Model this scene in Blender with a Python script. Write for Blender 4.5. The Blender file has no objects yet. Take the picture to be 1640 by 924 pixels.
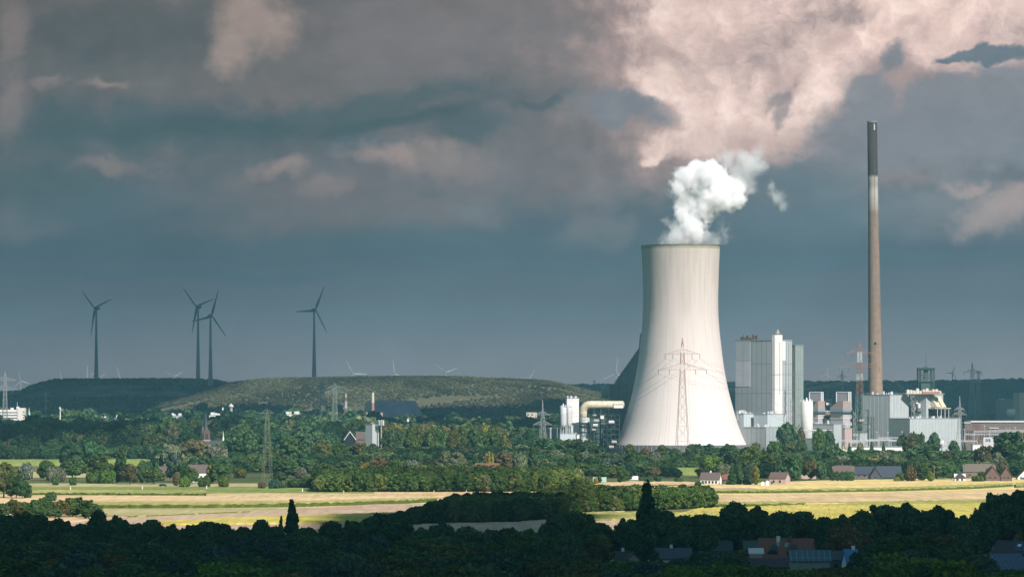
import bpy, math, random
import numpy as np
from mathutils import Vector, Matrix

# ------------------------------------------------------------------ camera, world, sun, exposure
SC = bpy.context.scene
COL = SC.collection
F, HOR, EYE = 7200.0, 640.0, 47.0        # focal length in photo pixels, horizon row, eye height (m)
cam_d = bpy.data.cameras.new("camera"); cam = bpy.data.objects.new("camera", cam_d); COL.objects.link(cam)
cam_d.sensor_width = 36.0; cam_d.lens = 36.0 * F / 1640.0
cam_d.shift_y = (HOR - 462.0) / 1640.0
cam_d.clip_start = 1.0; cam_d.clip_end = 60000.0
cam.location = (0, 0, EYE); cam.rotation_euler = (math.radians(90), 0, 0)
SC.camera = cam

SUN_AZ, SUN_EL = math.radians(35), math.radians(38)      # azimuth measured from straight behind the camera towards the right
S = Vector((math.sin(SUN_AZ) * math.cos(SUN_EL), -math.cos(SUN_AZ) * math.cos(SUN_EL), math.sin(SUN_EL)))
sun_d = bpy.data.lights.new("sun", 'SUN'); sun_d.energy = 5.0; sun_d.angle = math.radians(0.55); sun_d.color = (1.0, 0.925, 0.865)
sun = bpy.data.objects.new("sun", sun_d); COL.objects.link(sun)
sun.rotation_euler = S.to_track_quat('Z', 'Y').to_euler(); sun.location = (200, -200, 400)

SC.view_settings.view_transform = 'Standard'; SC.view_settings.look = 'None'
SC.view_settings.exposure = 0.5; SC.view_settings.gamma = 1.0; SC.view_settings.use_curve_mapping = False
SC.render.engine = 'CYCLES'
cy = SC.cycles
cy.max_bounces = 12; cy.diffuse_bounces = 3; cy.glossy_bounces = 2; cy.transmission_bounces = 2
cy.volume_bounces = 10; cy.transparent_max_bounces = 8
cy.volume_step_rate = 1.0; cy.volume_max_steps = 256
cy.use_denoising = True

def lin(r, g, b):
    f = lambda c: (c / 255.0 / 12.92) if c / 255.0 <= 0.04045 else ((c / 255.0 + 0.055) / 1.055) ** 2.4
    return (f(r), f(g), f(b), 1.0)

class NT:
    """small node-tree writer"""
    def __init__(s, tree): s.t = tree; s.t.nodes.clear()
    def n(s, kind, **kw):
        nd = s.t.nodes.new(kind)
        for k, v in kw.items(): setattr(nd, k, v)
        return nd
    def put(s, sock, v):
        if v is None: return
        if isinstance(v, bpy.types.NodeSocket): s.t.links.new(v, sock)
        else: sock.default_value = v
    def m(s, op, a, b=None, c=None, clamp=False):
        nd = s.n('ShaderNodeMath', operation=op, use_clamp=clamp)
        for i, v in enumerate((a, b, c)): s.put(nd.inputs[i], v)
        return nd.outputs[0]
    def vm(s, op, a, b=None, out=0):
        nd = s.n('ShaderNodeVectorMath', operation=op); s.put(nd.inputs[0], a)
        if b is not None: s.put(nd.inputs['Scale' if op == 'SCALE' else 1], b)
        return nd.outputs[out]
    def sep(s, v):
        nd = s.n('ShaderNodeSeparateXYZ'); s.put(nd.inputs[0], v); return nd.outputs
    def comb(s, x, y, z):
        nd = s.n('ShaderNodeCombineXYZ')
        for i, v in enumerate((x, y, z)): s.put(nd.inputs[i], v)
        return nd.outputs[0]
    def mix(s, f, a, b, mode='MIX'):
        nd = s.n('ShaderNodeMix', data_type='RGBA', blend_type=mode)
        s.put(nd.inputs[0], f); s.put(nd.inputs[6], a); s.put(nd.inputs[7], b); return nd.outputs[2]
    def ramp(s, f, stops, interp='LINEAR'):
        nd = s.n('ShaderNodeValToRGB'); nd.color_ramp.interpolation = interp
        e = nd.color_ramp.elements
        while len(e) < len(stops): e.new(0.5)
        for i, (p, c) in enumerate(stops): e[i].position = p; e[i].color = c
        s.put(nd.inputs[0], f); return nd.outputs[0]
    def noise(s, vec, scale, detail=4, rough=0.5, dist=0.0, out=0, dim='3D'):
        nd = s.n('ShaderNodeTexNoise', noise_dimensions=dim)
        s.put(nd.inputs['Vector'], vec); nd.inputs['Scale'].default_value = scale
        nd.inputs['Detail'].default_value = detail; nd.inputs['Roughness'].default_value = rough; nd.inputs['Distortion'].default_value = dist
        return nd.outputs[out]
    def rng(s, v, a, b, c=0.0, d=1.0, smooth=True):
        nd = s.n('ShaderNodeMapRange', interpolation_type='SMOOTHSTEP' if smooth else 'LINEAR')
        for i, q in enumerate((v, a, b, c, d)): s.put(nd.inputs[i], q)
        return nd.outputs[0]

world = bpy.data.worlds.new("World"); SC.world = world; world.use_nodes = True
w = NT(world.node_tree)
tc = w.n('ShaderNodeTexCoord').outputs['Generated']
dx, dy, dz = w.sep(tc)
az = w.m('ARCTAN2', dx, dy); el = w.m('ARCSINE', dz)
SKYK = 0.735
# storm sky laid out by compass direction and elevation; unit = 100 "pixels" (0.796 degrees)
K = F / 100.0
U = w.m('ADD', w.m('MULTIPLY', az, K), 8.2); V = w.m('SUBTRACT', 6.4, w.m('MULTIPLY', el, K))
P0 = w.comb(U, V, 0.0)
def warp(p, sc, amp, rough=0.55, detail=5):
    nv = w.noise(p, sc, detail, rough, out=1)
    return w.vm('ADD', p, w.vm('SCALE', w.vm('SUBTRACT', nv, (0.5, 0.5, 0.5)), amp))
PW = warp(warp(P0, 0.35, 1.3), 1.6, 0.55, 0.62, 7)
PS = warp(P0, 0.3, 1.0, 0.5, 3)
fb = w.noise(warp(P0, .8, .5), 1.5, 9, 0.60); fbL = w.noise(w.vm('MULTIPLY', P0, (0.45, 1.0, 1.0)), 0.5, 6, 0.55)
def field(p, blobs):
    """union of soft ellipses (cx, cy, rx, ry, tilt in degrees), 1 at centres, 0 at rims"""
    acc = None
    for b in blobs:
        cx, cyy, rx, ry = b[:4]; t = math.radians(b[4] if len(b) > 4 else 0)
        mp = w.n('ShaderNodeMapping', vector_type='TEXTURE')
        w.put(mp.inputs[0], p); mp.inputs[1].default_value = (cx / 100, cyy / 100, 0); mp.inputs[2].default_value = (0, 0, t)
        mp.inputs[3].default_value = (rx * 1.15 / 100, ry * 1.15 / 100, 1e4)
        d = w.vm('LENGTH', mp.outputs[0], out=1)
        v = w.m('SUBTRACT', 1.0, d)
        acc = v if acc is None else w.m('SMOOTH_MAX', acc, v, 0.35)
    return acc
def alpha(f, lo, hi, k=1.0):
    return w.rng(w.m('ADD', f, w.m('MULTIPLY', w.m('SUBTRACT', fb, 0.5), k)), lo, hi)
base = w.ramp(w.m('MULTIPLY', V, 1 / 6.6), [(0.0, lin(118, 114, 112)), (0.20, lin(113, 112, 112)), (0.38, lin(104, 109, 114)),
    (0.52, lin(92, 106, 116)), (0.61, lin(84, 103, 116)), (0.74, lin(112, 124, 134)), (0.88, lin(148, 151, 158)), (1.0, lin(160, 159, 164))])
colr = base
def layer(f, col, lo=0.0, hi=0.35, k=1.0, op=1.0):
    global colr
    a = alpha(f, lo, hi, k)
    if op < 1: a = w.m('MULTIPLY', a, op)
    colr = w.mix(a, colr, col)
# mottled mauve and cool veils over the whole upper sky
veil = w.m('MULTIPLY', w.rng(w.noise(w.vm('MULTIPLY', PW, (0.55, 1.1, 1.0)), 0.9, 8, .62), .47, .66), w.rng(V, 4.1, 3.0))
colr = w.mix(w.m('MULTIPLY', veil, .75), colr, lin(134, 124, 124))
veil2 = w.m('MULTIPLY', w.rng(w.noise(w.vm('MULTIPLY', PS, (0.4, 1.2, 1.0)), 0.7, 7, .6), .50, .70), w.rng(V, 4.3, 3.2))
colr = w.mix(w.m('MULTIPLY', veil2, .6), colr, lin(84, 100, 108))
# grey mauve masses
layer(field(PS, [(200, 110, 300, 90), (60, 270, 130, 60)]), lin(102, 106, 107), -.1, 0.7, 1.2, 0.7)
layer(field(PS, [(520, 315, 250, 70, -4), (760, 270, 210, 70), (640, 345, 150, 40), (900, 260, 120, 80), (860, 90, 300, 150), (640, 60, 160, 90)]), lin(122, 119, 121), -.1, 0.7, 1.3, 0.8)
layer(field(PS, [(270, 150, 190, 40), (600, 150, 200, 26)]), lin(116, 115, 114), -.1, 0.7, 1.2, 0.7)
layer(field(PW, [(760, 332, 46, 20), (960, 365, 80, 28, -15), (40, 350, 70, 46), (980, 300, 50, 30)]), lin(118, 123, 128), -.1, 0.6, 1.4, 0.7)
# cool dark bank across the left
layer(field(PW, [(300, 208, 400, 42, -3), (600, 180, 320, 30, -5), (750, 205, 80, 40), (110, 210, 130, 45), (70, 290, 130, 55), (880, 165, 90, 12, -8)]), lin(83, 99, 104), -.1, 0.7, 1.2, .92)
layer(field(PS, [(300, 212, 330, 20, -3), (620, 192, 200, 14, -8)]), lin(73, 92, 98), 0.0, 0.8, 0.9, .8)
layer(field(PW, [(180, 50, 200, 75), (320, 40, 60, 60)]), lin(92, 99, 101), 0.0, 0.6, 1.1, 0.8)
layer(field(PS, [(210, 330, 230, 50), (600, 385, 500, 26), (300, 395, 350, 30), (560, 235, 60, 26)]), lin(86, 108, 119), 0.0, 0.8, 0.8, 0.7)
# warm lit gaps on the left
layer(field(PW, [(420, 30, 66, 62, 20), (375, 85, 40, 50, 35)]), lin(166, 152, 144), -.2, 0.7, 1.5, .95)
layer(field(PW, [(440, 266, 60, 22), (175, 262, 50, 16), (16, 60, 26, 60), (75, 140, 34, 14), (690, 260, 90, 26), (520, 310, 60, 20), (20, 170, 30, 60)]), lin(146, 136, 133), -.1, 0.7, 1.4, 0.7)
layer(field(PW, [(442, 264, 50, 20), (165, 150, 40, 10), (620, 250, 90, 16)]), lin(168, 153, 147), -.2, 1.1, 1.9, 0.75)
# big sunlit mass upper right
layer(field(PS, [(1290, 90, 340, 190), (1560, 50, 240, 140), (1100, 150, 130, 130), (1250, 250, 230, 60)]), lin(166, 150, 147), -0.25, 0.6, 1.2, 0.92)
BRB = [(1200, 40, 190, 95), (1400, 20, 250, 85), (1610, 30, 180, 80), (1140, 130, 120, 60), (1190, 190, 130, 60), (1310, 120, 90, 70), (1075, 150, 60, 30, 10), (1105, 226, 70, 22), (1052, 238, 22, 10, -20)]
BR = field(PW, BRB)
det = w.m('ADD', w.m('MULTIPLY', w.noise(PW, 0.8, 5, 0.5), .62), w.m('MULTIPLY', w.noise(warp(PW, 2.2, .5), 2.2, 9, 0.62), .38))
bcol = w.ramp(det, [(0.37, lin(166, 153, 152)), (0.46, lin(208, 190, 184)), (0.54, lin(236, 215, 206)), (0.63, lin(255, 238, 228))])
layer(BR, lin(184, 163, 160), -.42, 0.35, 1.5, .85)
layer(BR, bcol, -.10, 0.50, 1.4, .95)
layer(field(PW, [(1330, 60, 40, 20, 20), (1450, 45, 50, 16), (1260, 120, 40, 26, 40), (1160, 70, 30, 34), (1560, 70, 60, 14), (1230, 215, 110, 30)]), lin(190, 168, 164), -.2, 1.0, 1.6, .65)
# cool cloud in front of it
layer(field(PW, [(1440, 220, 160, 75), (1310, 272, 120, 36), (1436, 96, 30, 36, 20), (1530, 165, 110, 50), (1630, 200, 110, 90), (1560, 135, 60, 22), (1010, 180, 80, 24, 10), (1395, 160, 60, 50)]), lin(122, 129, 138), -.05, 0.5, 1.5, 0.92)
layer(field(PW, [(1580, 90, 68, 18), (1530, 97, 22, 8)]), lin(94, 111, 124), 0.0, 0.45, 1.0, 0.95)
layer(field(PW, [(1240, 146, 44, 18, -40), (1254, 168, 18, 32)]), lin(140, 136, 140), 0.1, 0.9, 2.8, 0.8)
layer(field(PS, [(1330, 330, 280, 70), (1150, 330, 100, 40), (1250, 290, 120, 44)]), lin(98, 119, 131), 0.0, 0.8, 0.9, 0.8)
layer(field(PS, [(1540, 320, 200, 70), (1480, 240, 100, 40), (1120, 300, 60, 40)]), lin(128, 134, 141), 0.0, 0.9, 1.1, 0.7)
layer(field(PW, [(1600, 340, 80, 36), (1636, 310, 24, 26), (1560, 300, 50, 14)]), lin(172, 160, 157), -.1, 0.8, 1.6, 0.8)
layer(field(PS, [(1300, 415, 420, 14), (900, 420, 300, 12), (300, 440, 400, 16)]), lin(84, 110, 126), 0.0, 0.9, 0.5, 0.6)
fine = w.m('MULTIPLY', w.m('SUBTRACT', w.noise(warp(w.vm('MULTIPLY', P0, (0.6, 1.0, 1.0)), 2.0, .6), 2.4, 10, .68), .5), w.rng(V, 5.2, 2.6, .10, .52))
shade = w.m('ADD', w.m('ADD', w.m('ADD', 0.72, fine), w.m('MULTIPLY', fbL, 0.30)), w.m('MULTIPLY', w.noise(PW, 0.9, 8, .62), 0.26))
left = w.rng(U, -1.0, 16.0, 0.77, 1.10, False)
k_ = w.m('MULTIPLY', w.m('MULTIPLY', shade, left), SKYK)
colr = w.mix(1.0, colr, w.comb(w.m('MULTIPLY', k_, 1.10), k_, w.m('MULTIPLY', k_, 0.97)), 'MULTIPLY')
sky = w.n('ShaderNodeTexSky', sky_type='NISHITA'); sky.sun_disc = False
sky.sun_elevation = SUN_EL; sky.sun_rotation = math.pi - SUN_AZ
STR = 0.08
# overhead and behind: dark broken overcast with blue gaps; in front: the bank above
gen = w.noise(tc, 3.0, 5, 0.55)
over = w.mix(w.rng(gen, 0.46, 0.60), w.mix(1.0, sky.outputs[0], (0.55, 0.62, 0.66, 1), 'MULTIPLY'), w.vm('SCALE', (0.120, 0.300, 0.335), 1 / STR))
front = w.m('MULTIPLY', w.rng(w.m('ABSOLUTE', az), 0.35, 0.7, 1.0, 0.0), w.rng(el, 0.12, 0.35, 1.0, 0.0))
fin = w.mix(front, over, w.vm('SCALE', colr, 1 / STR))
bg = w.n('ShaderNodeBackground'); w.put(bg.inputs[0], fin); bg.inputs[1].default_value = STR
w.t.links.new(bg.outputs[0], w.n('ShaderNodeOutputWorld').inputs[0])
world.cycles.sampling_method = 'MANUAL'; world.cycles.sample_map_resolution = 512

# ------------------------------------------------------------------ helpers
def at(px, D, z=0.0): return Vector(((px - 820.0) / F * D, D, z))
def zz(py, D): return EYE + (HOR - py) / F * D
def gd(py): return F * EYE / (py - HOR)
def sst(a, b, x):
    t = min(1, max(0, (x - a) / (b - a))); return t * t * (3 - 2 * t)
def gz(x, y): return 7.0 * sst(4300, 6500, y)

def tag(o, label=None, cat=None, group=None, kind=None):
    for k, v in (('label', label), ('category', cat), ('group', group), ('kind', kind)):
        if v: o[k] = v
    return o
def empty(name, label, cat, loc=(0, 0, 0), rz=0.0, group=None, kind=None):
    o = bpy.data.objects.new(name, None); COL.objects.link(o)
    o.location = loc; o.rotation_euler = (0, 0, rz); o.empty_display_size = 2
    return tag(o, label, cat, group, kind)

class MB:
    def __init__(s): s.v = []; s.f = []; s.mi = []; s.cur = 0
    def add(s, vs, fs):
        b = len(s.v); s.v += [tuple(v) for v in vs]; s.f += [tuple(b + i for i in f) for f in fs]; s.mi += [s.cur] * len(fs)
        return s
    def box(s, x0, x1, y0, y1, z0, z1):
        return s.add([(x0, y0, z0), (x1, y0, z0), (x1, y1, z0), (x0, y1, z0), (x0, y0, z1), (x1, y0, z1), (x1, y1, z1), (x0, y1, z1)],
            [(3, 2, 1, 0), (4, 5, 6, 7), (0, 1, 5, 4), (1, 2, 6, 5), (2, 3, 7, 6), (3, 0, 4, 7)])
    def bar(s, p, q, r, n=4, r2=None):
        p, q = Vector(p), Vector(q); d = q - p
        if d.length < 1e-6: return s
        d.normalize(); a = d.orthogonal().normalized(); b = d.cross(a); r2 = r if r2 is None else r2
        vs = [p + (a * math.cos(2 * math.pi * (i + .5) / n) + b * math.sin(2 * math.pi * (i + .5) / n)) * r for i in range(n)]
        vs += [q + (a * math.cos(2 * math.pi * (i + .5) / n) + b * math.sin(2 * math.pi * (i + .5) / n)) * r2 for i in range(n)]
        fs = [(i, (i + 1) % n, n + (i + 1) % n, n + i) for i in range(n)] + [tuple(range(n))[::-1], tuple(range(n, 2 * n))]
        return s.add(vs, fs)
    def tube(s, pts, rs, n=12, cap=True):
        k = len(pts); pts = [Vector(p) for p in pts]; vs = []; fs = []
        up = None
        for i, p in enumerate(pts):
            d = (pts[min(i + 1, k - 1)] - pts[max(i - 1, 0)]).normalized()
            a = (up - d * up.dot(d)).normalized() if up is not None else d.orthogonal().normalized()
            up = a; b = d.cross(a); r = rs[i] if isinstance(rs, (list, tuple)) else rs
            vs += [p + (a * math.cos(2 * math.pi * j / n) + b * math.sin(2 * math.pi * j / n)) * r for j in range(n)]
        for i in range(k - 1):
            fs += [(i * n + j, i * n + (j + 1) % n, (i + 1) * n + (j + 1) % n, (i + 1) * n + j) for j in range(n)]
        if cap: fs += [tuple(range(n))[::-1], tuple(range((k - 1) * n, k * n))]
        return s.add(vs, fs)
    def lathe(s, prof, n=24, c=(0, 0), cap=True, lean=0.0):
        vs = []; fs = []
        for r, z in prof: vs += [(c[0] + r * math.cos(2 * math.pi * j / n) + lean * z, c[1] + r * math.sin(2 * math.pi * j / n), z) for j in range(n)]
        for i in range(len(prof) - 1):
            fs += [(i * n + j, i * n + (j + 1) % n, (i + 1) * n + (j + 1) % n, (i + 1) * n + j) for j in range(n)]
        if cap: fs += [tuple(range(n))[::-1], tuple(range((len(prof) - 1) * n, len(prof) * n))]
        return s.add(vs, fs)
    def prism(s, poly, y0, y1, axis='y'):
        """poly of (u, z) extruded along the other horizontal axis"""
        n = len(poly)
        mk = (lambda u, z, t: (u, t, z)) if axis == 'y' else (lambda u, z, t: (t, u, z))
        vs = [mk(u, z, y0) for u, z in poly] + [mk(u, z, y1) for u, z in poly]
        return s.add(vs, [tuple(range(n)), tuple(range(n, 2 * n))[::-1]] + [(i, i + n, (i + 1) % n + n, (i + 1) % n) for i in range(n)])
    def slab(s, poly, z0, z1):
        n = len(poly)
        return s.add([(x, y, z0) for x, y in poly] + [(x, y, z1) for x, y in poly],
            [tuple(range(n))[::-1], tuple(range(n, 2 * n))] + [(i, (i + 1) % n, (i + 1) % n + n, i + n) for i in range(n)])
    def build(s, name, mat, parent=None, smooth=False, loc=None, flip=False):
        me = bpy.data.meshes.new(name); me.from_pydata(s.v, [], s.f)
        for mm in (mat if isinstance(mat, (list, tuple)) else [mat]): me.materials.append(mm)
        if any(s.mi): me.polygons.foreach_set('material_index', s.mi)
        if smooth: me.polygons.foreach_set('use_smooth', [True] * len(me.polygons))
        me.update()
        o = bpy.data.objects.new(name, me); COL.objects.link(o)
        if parent: o.parent = parent
        if loc: o.location = loc
        return o
def copy_tree(o, parent=None):
    c = o.copy(); COL.objects.link(c); c.parent = parent
    for ch in o.children: copy_tree(ch, c)
    return c

# ------------------------------------------------------------------ materials
MATS = {}
def shader(name, color=None, rough=0.8, spec=0.3, metal=0.0, alpha_=None):
    m = bpy.data.materials.new(name); m.use_nodes = True; t = NT(m.node_tree)
    b = t.n('ShaderNodeBsdfPrincipled'); out = t.n('ShaderNodeOutputMaterial')
    t.t.links.new(b.outputs[0], out.inputs[0])
    b.inputs['Roughness'].default_value = rough; b.inputs['Specular IOR Level'].default_value = spec; b.inputs['Metallic'].default_value = metal
    if color: b.inputs['Base Color'].default_value = color
    return m, t, b
def plain(name, r, g, b_, rough=0.8, var=0.12, sc=0.3, metal=0.0):
    """painted or bare surface with faint blotchy wear; colour given in linear reflectance"""
    if name in MATS: return MATS[name]
    m, t, b = shader(name, None, rough, 0.3, metal)
    oc = t.n('ShaderNodeTexCoord').outputs['Object']
    n1 = t.noise(oc, sc, 5, 0.6)
    n2 = t.noise(t.vm('MULTIPLY', oc, (1.0, 1.0, 0.12)), sc * 4, 3, 0.6)
    k = t.m('ADD', 1 - var, t.m('MULTIPLY', t.m('ADD', n1, n2), var))
    t.put(b.inputs['Base Color'], t.mix(1.0, (r, g, b_, 1), t.comb(k, k, k), 'MULTIPLY'))
    MATS[name] = m; return m
def panel(name, r, g, b_, pitch=3.0, dark=0.6, hp=0.0, wdt=0.10, var=0.15, rough=0.5):
    """sheet cladding: vertical seams every `pitch` m round the building, optional horizontal joints"""
    if name in MATS: return MATS[name]
    m, t, b = shader(name, None, rough, 0.35)
    tcn = t.n('ShaderNodeTexCoord'); oc = tcn.outputs['Object']; nm = tcn.outputs['Normal']
    x, y, z = t.sep(oc); nx, ny, nz = t.sep(nm)
    isx = t.m('GREATER_THAN', t.m('ABSOLUTE', nx), 0.6)
    u = t.m('ADD', t.m('MULTIPLY', y, isx), t.m('MULTIPLY', x, t.m('SUBTRACT', 1.0, isx)))
    fr = t.m('FRACT', t.m('DIVIDE', u, pitch))
    ln = t.m('LESS_THAN', fr, wdt)
    if hp:
        ln = t.m('MAXIMUM', ln, t.m('MULTIPLY', t.m('LESS_THAN', t.m('FRACT', t.m('DIVIDE', z, hp)), 0.05), 0.5))
    cell = t.n('ShaderNodeTexWhiteNoise', noise_dimensions='2D')
    t.put(cell.inputs['Vector'], t.comb(t.m('FLOOR', t.m('DIVIDE', u, pitch)), t.m('ADD', isx, t.m('FLOOR', t.m('DIVIDE', z, hp or 9.0))), 0))
    n1 = t.noise(oc, 0.08, 5, 0.6); n2 = t.noise(t.vm('MULTIPLY', oc, (1, 1, 0.06)), 0.8, 3, 0.6)
    k = t.m('ADD', 1 - var * 1.25, t.m('MULTIPLY', t.m('ADD', t.m('ADD', n1, n2), t.m('MULTIPLY', cell.outputs[0], 0.5)), var))
    k = t.m('MULTIPLY', k, t.m('SUBTRACT', 1.0, t.m('MULTIPLY', ln, 1 - dark)))
    t.put(b.inputs['Base Color'], t.mix(1.0, (r, g, b_, 1), t.comb(k, k, k), 'MULTIPLY'))
    MATS[name] = m; return m
TEALD = lambda: panel('teal_cladding', 0.30, 0.37, 0.37, 3.0)
M_LIGHT = panel('pale_blue_cladding', 0.48, 0.54, 0.56, 4.0, 0.8)
M_TEAL = panel('green_grey_cladding', 0.31, 0.35, 0.355, 5.0, 0.55)
M_BOIL = panel('grey_boiler_cladding', 0.37, 0.405, 0.415, 5.4, 0.55, 26)
M_GREEN = panel('green_slab_cladding', 0.25, 0.295, 0.275, 4.0, 0.6)
M_HALL = panel('pale_green_hall_cladding', 0.41, 0.445, 0.45, 3.6, 0.72)
M_WHITE = plain('white_paint', 0.78, 0.76, 0.73)
M_CONC = plain('pale_concrete', 0.50, 0.47, 0.44, 0.9, 0.2)
M_DCONC = plain('dark_concrete_wall', 0.15, 0.145, 0.15, 0.9, 0.3, 0.1)
M_STEEL = plain('dark_green_steel', 0.06, 0.10, 0.095, 0.6)
M_GSTEEL = plain('grey_galvanised_steel', 0.36, 0.37, 0.36, 0.6)
M_LSTEEL = plain('pale_green_steel', 0.30, 0.36, 0.32, 0.6)
M_RED = plain('faded_red_paint', 0.40, 0.20, 0.15, 0.6)
M_CREAM = plain('cream_cladding', 0.60, 0.54, 0.41, 0.6, 0.15)
M_BLACK = plain('dark_opening', 0.02, 0.025, 0.03, 0.4)
M_GLASS = plain('dark_window_glass', 0.03, 0.04, 0.05, 0.12)
M_GREY = plain('grey_sheet', 0.27, 0.29, 0.31)
M_MAUVE = plain('mauve_grey_sheet', 0.42, 0.40, 0.44, 0.6)
M_ALU = plain('aluminium_cladding', 0.60, 0.60, 0.62, 0.4, 0.12)
M_RUST = plain('rusty_roofing', 0.36, 0.27, 0.23, 0.9, 0.25)
M_BRICK = plain('red_brick', 0.15, 0.095, 0.078, 0.9, 0.25, 0.5)
M_DBRICK = plain('brown_brick', 0.17, 0.13, 0.115, 0.9, 0.25, 0.5)
M_TILE = plain('dark_roof_tile', 0.060, 0.052, 0.055, 0.8, 0.3, 1.0)
M_BTILE = plain('brown_roof_tile', 0.13, 0.095, 0.085, 0.8, 0.3, 1.0)
M_RTILE = plain('red_roof_tile', 0.20, 0.085, 0.06, 0.8, 0.3, 1.0)
M_STILE = plain('slate_roof', 0.055, 0.065, 0.085, 0.6, 0.3, 1.0)
M_THATCH = plain('thatched_roof', 0.15, 0.125, 0.10, 0.95, 0.3, 1.0)
M_COPPER = plain('green_copper', 0.30, 0.48, 0.38, 0.6)
M_BLUE = plain('blue_sheet', 0.05, 0.20, 0.42, 0.4)
M_SOLAR = panel('solar_glass', 0.03, 0.05, 0.11, 1.2, 3.5, 1.6, 0.08, 0.2, 0.15)
M_GREENHOUSE = panel('greenhouse_glass', 0.05, 0.10, 0.13, 1.5, 3.0, 2.5, 0.08, 0.2, 0.2)
M_YEL = plain('yellow_paint', 0.62, 0.40, 0.08)
M_BARK = plain('bark', 0.10, 0.085, 0.07, 0.95, 0.3, 1.0)
M_NAVY = plain('navy_lettering', 0.02, 0.03, 0.10)
M_BLADE = plain('turbine_paint_with_shade', 0.12, 0.14, 0.15, 0.5, 0.05)  # light grey turbines darkened here; the colour stands in for cloud shade
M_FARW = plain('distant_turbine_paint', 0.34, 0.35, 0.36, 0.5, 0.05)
M_CABLE = plain('cable_metal', 0.14, 0.13, 0.13, 0.6)
M_PINK = plain('pink_render', 0.44, 0.34, 0.31)

def foliage(name, scatter=None):
    m = bpy.data.materials.new(name); m.use_nodes = True; t = NT(m.node_tree)
    oi = t.n('ShaderNodeObjectInfo'); rnd = oi.outputs['Random']
    base_ = oi.outputs['Color'] if scatter is None else t.ramp(rnd, scatter)
    oc = t.n('ShaderNodeTexCoord').outputs['Object']
    isl = t.n('ShaderNodeNewGeometry').outputs['Random Per Island']
    big = t.noise(oc, 0.35, 3, 0.6)
    pn = t.noise(t.vm('MULTIPLY', oi.outputs['Location'], (1, .5, 0)), .012, 3, .6)
    k = t.m('ADD', 0.34, t.m('ADD', t.m('MULTIPLY', isl, 1.0), t.m('MULTIPLY', big, 0.45)))
    if scatter: k = t.m('MULTIPLY', k, t.rng(pn, .36, .64, .52, 1.35))
    c = t.mix(1.0, base_, t.comb(k, k, t.m('MULTIPLY', k, 0.92)), 'MULTIPLY')
    c = t.mix(t.m('MULTIPLY', t.rng(big, 0.5, 0.7), 0.35), c, t.mix(1.0, c, (1.5, 1.2, 0.6, 1), 'MULTIPLY'))
    d = t.n('ShaderNodeBsdfDiffuse'); t.put(d.inputs[0], c)
    tr = t.n('ShaderNodeBsdfTranslucent'); t.put(tr.inputs[0], t.mix(1.0, c, (1.1, 1.25, 0.7, 1), 'MULTIPLY'))
    mx = t.n('ShaderNodeMixShader'); mx.inputs[0].default_value = 0.22
    t.t.links.new(d.outputs[0], mx.inputs[1]); t.t.links.new(tr.outputs[0], mx.inputs[2])
    t.t.links.new(mx.outputs[0], t.n('ShaderNodeOutputMaterial').inputs[0])
    return m
M_LEAF = foliage('leaves')
g4 = lambda r, g, b: (r, g, b, 1)
M_WOODL = foliage('woodland_leaves', [(0.0, g4(.030, .070, .035)), (0.5, g4(.050, .100, .045)), (0.76, g4(.080, .130, .052)), (0.9, g4(.125, .150, .058)), (0.97, g4(.15, .18, .12)), (1.0, g4(.13, .12, .06))])
M_COPSEL = foliage('copse_leaves', [(0.0, g4(.042, .085, .030)), (0.5, g4(.070, .115, .034)), (0.8, g4(.105, .135, .038)), (1.0, g4(.15, .165, .09))])
M_HILLL = foliage('hill_leaves', [(0.0, g4(.11, .12, .07)), (0.5, g4(.14, .145, .085)), (0.8, g4(.17, .165, .10)), (1.0, g4(.20, .185, .12))])
M_RIDGEL = foliage('ridge_leaves', [(0.0, g4(.018, .050, .040)), (1.0, g4(.032, .07, .05))])

# ------------------------------------------------------------------ ground, fields, dykes
RNG = random.Random(7)
def ground_mat():
    m, t, b = shader('meadow_ground', None, 0.95, 0.1)
    oc = t.n('ShaderNodeTexCoord').outputs['Object']
    a = t.noise(oc, 0.004, 5, 0.6); d = t.noise(oc, 0.05, 6, 0.65); st = t.noise(t.vm('MULTIPLY', oc, (0.15, 1, 1)), 0.08, 4, 0.6)
    c = t.ramp(a, [(0.35, g4(.055, .075, .030)), (0.5, g4(.10, .12, .045)), (0.62, g4(.16, .15, .07))])
    k = t.m('ADD', 0.4, t.m('MULTIPLY', t.m('ADD', d, st), 0.6))
    t.put(b.inputs['Base Color'], t.mix(1.0, c, t.comb(k, k, k), 'MULTIPLY')); return m
ys = [-400, 0, 400, 800, 1200, 1600, 2000, 2400, 2800, 3200, 3600, 4000] + list(range(4200, 7001, 200)) + [8000, 10000, 12000, 14500]
xs = [-4000, -2500, -1500, -800, -400, 0, 400, 800, 1500, 2500, 4000]
gm = MB(); nx = len(xs)
gm.add([(x, y, gz(x, y)) for y in ys for x in xs], [(j * nx + i, j * nx + i + 1, (j + 1) * nx + i + 1, (j + 1) * nx + i) for j in range(len(ys) - 1) for i in range(nx - 1)])
tag(gm.build('ground', ground_mat(), smooth=True), kind='structure')

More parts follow.
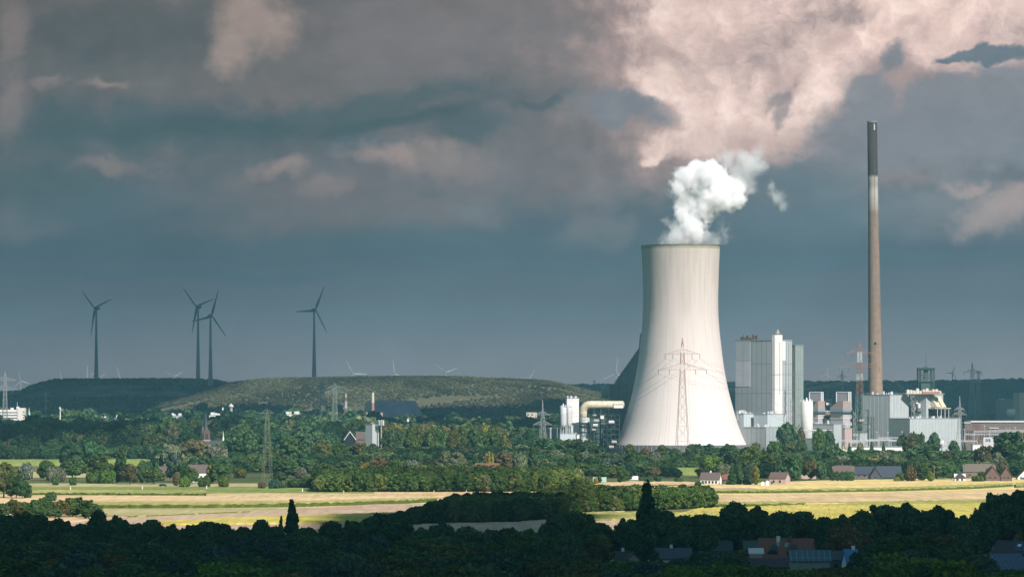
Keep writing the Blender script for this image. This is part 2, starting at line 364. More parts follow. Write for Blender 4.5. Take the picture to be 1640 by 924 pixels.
def crop_mat(name, c0, c1, rows=0.5, spot=0.02, side=None):
    """c0/c1: dull and bright crop tones; fine streaks follow the drilling rows"""
    m, t, b = shader(name, None, 0.95, 0.1)
    oc = t.n('ShaderNodeTexCoord').outputs['Object']
    a = t.noise(oc, spot, 5, 0.62)
    s1 = t.noise(t.vm('MULTIPLY', oc, (0.10, 1, 1)), .035, 4, 0.65); s2 = t.noise(t.vm('MULTIPLY', oc, (1, 0.03, 1)), 0.45, 5, 0.75)
    fine = t.noise(t.vm('MULTIPLY', oc, (1, 0.10, 1)), 0.16, 6, 0.75)
    f = t.m('ADD', t.m('MULTIPLY', a, 0.5), t.m('ADD', t.m('MULTIPLY', s1, 0.25), t.m('MULTIPLY', s2, 0.25)))
    c = t.ramp(f, [(0.38, c0), (0.60, c1)])
    k = t.m('ADD', 0.34, t.m('MULTIPLY', t.m('ADD', fine, s2), 0.68))
    c = t.mix(1.0, c, t.comb(k, k, k), 'MULTIPLY')
    if side:
        nz = t.sep(t.n('ShaderNodeNewGeometry').outputs['Normal'])[2]
        st = t.noise(t.vm('MULTIPLY', oc, (1, 1, 0.3)), 1.6, 3, 0.7)
        sc_ = t.mix(1.0, side, t.comb(t.m('ADD', .3, st), t.m('ADD', .3, st), st), 'MULTIPLY')
        c = t.mix(t.rng(nz, 0.35, 0.75), sc_, c)
    t.put(b.inputs['Base Color'], c); return m
C_STUB = crop_mat('stubble_tan', g4(.46, .32, .17), g4(.70, .52, .29))
C_PINK = crop_mat('bare_pinkish_soil', g4(.40, .28, .19), g4(.52, .38, .27))
C_OLIVE = crop_mat('olive_crop', g4(.24, .24, .07), g4(.42, .38, .12))
C_WHEAT = crop_mat('ripe_crop', g4(.56, .42, .16), g4(.78, .60, .27))
C_YGR = crop_mat('yellow_green_crop', g4(.36, .32, .07), g4(.62, .50, .14))
C_GRASS = crop_mat('short_grass', g4(.15, .20, .05), g4(.26, .30, .09))
C_OLTAN = crop_mat('olive_tan_field', g4(.34, .30, .14), g4(.46, .40, .20))
C_MAIZE = crop_mat('maize', g4(.26, .26, .08), g4(.44, .38, .14), side=g4(.10, .14, .045))
C_TRACK = crop_mat('farm_track', g4(.30, .24, .20), g4(.45, .38, .32))
def W2(p): v = at(p[0], gd(p[1])); return (v.x, v.y)
LAY = [0]
def sheet(name, mat, pts, h=None):
    """one field; pts are ground corners. h gives standing crops their height (a bumpy block), else a thin sheet"""
    LAY[0] += 1; z = 0.05 + 0.03 * LAY[0]
    pts = [W2(p) for p in pts]; mb = MB()
    if h is None:
        mb.add([(x, y, z) for x, y in pts], [tuple(range(len(pts)))])
        me_o = mb.build(name, mat)
        if me_o.data.polygons[0].normal.z < 0: me_o.data.flip_normals()
    else:
        k = len(pts) // 2                     # first half: near edge left to right, second half: far edge left to right
        near, far = pts[:k], pts[k:]
        def edge(e, t):
            t *= len(e) - 1; i = min(int(t), len(e) - 2); f = t - i
            return (e[i][0] * (1 - f) + e[i + 1][0] * f, e[i][1] * (1 - f) + e[i + 1][1] * f)
        L = abs(near[-1][0] - near[0][0]); nu = int(max(8, min(360, L / 1.3))); nv = 7; vs = []
        r = random.Random(len(name) + LAY[0])
        for i in range(nu + 1):
            a, b_ = edge(near, i / nu), edge(far, i / nu)
            vs.append((a[0] + r.uniform(-.2, .2), a[1] + r.uniform(-.3, .3), 0.02))
            for j in range(nv):
                f = j / (nv - 1); fray = 0.25 if j in (0, nv - 1) else 0
                vs.append((a[0] * (1 - f) + b_[0] * f + r.uniform(-.3, .3), a[1] * (1 - f) + b_[1] * f + r.uniform(-.6, .6), h * (r.uniform(.72, 1.1) if j in (0, nv - 1) else r.uniform(.9, 1.08))))
            vs.append((b_[0], b_[1], 0.02))
        q = nv + 2
        fs = [(i * q + j, (i + 1) * q + j, (i + 1) * q + j + 1, i * q + j + 1) for i in range(nu) for j in range(q - 1)]
        fs += [tuple(range(q)), tuple(nu * q + j for j in range(q))[::-1]]
        mb.add(vs, fs); me_o = mb.build(name, mat)
    return tag(me_o, kind='structure')
# left and centre
sheet('field', C_STUB, [(-80, 900), (1000, 900), (1000, 776), (-80, 790)])
sheet('field', C_GRASS, [(-60, 791), (420, 791), (600, 790), (600, 781), (400, 779), (-60, 779)])
sheet('field', C_OLTAN, [(-60, 779.5), (420, 779.5), (420, 774), (-60, 774)])
sheet('maize_field', C_MAIZE, [(40, 793), (330, 794), (60, 788), (330, 789)], 1.4)
sheet('field', C_STUB, [(-40, 812), (640, 806), (760, 791), (420, 790), (-40, 794)])
sheet('maize_field', C_MAIZE, [(130, 814), (300, 814), (470, 812), (640, 807), (700, 803.5), (130, 809), (300, 809), (470, 808), (640, 804), (700, 802)], 1.8)
sheet('field', C_OLTAN, [(120, 827), (300, 825.5), (620, 816), (400, 814), (130, 815)])
sheet('maize_field', C_MAIZE, [(205, 828.5), (400, 820.5), (205, 827.6), (400, 819.8)], 0.6)
sheet('field', C_PINK, [(60, 860), (620, 846), (760, 806), (600, 808), (400, 821), (205, 829), (60, 842)])
sheet('maize_field', C_YGR, [(235, 842), (420, 840.5), (600, 839), (640, 837), (265, 837), (420, 829.5), (600, 824), (640, 823)], 1.0)
sheet('field', C_PINK, [(600, 880), (1060, 880), (1060, 834), (905, 834), (620, 845)])
sheet('maize_field', C_OLIVE, [(900, 834.5), (1060, 834.5), (1160, 834), (935, 823.5), (1060, 823.5), (1160, 822)], 1.2)
# right
sheet('field', C_WHEAT, [(920, 812), (1680, 812), (1700, 765), (1330, 769.5), (1160, 776), (920, 785)])
sheet('field', C_STUB, [(940, 779.5), (1165, 777), (1100, 772), (1010, 771), (960, 774)])
sheet('field', C_PINK, [(1010, 790), (1230, 786), (1200, 782), (1030, 784)])
sheet('maize_field', C_MAIZE, [(1120, 791), (1235, 791), (1420, 788), (1560, 784), (1622, 780), (1120, 788.5), (1235, 788), (1420, 785), (1560, 780), (1622, 777.5)], 1.7)
sheet('maize_field', C_MAIZE, [(1627, 782), (1700, 779), (1627, 777), (1700, 774)], 1.7)
sheet('field', C_STUB, [(1120, 808), (1680, 803), (1700, 782), (1500, 789), (1300, 791.5), (1120, 794)])
sheet('maize_field', C_MAIZE, [(1140, 812), (1200, 812), (1290, 810.5), (1140, 808.5), (1200, 808.5), (1290, 808.6)], 1.6)
sheet('maize_field', C_YGR, [(1060, 834), (1200, 835), (1330, 834), (1450, 836), (1700, 824), (1120, 817), (1200, 814.5), (1330, 810), (1450, 806.5), (1700, 799)], 1.2)
sheet('maize_field', C_OLIVE, [(1340, 812.5), (1450, 812.5), (1560, 811), (1625, 808), (1390, 808), (1450, 806), (1560, 804.5), (1600, 803)], 1.6)
sheet('field', C_STUB, [(1255, 872), (1420, 872), (1420, 835), (1290, 835)])

def dyke(name, x0, x1, D, h, wdt, mat, skew=0.0, seed=0):
    """flood bank: long grassed ridge"""
    mb = MB(); n = 40; r = random.Random(seed); prof = [(-wdt, 0), (-wdt * .55, h * .45), (-3, h), (3, h), (wdt, 0)]; vs = []
    for i in range(n + 1):
        x = x0 + (x1 - x0) * i / n
        e = min(1, 4 * i / n, 4 * (n - i) / n)
        vs += [(x, D + skew * i / n + a, z * e * r.uniform(.95, 1.05) + .03) for a, z in prof]
    q = len(prof)
    mb.add(vs, [(i * q + j, (i + 1) * q + j, (i + 1) * q + j + 1, i * q + j + 1) for i in range(n) for j in range(q - 1)])
    return tag(mb.build(name, mat, smooth=True), kind='structure')
dyke('flood_bank', -460, -200, 3180, 4.5, 24, C_GRASS, 60, 1)
dyke('flood_bank', -420, -230, 2720, 3.0, 26, C_OLTAN, 30, 2)
dyke('flood_bank', 25, 185, 2830, 4.5, 30, C_GRASS, -20, 3)
dyke('flood_bank', 60, 240, 3300, 4.0, 22, C_GRASS, 0, 4)
# country road by the left meadow
rb = MB(); rb.add([(-420, 2448, .12), (-120, 2420, .12), (-120, 2426, .12), (-420, 2454, .12)], [(0, 1, 2, 3)])
tag(rb.build('road', plain('asphalt', .07, .07, .075, .9)), kind='structure')

# ------------------------------------------------------------------ far hills
def interp(tbl, x):
    if x <= tbl[0][0]: return tbl[0][1]
    for (a, p), (b_, q) in zip(tbl, tbl[1:]):
        if x <= b_: return p + (q - p) * (x - a) / (b_ - a)
    return tbl[-1][1]
HILLS = []
def hill(name, tbl, Dc, y0, y1, y2, y3, mat, x0, x1, step=25, terr=0.0, seed=1, ob=0.0):
    """tbl: skyline rows per photo column at the crest distance Dc; ground rises y0..y1, is level to y2, falls to y3"""
    r = random.Random(seed)
    ph = [r.uniform(0, 6.28) for _ in range(8)]
    def hz(x, y):
        px = 820 + x / Dc * F
        H = max(0, zz(interp(tbl, px), Dc) - ob)
        yy0 = y0 + 90 * math.sin(x / 170 + ph[0]) + 40 * math.sin(x / 61 + ph[1])
        t = (y - yy0) / (y1 - yy0)
        t = min(1, max(0, t))
        if terr: t2 = 0.62 * sst(0, .42, t) + 0.38 * sst(.58, 1, t); t = t * (1 - terr) + t2 * terr
        else: t = sst(0, 1, t) * .6 + t * .4
        b_ = 1 - sst(y2, y3, y)
        rough = 1 + .05 * math.sin(x / 43 + ph[2] + y / 80) * math.sin(y / 57 + ph[3]) * (1 - t) * 2
        return H * t * b_ * rough + 1e-3
    nxh = int((x1 - x0) / step); nyh = int((y3 - (y0 - 140)) / step)
    mb = MB(); vs = []
    for j in range(nyh + 1):
        for i in range(nxh + 1):
            x = x0 + i * step; y = y0 - 140 + j * step
            h = hz(x, y); vs.append((x, y, h if h > 0.3 else gz(x, y) - 2))
    mb.add(vs, [(j * (nxh + 1) + i, j * (nxh + 1) + i + 1, (j + 1) * (nxh + 1) + i + 1, (j + 1) * (nxh + 1) + i) for j in range(nyh) for i in range(nxh)])
    o = tag(mb.build(name, mat, smooth=True), kind='structure')
    HILLS.append((hz, o)); return hz
def hill_mat(name, stops, sc):
    m, t, b = shader(name, None, 0.95, 0.1)
    oc = t.n('ShaderNodeTexCoord').outputs['Object']
    n1 = t.noise(oc, sc, 6, 0.6); n2 = t.noise(t.vm('MULTIPLY', oc, (1, 3, 1)), sc * 6, 5, 0.65)
    c = t.ramp(t.m('ADD', t.m('MULTIPLY', n1, .6), t.m('MULTIPLY', n2, .4)), stops)
    t.put(b.inputs['Base Color'], c); return m
MH1 = hill_mat('bare_tip_slopes', [(0.40, g4(.04, .055, .035)), (0.5, g4(.09, .09, .07)), (0.60, g4(.22, .19, .17))], 0.004)
MH2 = hill_mat('grassed_tip_slopes', [(0.38, g4(.07, .08, .045)), (0.5, g4(.11, .11, .065)), (0.62, g4(.18, .16, .10))], 0.006)
MH3 = hill_mat('forest_ridge_floor', [(0.4, g4(.03, .045, .03)), (0.6, g4(.05, .065, .04))], 0.004)
hz1 = hill('hill', [(-420, 640), (-120, 632), (0, 629), (14, 627.5), (51, 624), (66, 617), (83, 611), (103, 606.5), (200, 606.3), (290, 605.5), (345, 607), (372, 613), (440, 622), (520, 632), (600, 645)],
    7600, 6700, 7450, 8000, 8500, MH1, -1450, -200, 25, 0.9, 3, 5)
hz2 = hill('hill', [(120, 690), (180, 672), (250, 648), (300, 634), (345, 620), (372, 611.5), (425, 604.5), (500, 604), (540, 602.5), (650, 601.5), (740, 602), (780, 604), (850, 607), (878, 608), (900, 613), (935, 622), (990, 634), (1040, 645), (1120, 665)],
    7000, 6330, 6950, 7350, 7900, MH2, -760, 340, 20, 0.0, 5, 4)
hz3 = hill('ridge', [(-600, 628), (0, 632), (700, 628), (930, 622), (1290, 617), (1410, 616.5), (1480, 616.5), (1560, 615), (1600, 613), (1640, 614), (1800, 616), (2300, 622)],
    10500, 9000, 10300, 11500, 12800, MH3, -3000, 3000, 80, 0.0, 8, 8)

# ------------------------------------------------------------------ tree shapes
def crown_mesh(name, kind, W, H, n, leaf, seed):
    rs = np.random.RandomState(seed); lobes = []
    R = W / 2
    if kind == 'round':
        z0 = .14 * H; hc = H - z0; K = 26; ax_, ay_ = rs.uniform(-.12, .12, 2) * R
        for i in range(K):
            a = i * 2.39996 + rs.uniform(-.5, .5); v = (i + .5) / K
            big = rs.uniform(.12, .42)
            rad = math.sqrt(max(0.0, 1 - (2 * v - .80) ** 2 / 1.45)) * R * (1.0 - big) * rs.uniform(.70, 1.28)
            lobes.append((math.cos(a) * rad + ax_ * v, math.sin(a) * rad + ay_ * v, z0 + hc * (.12 + .74 * v), R * big, R * big * rs.uniform(.7, 1.0)))
        for q in range(7): lobes.append((rs.uniform(-1, 1) * R * .55, rs.uniform(-1, 1) * R * .55, z0 + hc * rs.uniform(.74, .95), R * rs.uniform(.10, .22), R * rs.uniform(.12, .24)))
        lobes.append((0, 0, z0 + hc * .46, R * .58, hc * .36))
    elif kind == 'oval':
        z0 = .10 * H; hc = H - z0; K = 16
        for i in range(K):
            a = i * 2.39996 + rs.uniform(-.4, .4); v = (i + .5) / K
            rad = math.sin(math.pi * min(1, v * .8 + .16)) * R * .6 * rs.uniform(.7, 1.15)
            lobes.append((math.cos(a) * rad, math.sin(a) * rad, z0 + hc * (.08 + .82 * v), R * rs.uniform(.34, .5), R * rs.uniform(.32, .5)))
        lobes.append((0, 0, z0 + hc * .5, R * .5, hc * .42))
    elif kind == 'poplar':
        z0 = .05 * H; hc = H - z0; K = 22
        for i in range(K):
            a = i * 2.39996; v = (i + .5) / K
            e = math.sin(math.pi * min(1, v ** .8 * .90 + .10)) ** .7
            rad = e * R * .62 * rs.uniform(.4, 1.35)
            lobes.append((math.cos(a) * rad, math.sin(a) * rad, z0 + hc * (.04 + .86 * v) + hc * rs.uniform(-.02, .03), R * rs.uniform(.28, .5) * (e * .6 + .4), hc * rs.uniform(.05, .12)))
        lobes.append((R * .1, 0, z0 + hc * .93, R * .22, hc * .07))
    elif kind == 'cone':
        z0 = .05 * H; hc = H - z0; K = 22
        for i in range(K):
            a = i * 2.39996; v = (i + .5) / K
            rad = (1 - v) * R * .72
            lobes.append((math.cos(a) * rad, math.sin(a) * rad, z0 + hc * v * .95, R * (.42 * (1 - v) + .10), hc * .07))
        lobes.append((0, 0, z0 + hc * .4, R * .4, hc * .38))
    else:                                                  # bush
        K = 11
        for i in range(K):
            a = i * 2.39996; rad = R * .66 * math.sqrt((i + .5) / K) * rs.uniform(.8, 1.1)
            zc = H * (.62 - .32 * (rad / R) ** 2) * rs.uniform(.75, 1.1)
            lobes.append((math.cos(a) * rad, math.sin(a) * rad, zc, R * rs.uniform(.28, .42), max(H * .18, H - zc) * rs.uniform(.75, .95)))
        lobes.append((0, 0, H * .35, R * .75, H * .35))
    L = np.array(lobes)
    wgt = L[:, 3] * (L[:, 3] + L[:, 4]); wgt /= wgt.sum()
    idx = rs.choice(len(L), n * 2, p=wgt)
    d = rs.normal(size=(n * 2, 3)); d[:, 2] += .25; d /= np.linalg.norm(d, axis=1)[:, None]
    rr = rs.uniform(.78, 1.10, n * 2)[:, None] + (rs.uniform(0, 1, n * 2)[:, None] > .88) * rs.uniform(.05, .35, n * 2)[:, None]
    C = L[idx, :3]; ax = np.stack([L[idx, 3], L[idx, 3], L[idx, 4]], 1)
    P = C + d * ax * rr
    inside = np.zeros(len(P), int)
    for l in L:
        q = (P - l[:3]) / np.array([l[3], l[3], l[4]]); inside += ((q * q).sum(1) < .62)
    P, d, = P[inside == 0][:n], d[inside == 0][:n]; P[:, 2] = np.maximum(P[:, 2], .1)
    n = len(P)
    nr = d + rs.normal(scale=.55, size=(n, 3)); nr /= np.linalg.norm(nr, axis=1)[:, None]
    t1 = np.cross(nr, rs.normal(size=(n, 3))); t1 /= np.linalg.norm(t1, axis=1)[:, None]; t2 = np.cross(nr, t1)
    s1 = leaf * rs.uniform(.35, .75, (n, 4, 1)); s2 = leaf * rs.uniform(.35, .75, (n, 4, 1))
    sg1 = np.array([-1, 1, 1, -1]).reshape(1, 4, 1); sg2 = np.array([-1, -1, 1, 1]).reshape(1, 4, 1)
    vs = P[:, None, :] + t1[:, None, :] * s1 * sg1 + t2[:, None, :] * s2 * sg2
    me = bpy.data.meshes.new(name)
    me.vertices.add(n * 4); me.vertices.foreach_set('co', vs.reshape(-1).astype(np.float32))
    me.loops.add(n * 4); me.loops.foreach_set('vertex_index', np.arange(n * 4, dtype=np.int32))
    me.polygons.add(n); me.polygons.foreach_set('loop_start', np.arange(0, n * 4, 4, dtype=np.int32)); me.polygons.foreach_set('loop_total', np.full(n, 4, dtype=np.int32))
    me.materials.append(M_LEAF); me.update(calc_edges=True)
    return me, L
def trunk_mesh(L, W, H, seed):
    r = random.Random(seed); mb = MB(); top = H * .62
    k = max(.12, W * .024)
    mb.tube([(0, 0, -.3), (.1 * k, 0, H * .12), (r.uniform(-.3, .3), r.uniform(-.3, .3), H * .35), (0, 0, top)], [k * 1.35, k, k * .75, k * .3], 7)
    for l in L[::2][:7]:
        z = min(top * .9, max(H * .10, l[2] * .5)); mb.tube([(0, 0, z), (l[0] * .45, l[1] * .45, (z + l[2]) / 2), (l[0] * .9, l[1] * .9, l[2])], [k * .5, k * .3, k * .1], 5)
    me = bpy.data.meshes.new('trunk'); me.from_pydata(mb.v, [], mb.f); me.materials.append(M_BARK); me.update(); return me
SHAPES = {}
def shapes(key, kind, W, H, n, leaf, cnt, seed):
    SHAPES[key] = []
    for i in range(cnt):
        me, L = crown_mesh('crown', kind, W, H, n, leaf, seed + i); SHAPES[key].append((me, trunk_mesh(L, W, H, seed + i), W, H))
shapes('near_round', 'round', 13, 14, 11000, .62, 5, 10)
shapes('near_oval', 'oval', 10, 15, 9000, .58, 3, 20)
shapes('near_poplar', 'poplar', 5.5, 22, 8000, .55, 2, 30)
shapes('near_bush', 'bush', 10, 7, 8000, .50, 3, 40)
shapes('round', 'round', 12, 14, 3400, .95, 6, 50)
shapes('oval', 'oval', 9, 15, 2600, .90, 4, 60)
shapes('poplar', 'poplar', 6, 22, 2200, .80, 2, 70)
shapes('cone', 'cone', 7, 14, 2200, .70, 2, 80)
shapes('bush', 'bush', 7, 5, 1600, .55, 4, 90)
shapes('far', 'round', 12, 13, 420, 2.1, 5, 100)
GREENS = dict(dark=(.068, .120, .052), deep=(.062, .120, .060), mid=(.070, .115, .038), fresh=(.11, .175, .04), olive=(.105, .110, .040),
    yellow=(.20, .185, .045), silver=(.155, .175, .130), brown=(.120, .112, .060), blue=(.060, .100, .080), rust=(.130, .106, .055), pale=(.14, .15, .08))
WORD = dict(dark='dark green', deep='very dark green', mid='green', fresh='bright green', olive='olive green', yellow='yellow green', silver='silvery grey', brown='brownish', blue='bluish green', rust='rust brown', pale='pale green')
TREES = []
def tree(px, D, top, wpx, key='round', col='mid', label=None, group=None, name=None, z0=None, H=None, cat='tree'):
    """top: photo row of the tip at distance D; wpx: crown width in photo pixels"""
    if px > 1270 and 2400 <= D < 2700: D += 150
    me, tm, W, H0 = SHAPES[key][RNG.randrange(len(SHAPES[key]))]
    p = at(px, D); z = gz(p.x, D) if z0 is None else z0
    h = max(2.0, zz(top, D) - z) if H is None else H
    wd = wpx * D / F
    nm = name or {'poplar': 'poplar_tree', 'cone': 'conifer_tree', 'bush': 'shrub'}.get(key.split('_')[-1], 'broadleaf_tree')
    e = empty(nm, label, cat, (p.x, D, z), RNG.uniform(0, 6.28), group)
    e.scale = (wd / W, wd / W, h / H0)
    c = bpy.data.objects.new('crown', me); COL.objects.link(c); c.parent = e
    b_ = GREENS[col]; k = RNG.uniform(.8, 1.2); c.color = (b_[0] * k * RNG.uniform(.85, 1.15), b_[1] * k, b_[2] * k * RNG.uniform(.85, 1.15), 1)
    t = bpy.data.objects.new('trunk', tm); COL.objects.link(t); t.parent = e
    TREES.append((px, D, e)); return e

def scatter(name, pts, srcs, mat, label=None, cat=None, group=None):
    """one object for vegetation nobody could count; pts: (x, y, z, width scale, height scale, turn)"""
    me = bpy.data.meshes.new(name); a = np.array([p[:3] for p in pts], dtype=np.float32)
    me.vertices.add(len(a)); me.vertices.foreach_set('co', a.reshape(-1))
    at_s = me.attributes.new('sc', 'FLOAT_VECTOR', 'POINT'); at_s.data.foreach_set('vector', np.array([(p[3], p[3], p[4]) for p in pts], dtype=np.float32).reshape(-1))
    at_r = me.attributes.new('tw', 'FLOAT_VECTOR', 'POINT'); at_r.data.foreach_set('vector', np.array([(0, 0, p[5]) for p in pts], dtype=np.float32).reshape(-1))
    at_i = me.attributes.new('ix', 'INT', 'POINT'); at_i.data.foreach_set('value', np.array([i % len(srcs) for i in range(len(pts))], dtype=np.int32))
    me.materials.append(mat); me.update()
    o = bpy.data.objects.new(name, me); COL.objects.link(o); tag(o, label, cat, group, 'stuff')
    ng = bpy.data.node_groups.new(name, 'GeometryNodeTree')
    ng.interface.new_socket('Geometry', in_out='INPUT', socket_type='NodeSocketGeometry'); ng.interface.new_socket('Geometry', in_out='OUTPUT', socket_type='NodeSocketGeometry')
    N = ng.nodes; K_ = ng.links; gi = N.new('NodeGroupInput'); go = N.new('NodeGroupOutput')
    j = N.new('GeometryNodeJoinGeometry')
    for s_ in reversed(srcs):
        oi = N.new('GeometryNodeObjectInfo'); oi.transform_space = 'ORIGINAL'; oi.inputs['Object'].default_value = s_; oi.inputs['As Instance'].default_value = False
        sm = N.new('GeometryNodeSetMaterial'); sm.inputs['Material'].default_value = mat; K_.new(oi.outputs['Geometry'], sm.inputs['Geometry'])
        g2 = N.new('GeometryNodeGeometryToInstance'); K_.new(sm.outputs[0], g2.inputs[0]); K_.new(g2.outputs[0], j.inputs[0])
    ip = N.new('GeometryNodeInstanceOnPoints'); K_.new(gi.outputs[0], ip.inputs['Points']); K_.new(j.outputs[0], ip.inputs['Instance'])
    ip.inputs['Pick Instance'].default_value = True
    def attr(nm, typ, k):
        na = N.new('GeometryNodeInputNamedAttribute'); na.data_type = typ; na.inputs['Name'].default_value = nm; return na.outputs[0]
    K_.new(attr('ix', 'INT', 0), ip.inputs['Instance Index']); K_.new(attr('sc', 'FLOAT_VECTOR', 0), ip.inputs['Scale'])
    er = N.new('FunctionNodeEulerToRotation'); K_.new(attr('tw', 'FLOAT_VECTOR', 0), er.inputs[0]); K_.new(er.outputs[0], ip.inputs['Rotation'])
    K_.new(ip.outputs[0], go.inputs[0])
    md = o.modifiers.new('scatter', 'NODES'); md.node_group = ng
    return o
def in_poly(x, y, poly):
    c = False; j = len(poly) - 1
    for i in range(len(poly)):
        xi, yi = poly[i]; xj, yj = poly[j]
        if (yi > y) != (yj > y) and x < (xj - xi) * (y - yi) / (yj - yi) + xi: c = not c
        j = i
    return c

# ------------------------------------------------------------------ cooling tower, chimney
def rib_mat():
    m, t, b = shader('tower_concrete', None, 0.9, 0.15)
    oc = t.n('ShaderNodeTexCoord').outputs['Object']; x, y, z = t.sep(oc)
    ang = t.m('DIVIDE', t.m('ARCTAN2', y, x), 2 * math.pi)
    u = t.m('MULTIPLY', ang, 120.0); fr = t.m('FRACT', u)
    line = t.m('LESS_THAN', t.m('ABSOLUTE', t.m('SUBTRACT', fr, 0.5)), 0.12)
    wn = t.n('ShaderNodeTexWhiteNoise', noise_dimensions='1D'); t.put(wn.inputs['W'], t.m('FLOOR', u))
    an = t.comb(t.m('MULTIPLY', x, .05), t.m('MULTIPLY', y, .05), t.m('MULTIPLY', z, .004))
    streak = t.noise(an, 6.0, 5, .6); blot = t.noise(oc, .018, 5, .6)
    lift = t.m('LESS_THAN', t.m('FRACT', t.m('DIVIDE', z, 6.0)), .10)
    hi = t.rng(z, 60, 170, 0.0, 1.0)
    band = t.ramp(t.m('DIVIDE', z, 181.0), [(0.0, g4(1, 1, 1)), (.35, g4(.97, .97, .97)), (.75, g4(.84, .82, .80)), (1.0, g4(.72, .70, .66))])
    topdirt = t.m('MULTIPLY', hi, t.rng(streak, .38, .66))
    k = t.m('SUBTRACT', 1.03, t.m('MULTIPLY', line, t.m('MULTIPLY', wn.outputs[0], .20)))
    k = t.m('SUBTRACT', k, t.m('MULTIPLY', t.rng(streak, .5, .8), .06))
    k = t.m('SUBTRACT', k, t.m('MULTIPLY', blot, .05)); k = t.m('SUBTRACT', k, t.m('MULTIPLY', lift, .03))
    c = t.mix(1.0, g4(.70, .625, .595), t.comb(k, k, k), 'MULTIPLY')
    c = t.mix(1.0, c, band, 'MULTIPLY'); c = t.mix(t.m('MULTIPLY', topdirt, .30), c, g4(.34, .33, .27))
    rimb = t.m('GREATER_THAN', t.m('ADD', z, t.m('MULTIPLY', t.noise(oc, .25, 3, .6), 2.0)), 178.6)
    dirty = t.mix(t.noise(t.vm('MULTIPLY', oc, (1, 1, .3)), .25, 4, .7), g4(.14, .14, .08), g4(.42, .40, .28))
    c = t.mix(t.m('MULTIPLY', rimb, .8), c, dirty)
    t.put(b.inputs['Base Color'], c); return m
TX, TY = at(1090, 3900).x, 3900.0
tw = empty('cooling_tower', 'huge pale hyperbolic concrete cooling tower with white steam rising from its rim', 'cooling tower', (TX, TY, 0))
sc_ = F / 3900.0
prof_px = [(712.0, 105.5), (704, 101.5), (695, 97.6), (680, 92.0), (665, 87.4), (646, 82.0), (625, 76.6), (598, 71.2), (575, 67.6), (555, 65.2), (530, 62.4), (505, 60.6), (480, 60.2), (455, 60.6), (430, 61.4), (410, 62.3), (393.5, 63.0)]
prof = [(r / sc_, EYE + (HOR - py) / sc_) for py, r in prof_px]
# smooth the profile with a quadratic in pieces
def smooth_prof(pf, k=4):
    out = []
    for i in range(len(pf) - 1):
        p0 = pf[max(i - 1, 0)]; p1 = pf[i]; p2 = pf[i + 1]; p3 = pf[min(i + 2, len(pf) - 1)]
        for j in range(k):
            t = j / k
            out.append(tuple(.5 * ((2 * p1[a]) + (-p0[a] + p2[a]) * t + (2 * p0[a] - 5 * p1[a] + 4 * p2[a] - p3[a]) * t * t + (-p0[a] + 3 * p1[a] - 3 * p2[a] + p3[a]) * t ** 3) for a in (0, 1)))
    return out + [pf[-1]]
pf = smooth_prof(prof)
mb = MB(); mb.lathe(pf + [(pf[-1][0] + .25, pf[-1][1] + .05), (pf[-1][0] - .9, pf[-1][1] + .06)] + [(r - .9, z) for r, z in pf[::-1]], 240, cap=False)
mb.build('shell', rib_mat(), tw, smooth=True)
mb = MB(); n = 72
for i in range(n):                                       # raking columns under the shell
    a = 2 * math.pi * i / n; R0 = pf[0][0] - .8; z0 = pf[0][1] + .5
    for s_ in (-1, 1):
        a2 = a + s_ * math.pi / n
        mb.bar((math.cos(a) * R0, math.sin(a) * R0, z0), (math.cos(a2) * (R0 + 2.2), math.sin(a2) * (R0 + 2.2), 0), .45, 5)
tag(mb.build('column_ring', M_CONC, tw), kind='stuff')
wall = empty('basin_wall', 'low dark grey wall ringing the foot of the cooling tower', 'wall', (TX, TY, 0))
R1 = 62.5; zt = zz(713.5, TY - R1)
mb = MB(); mb.lathe([(R1, 0), (R1, zt), (R1 - .5, zt), (R1 - .5, 0)], 96, cap=False); mb.build('wall_panel', M_DCONC, wall, smooth=False)
mb = MB()
for i in range(96):
    a = 2 * math.pi * i / 96 + .01; mb.bar((math.cos(a) * (R1 + .1), math.sin(a) * (R1 + .1), 0), (math.cos(a) * (R1 + .1), math.sin(a) * (R1 + .1), zt + .3), .28, 4)
tag(mb.build('wall_post', M_GREY, wall), kind='stuff')

def chim_mat():
    m, t, b = shader('stack_concrete', None, 0.9, 0.15)
    oc = t.n('ShaderNodeTexCoord').outputs['Object']; x, y, z = t.sep(oc)
    zn = t.m('ADD', z, t.m('MULTIPLY', t.noise(oc, .5, 4, .7), 2.5))
    c = t.ramp(t.m('DIVIDE', zn, 300.0), [(0.0, g4(.42, .30, .22)), (.16, g4(.37, .265, .195)), (.45, g4(.27, .195, .15)), (.72, g4(.27, .205, .16)), (.735, g4(.39, .33, .28)),
        (.785, g4(.50, .46, .41)), (.80, g4(.34, .31, .27)), (.826, g4(.42, .38, .34)), (.830, g4(.060, .055, .042)), (.92, g4(.060, .048, .044)), (1.0, g4(.050, .050, .038))])
    st = t.noise(t.vm('MULTIPLY', oc, (1, 1, .03)), .9, 5, .65); bl = t.noise(oc, .22, 5, .65)
    ring = t.m('LESS_THAN', t.m('FRACT', t.m('DIVIDE', z, 6.0)), .07)
    k = t.m('ADD', .25, t.m('ADD', t.m('MULTIPLY', st, .8), t.m('MULTIPLY', bl, .7))); k = t.m('SUBTRACT', k, t.m('MULTIPLY', ring, .08))
    k = t.m('MULTIPLY', k, .80)
    t.put(b.inputs['Base Color'], t.mix(1.0, c, t.comb(k, k, k), 'MULTIPLY')); return m
DC = 4030.0; s_c = F / DC; HC = zz(195, DC)
ch = empty('power_station_chimney', 'very tall slender concrete chimney with a dark brown top section', 'chimney', (at(1403.2, DC).x, DC, 0))
lean = -(1403.2 - 1396.8) / s_c / HC
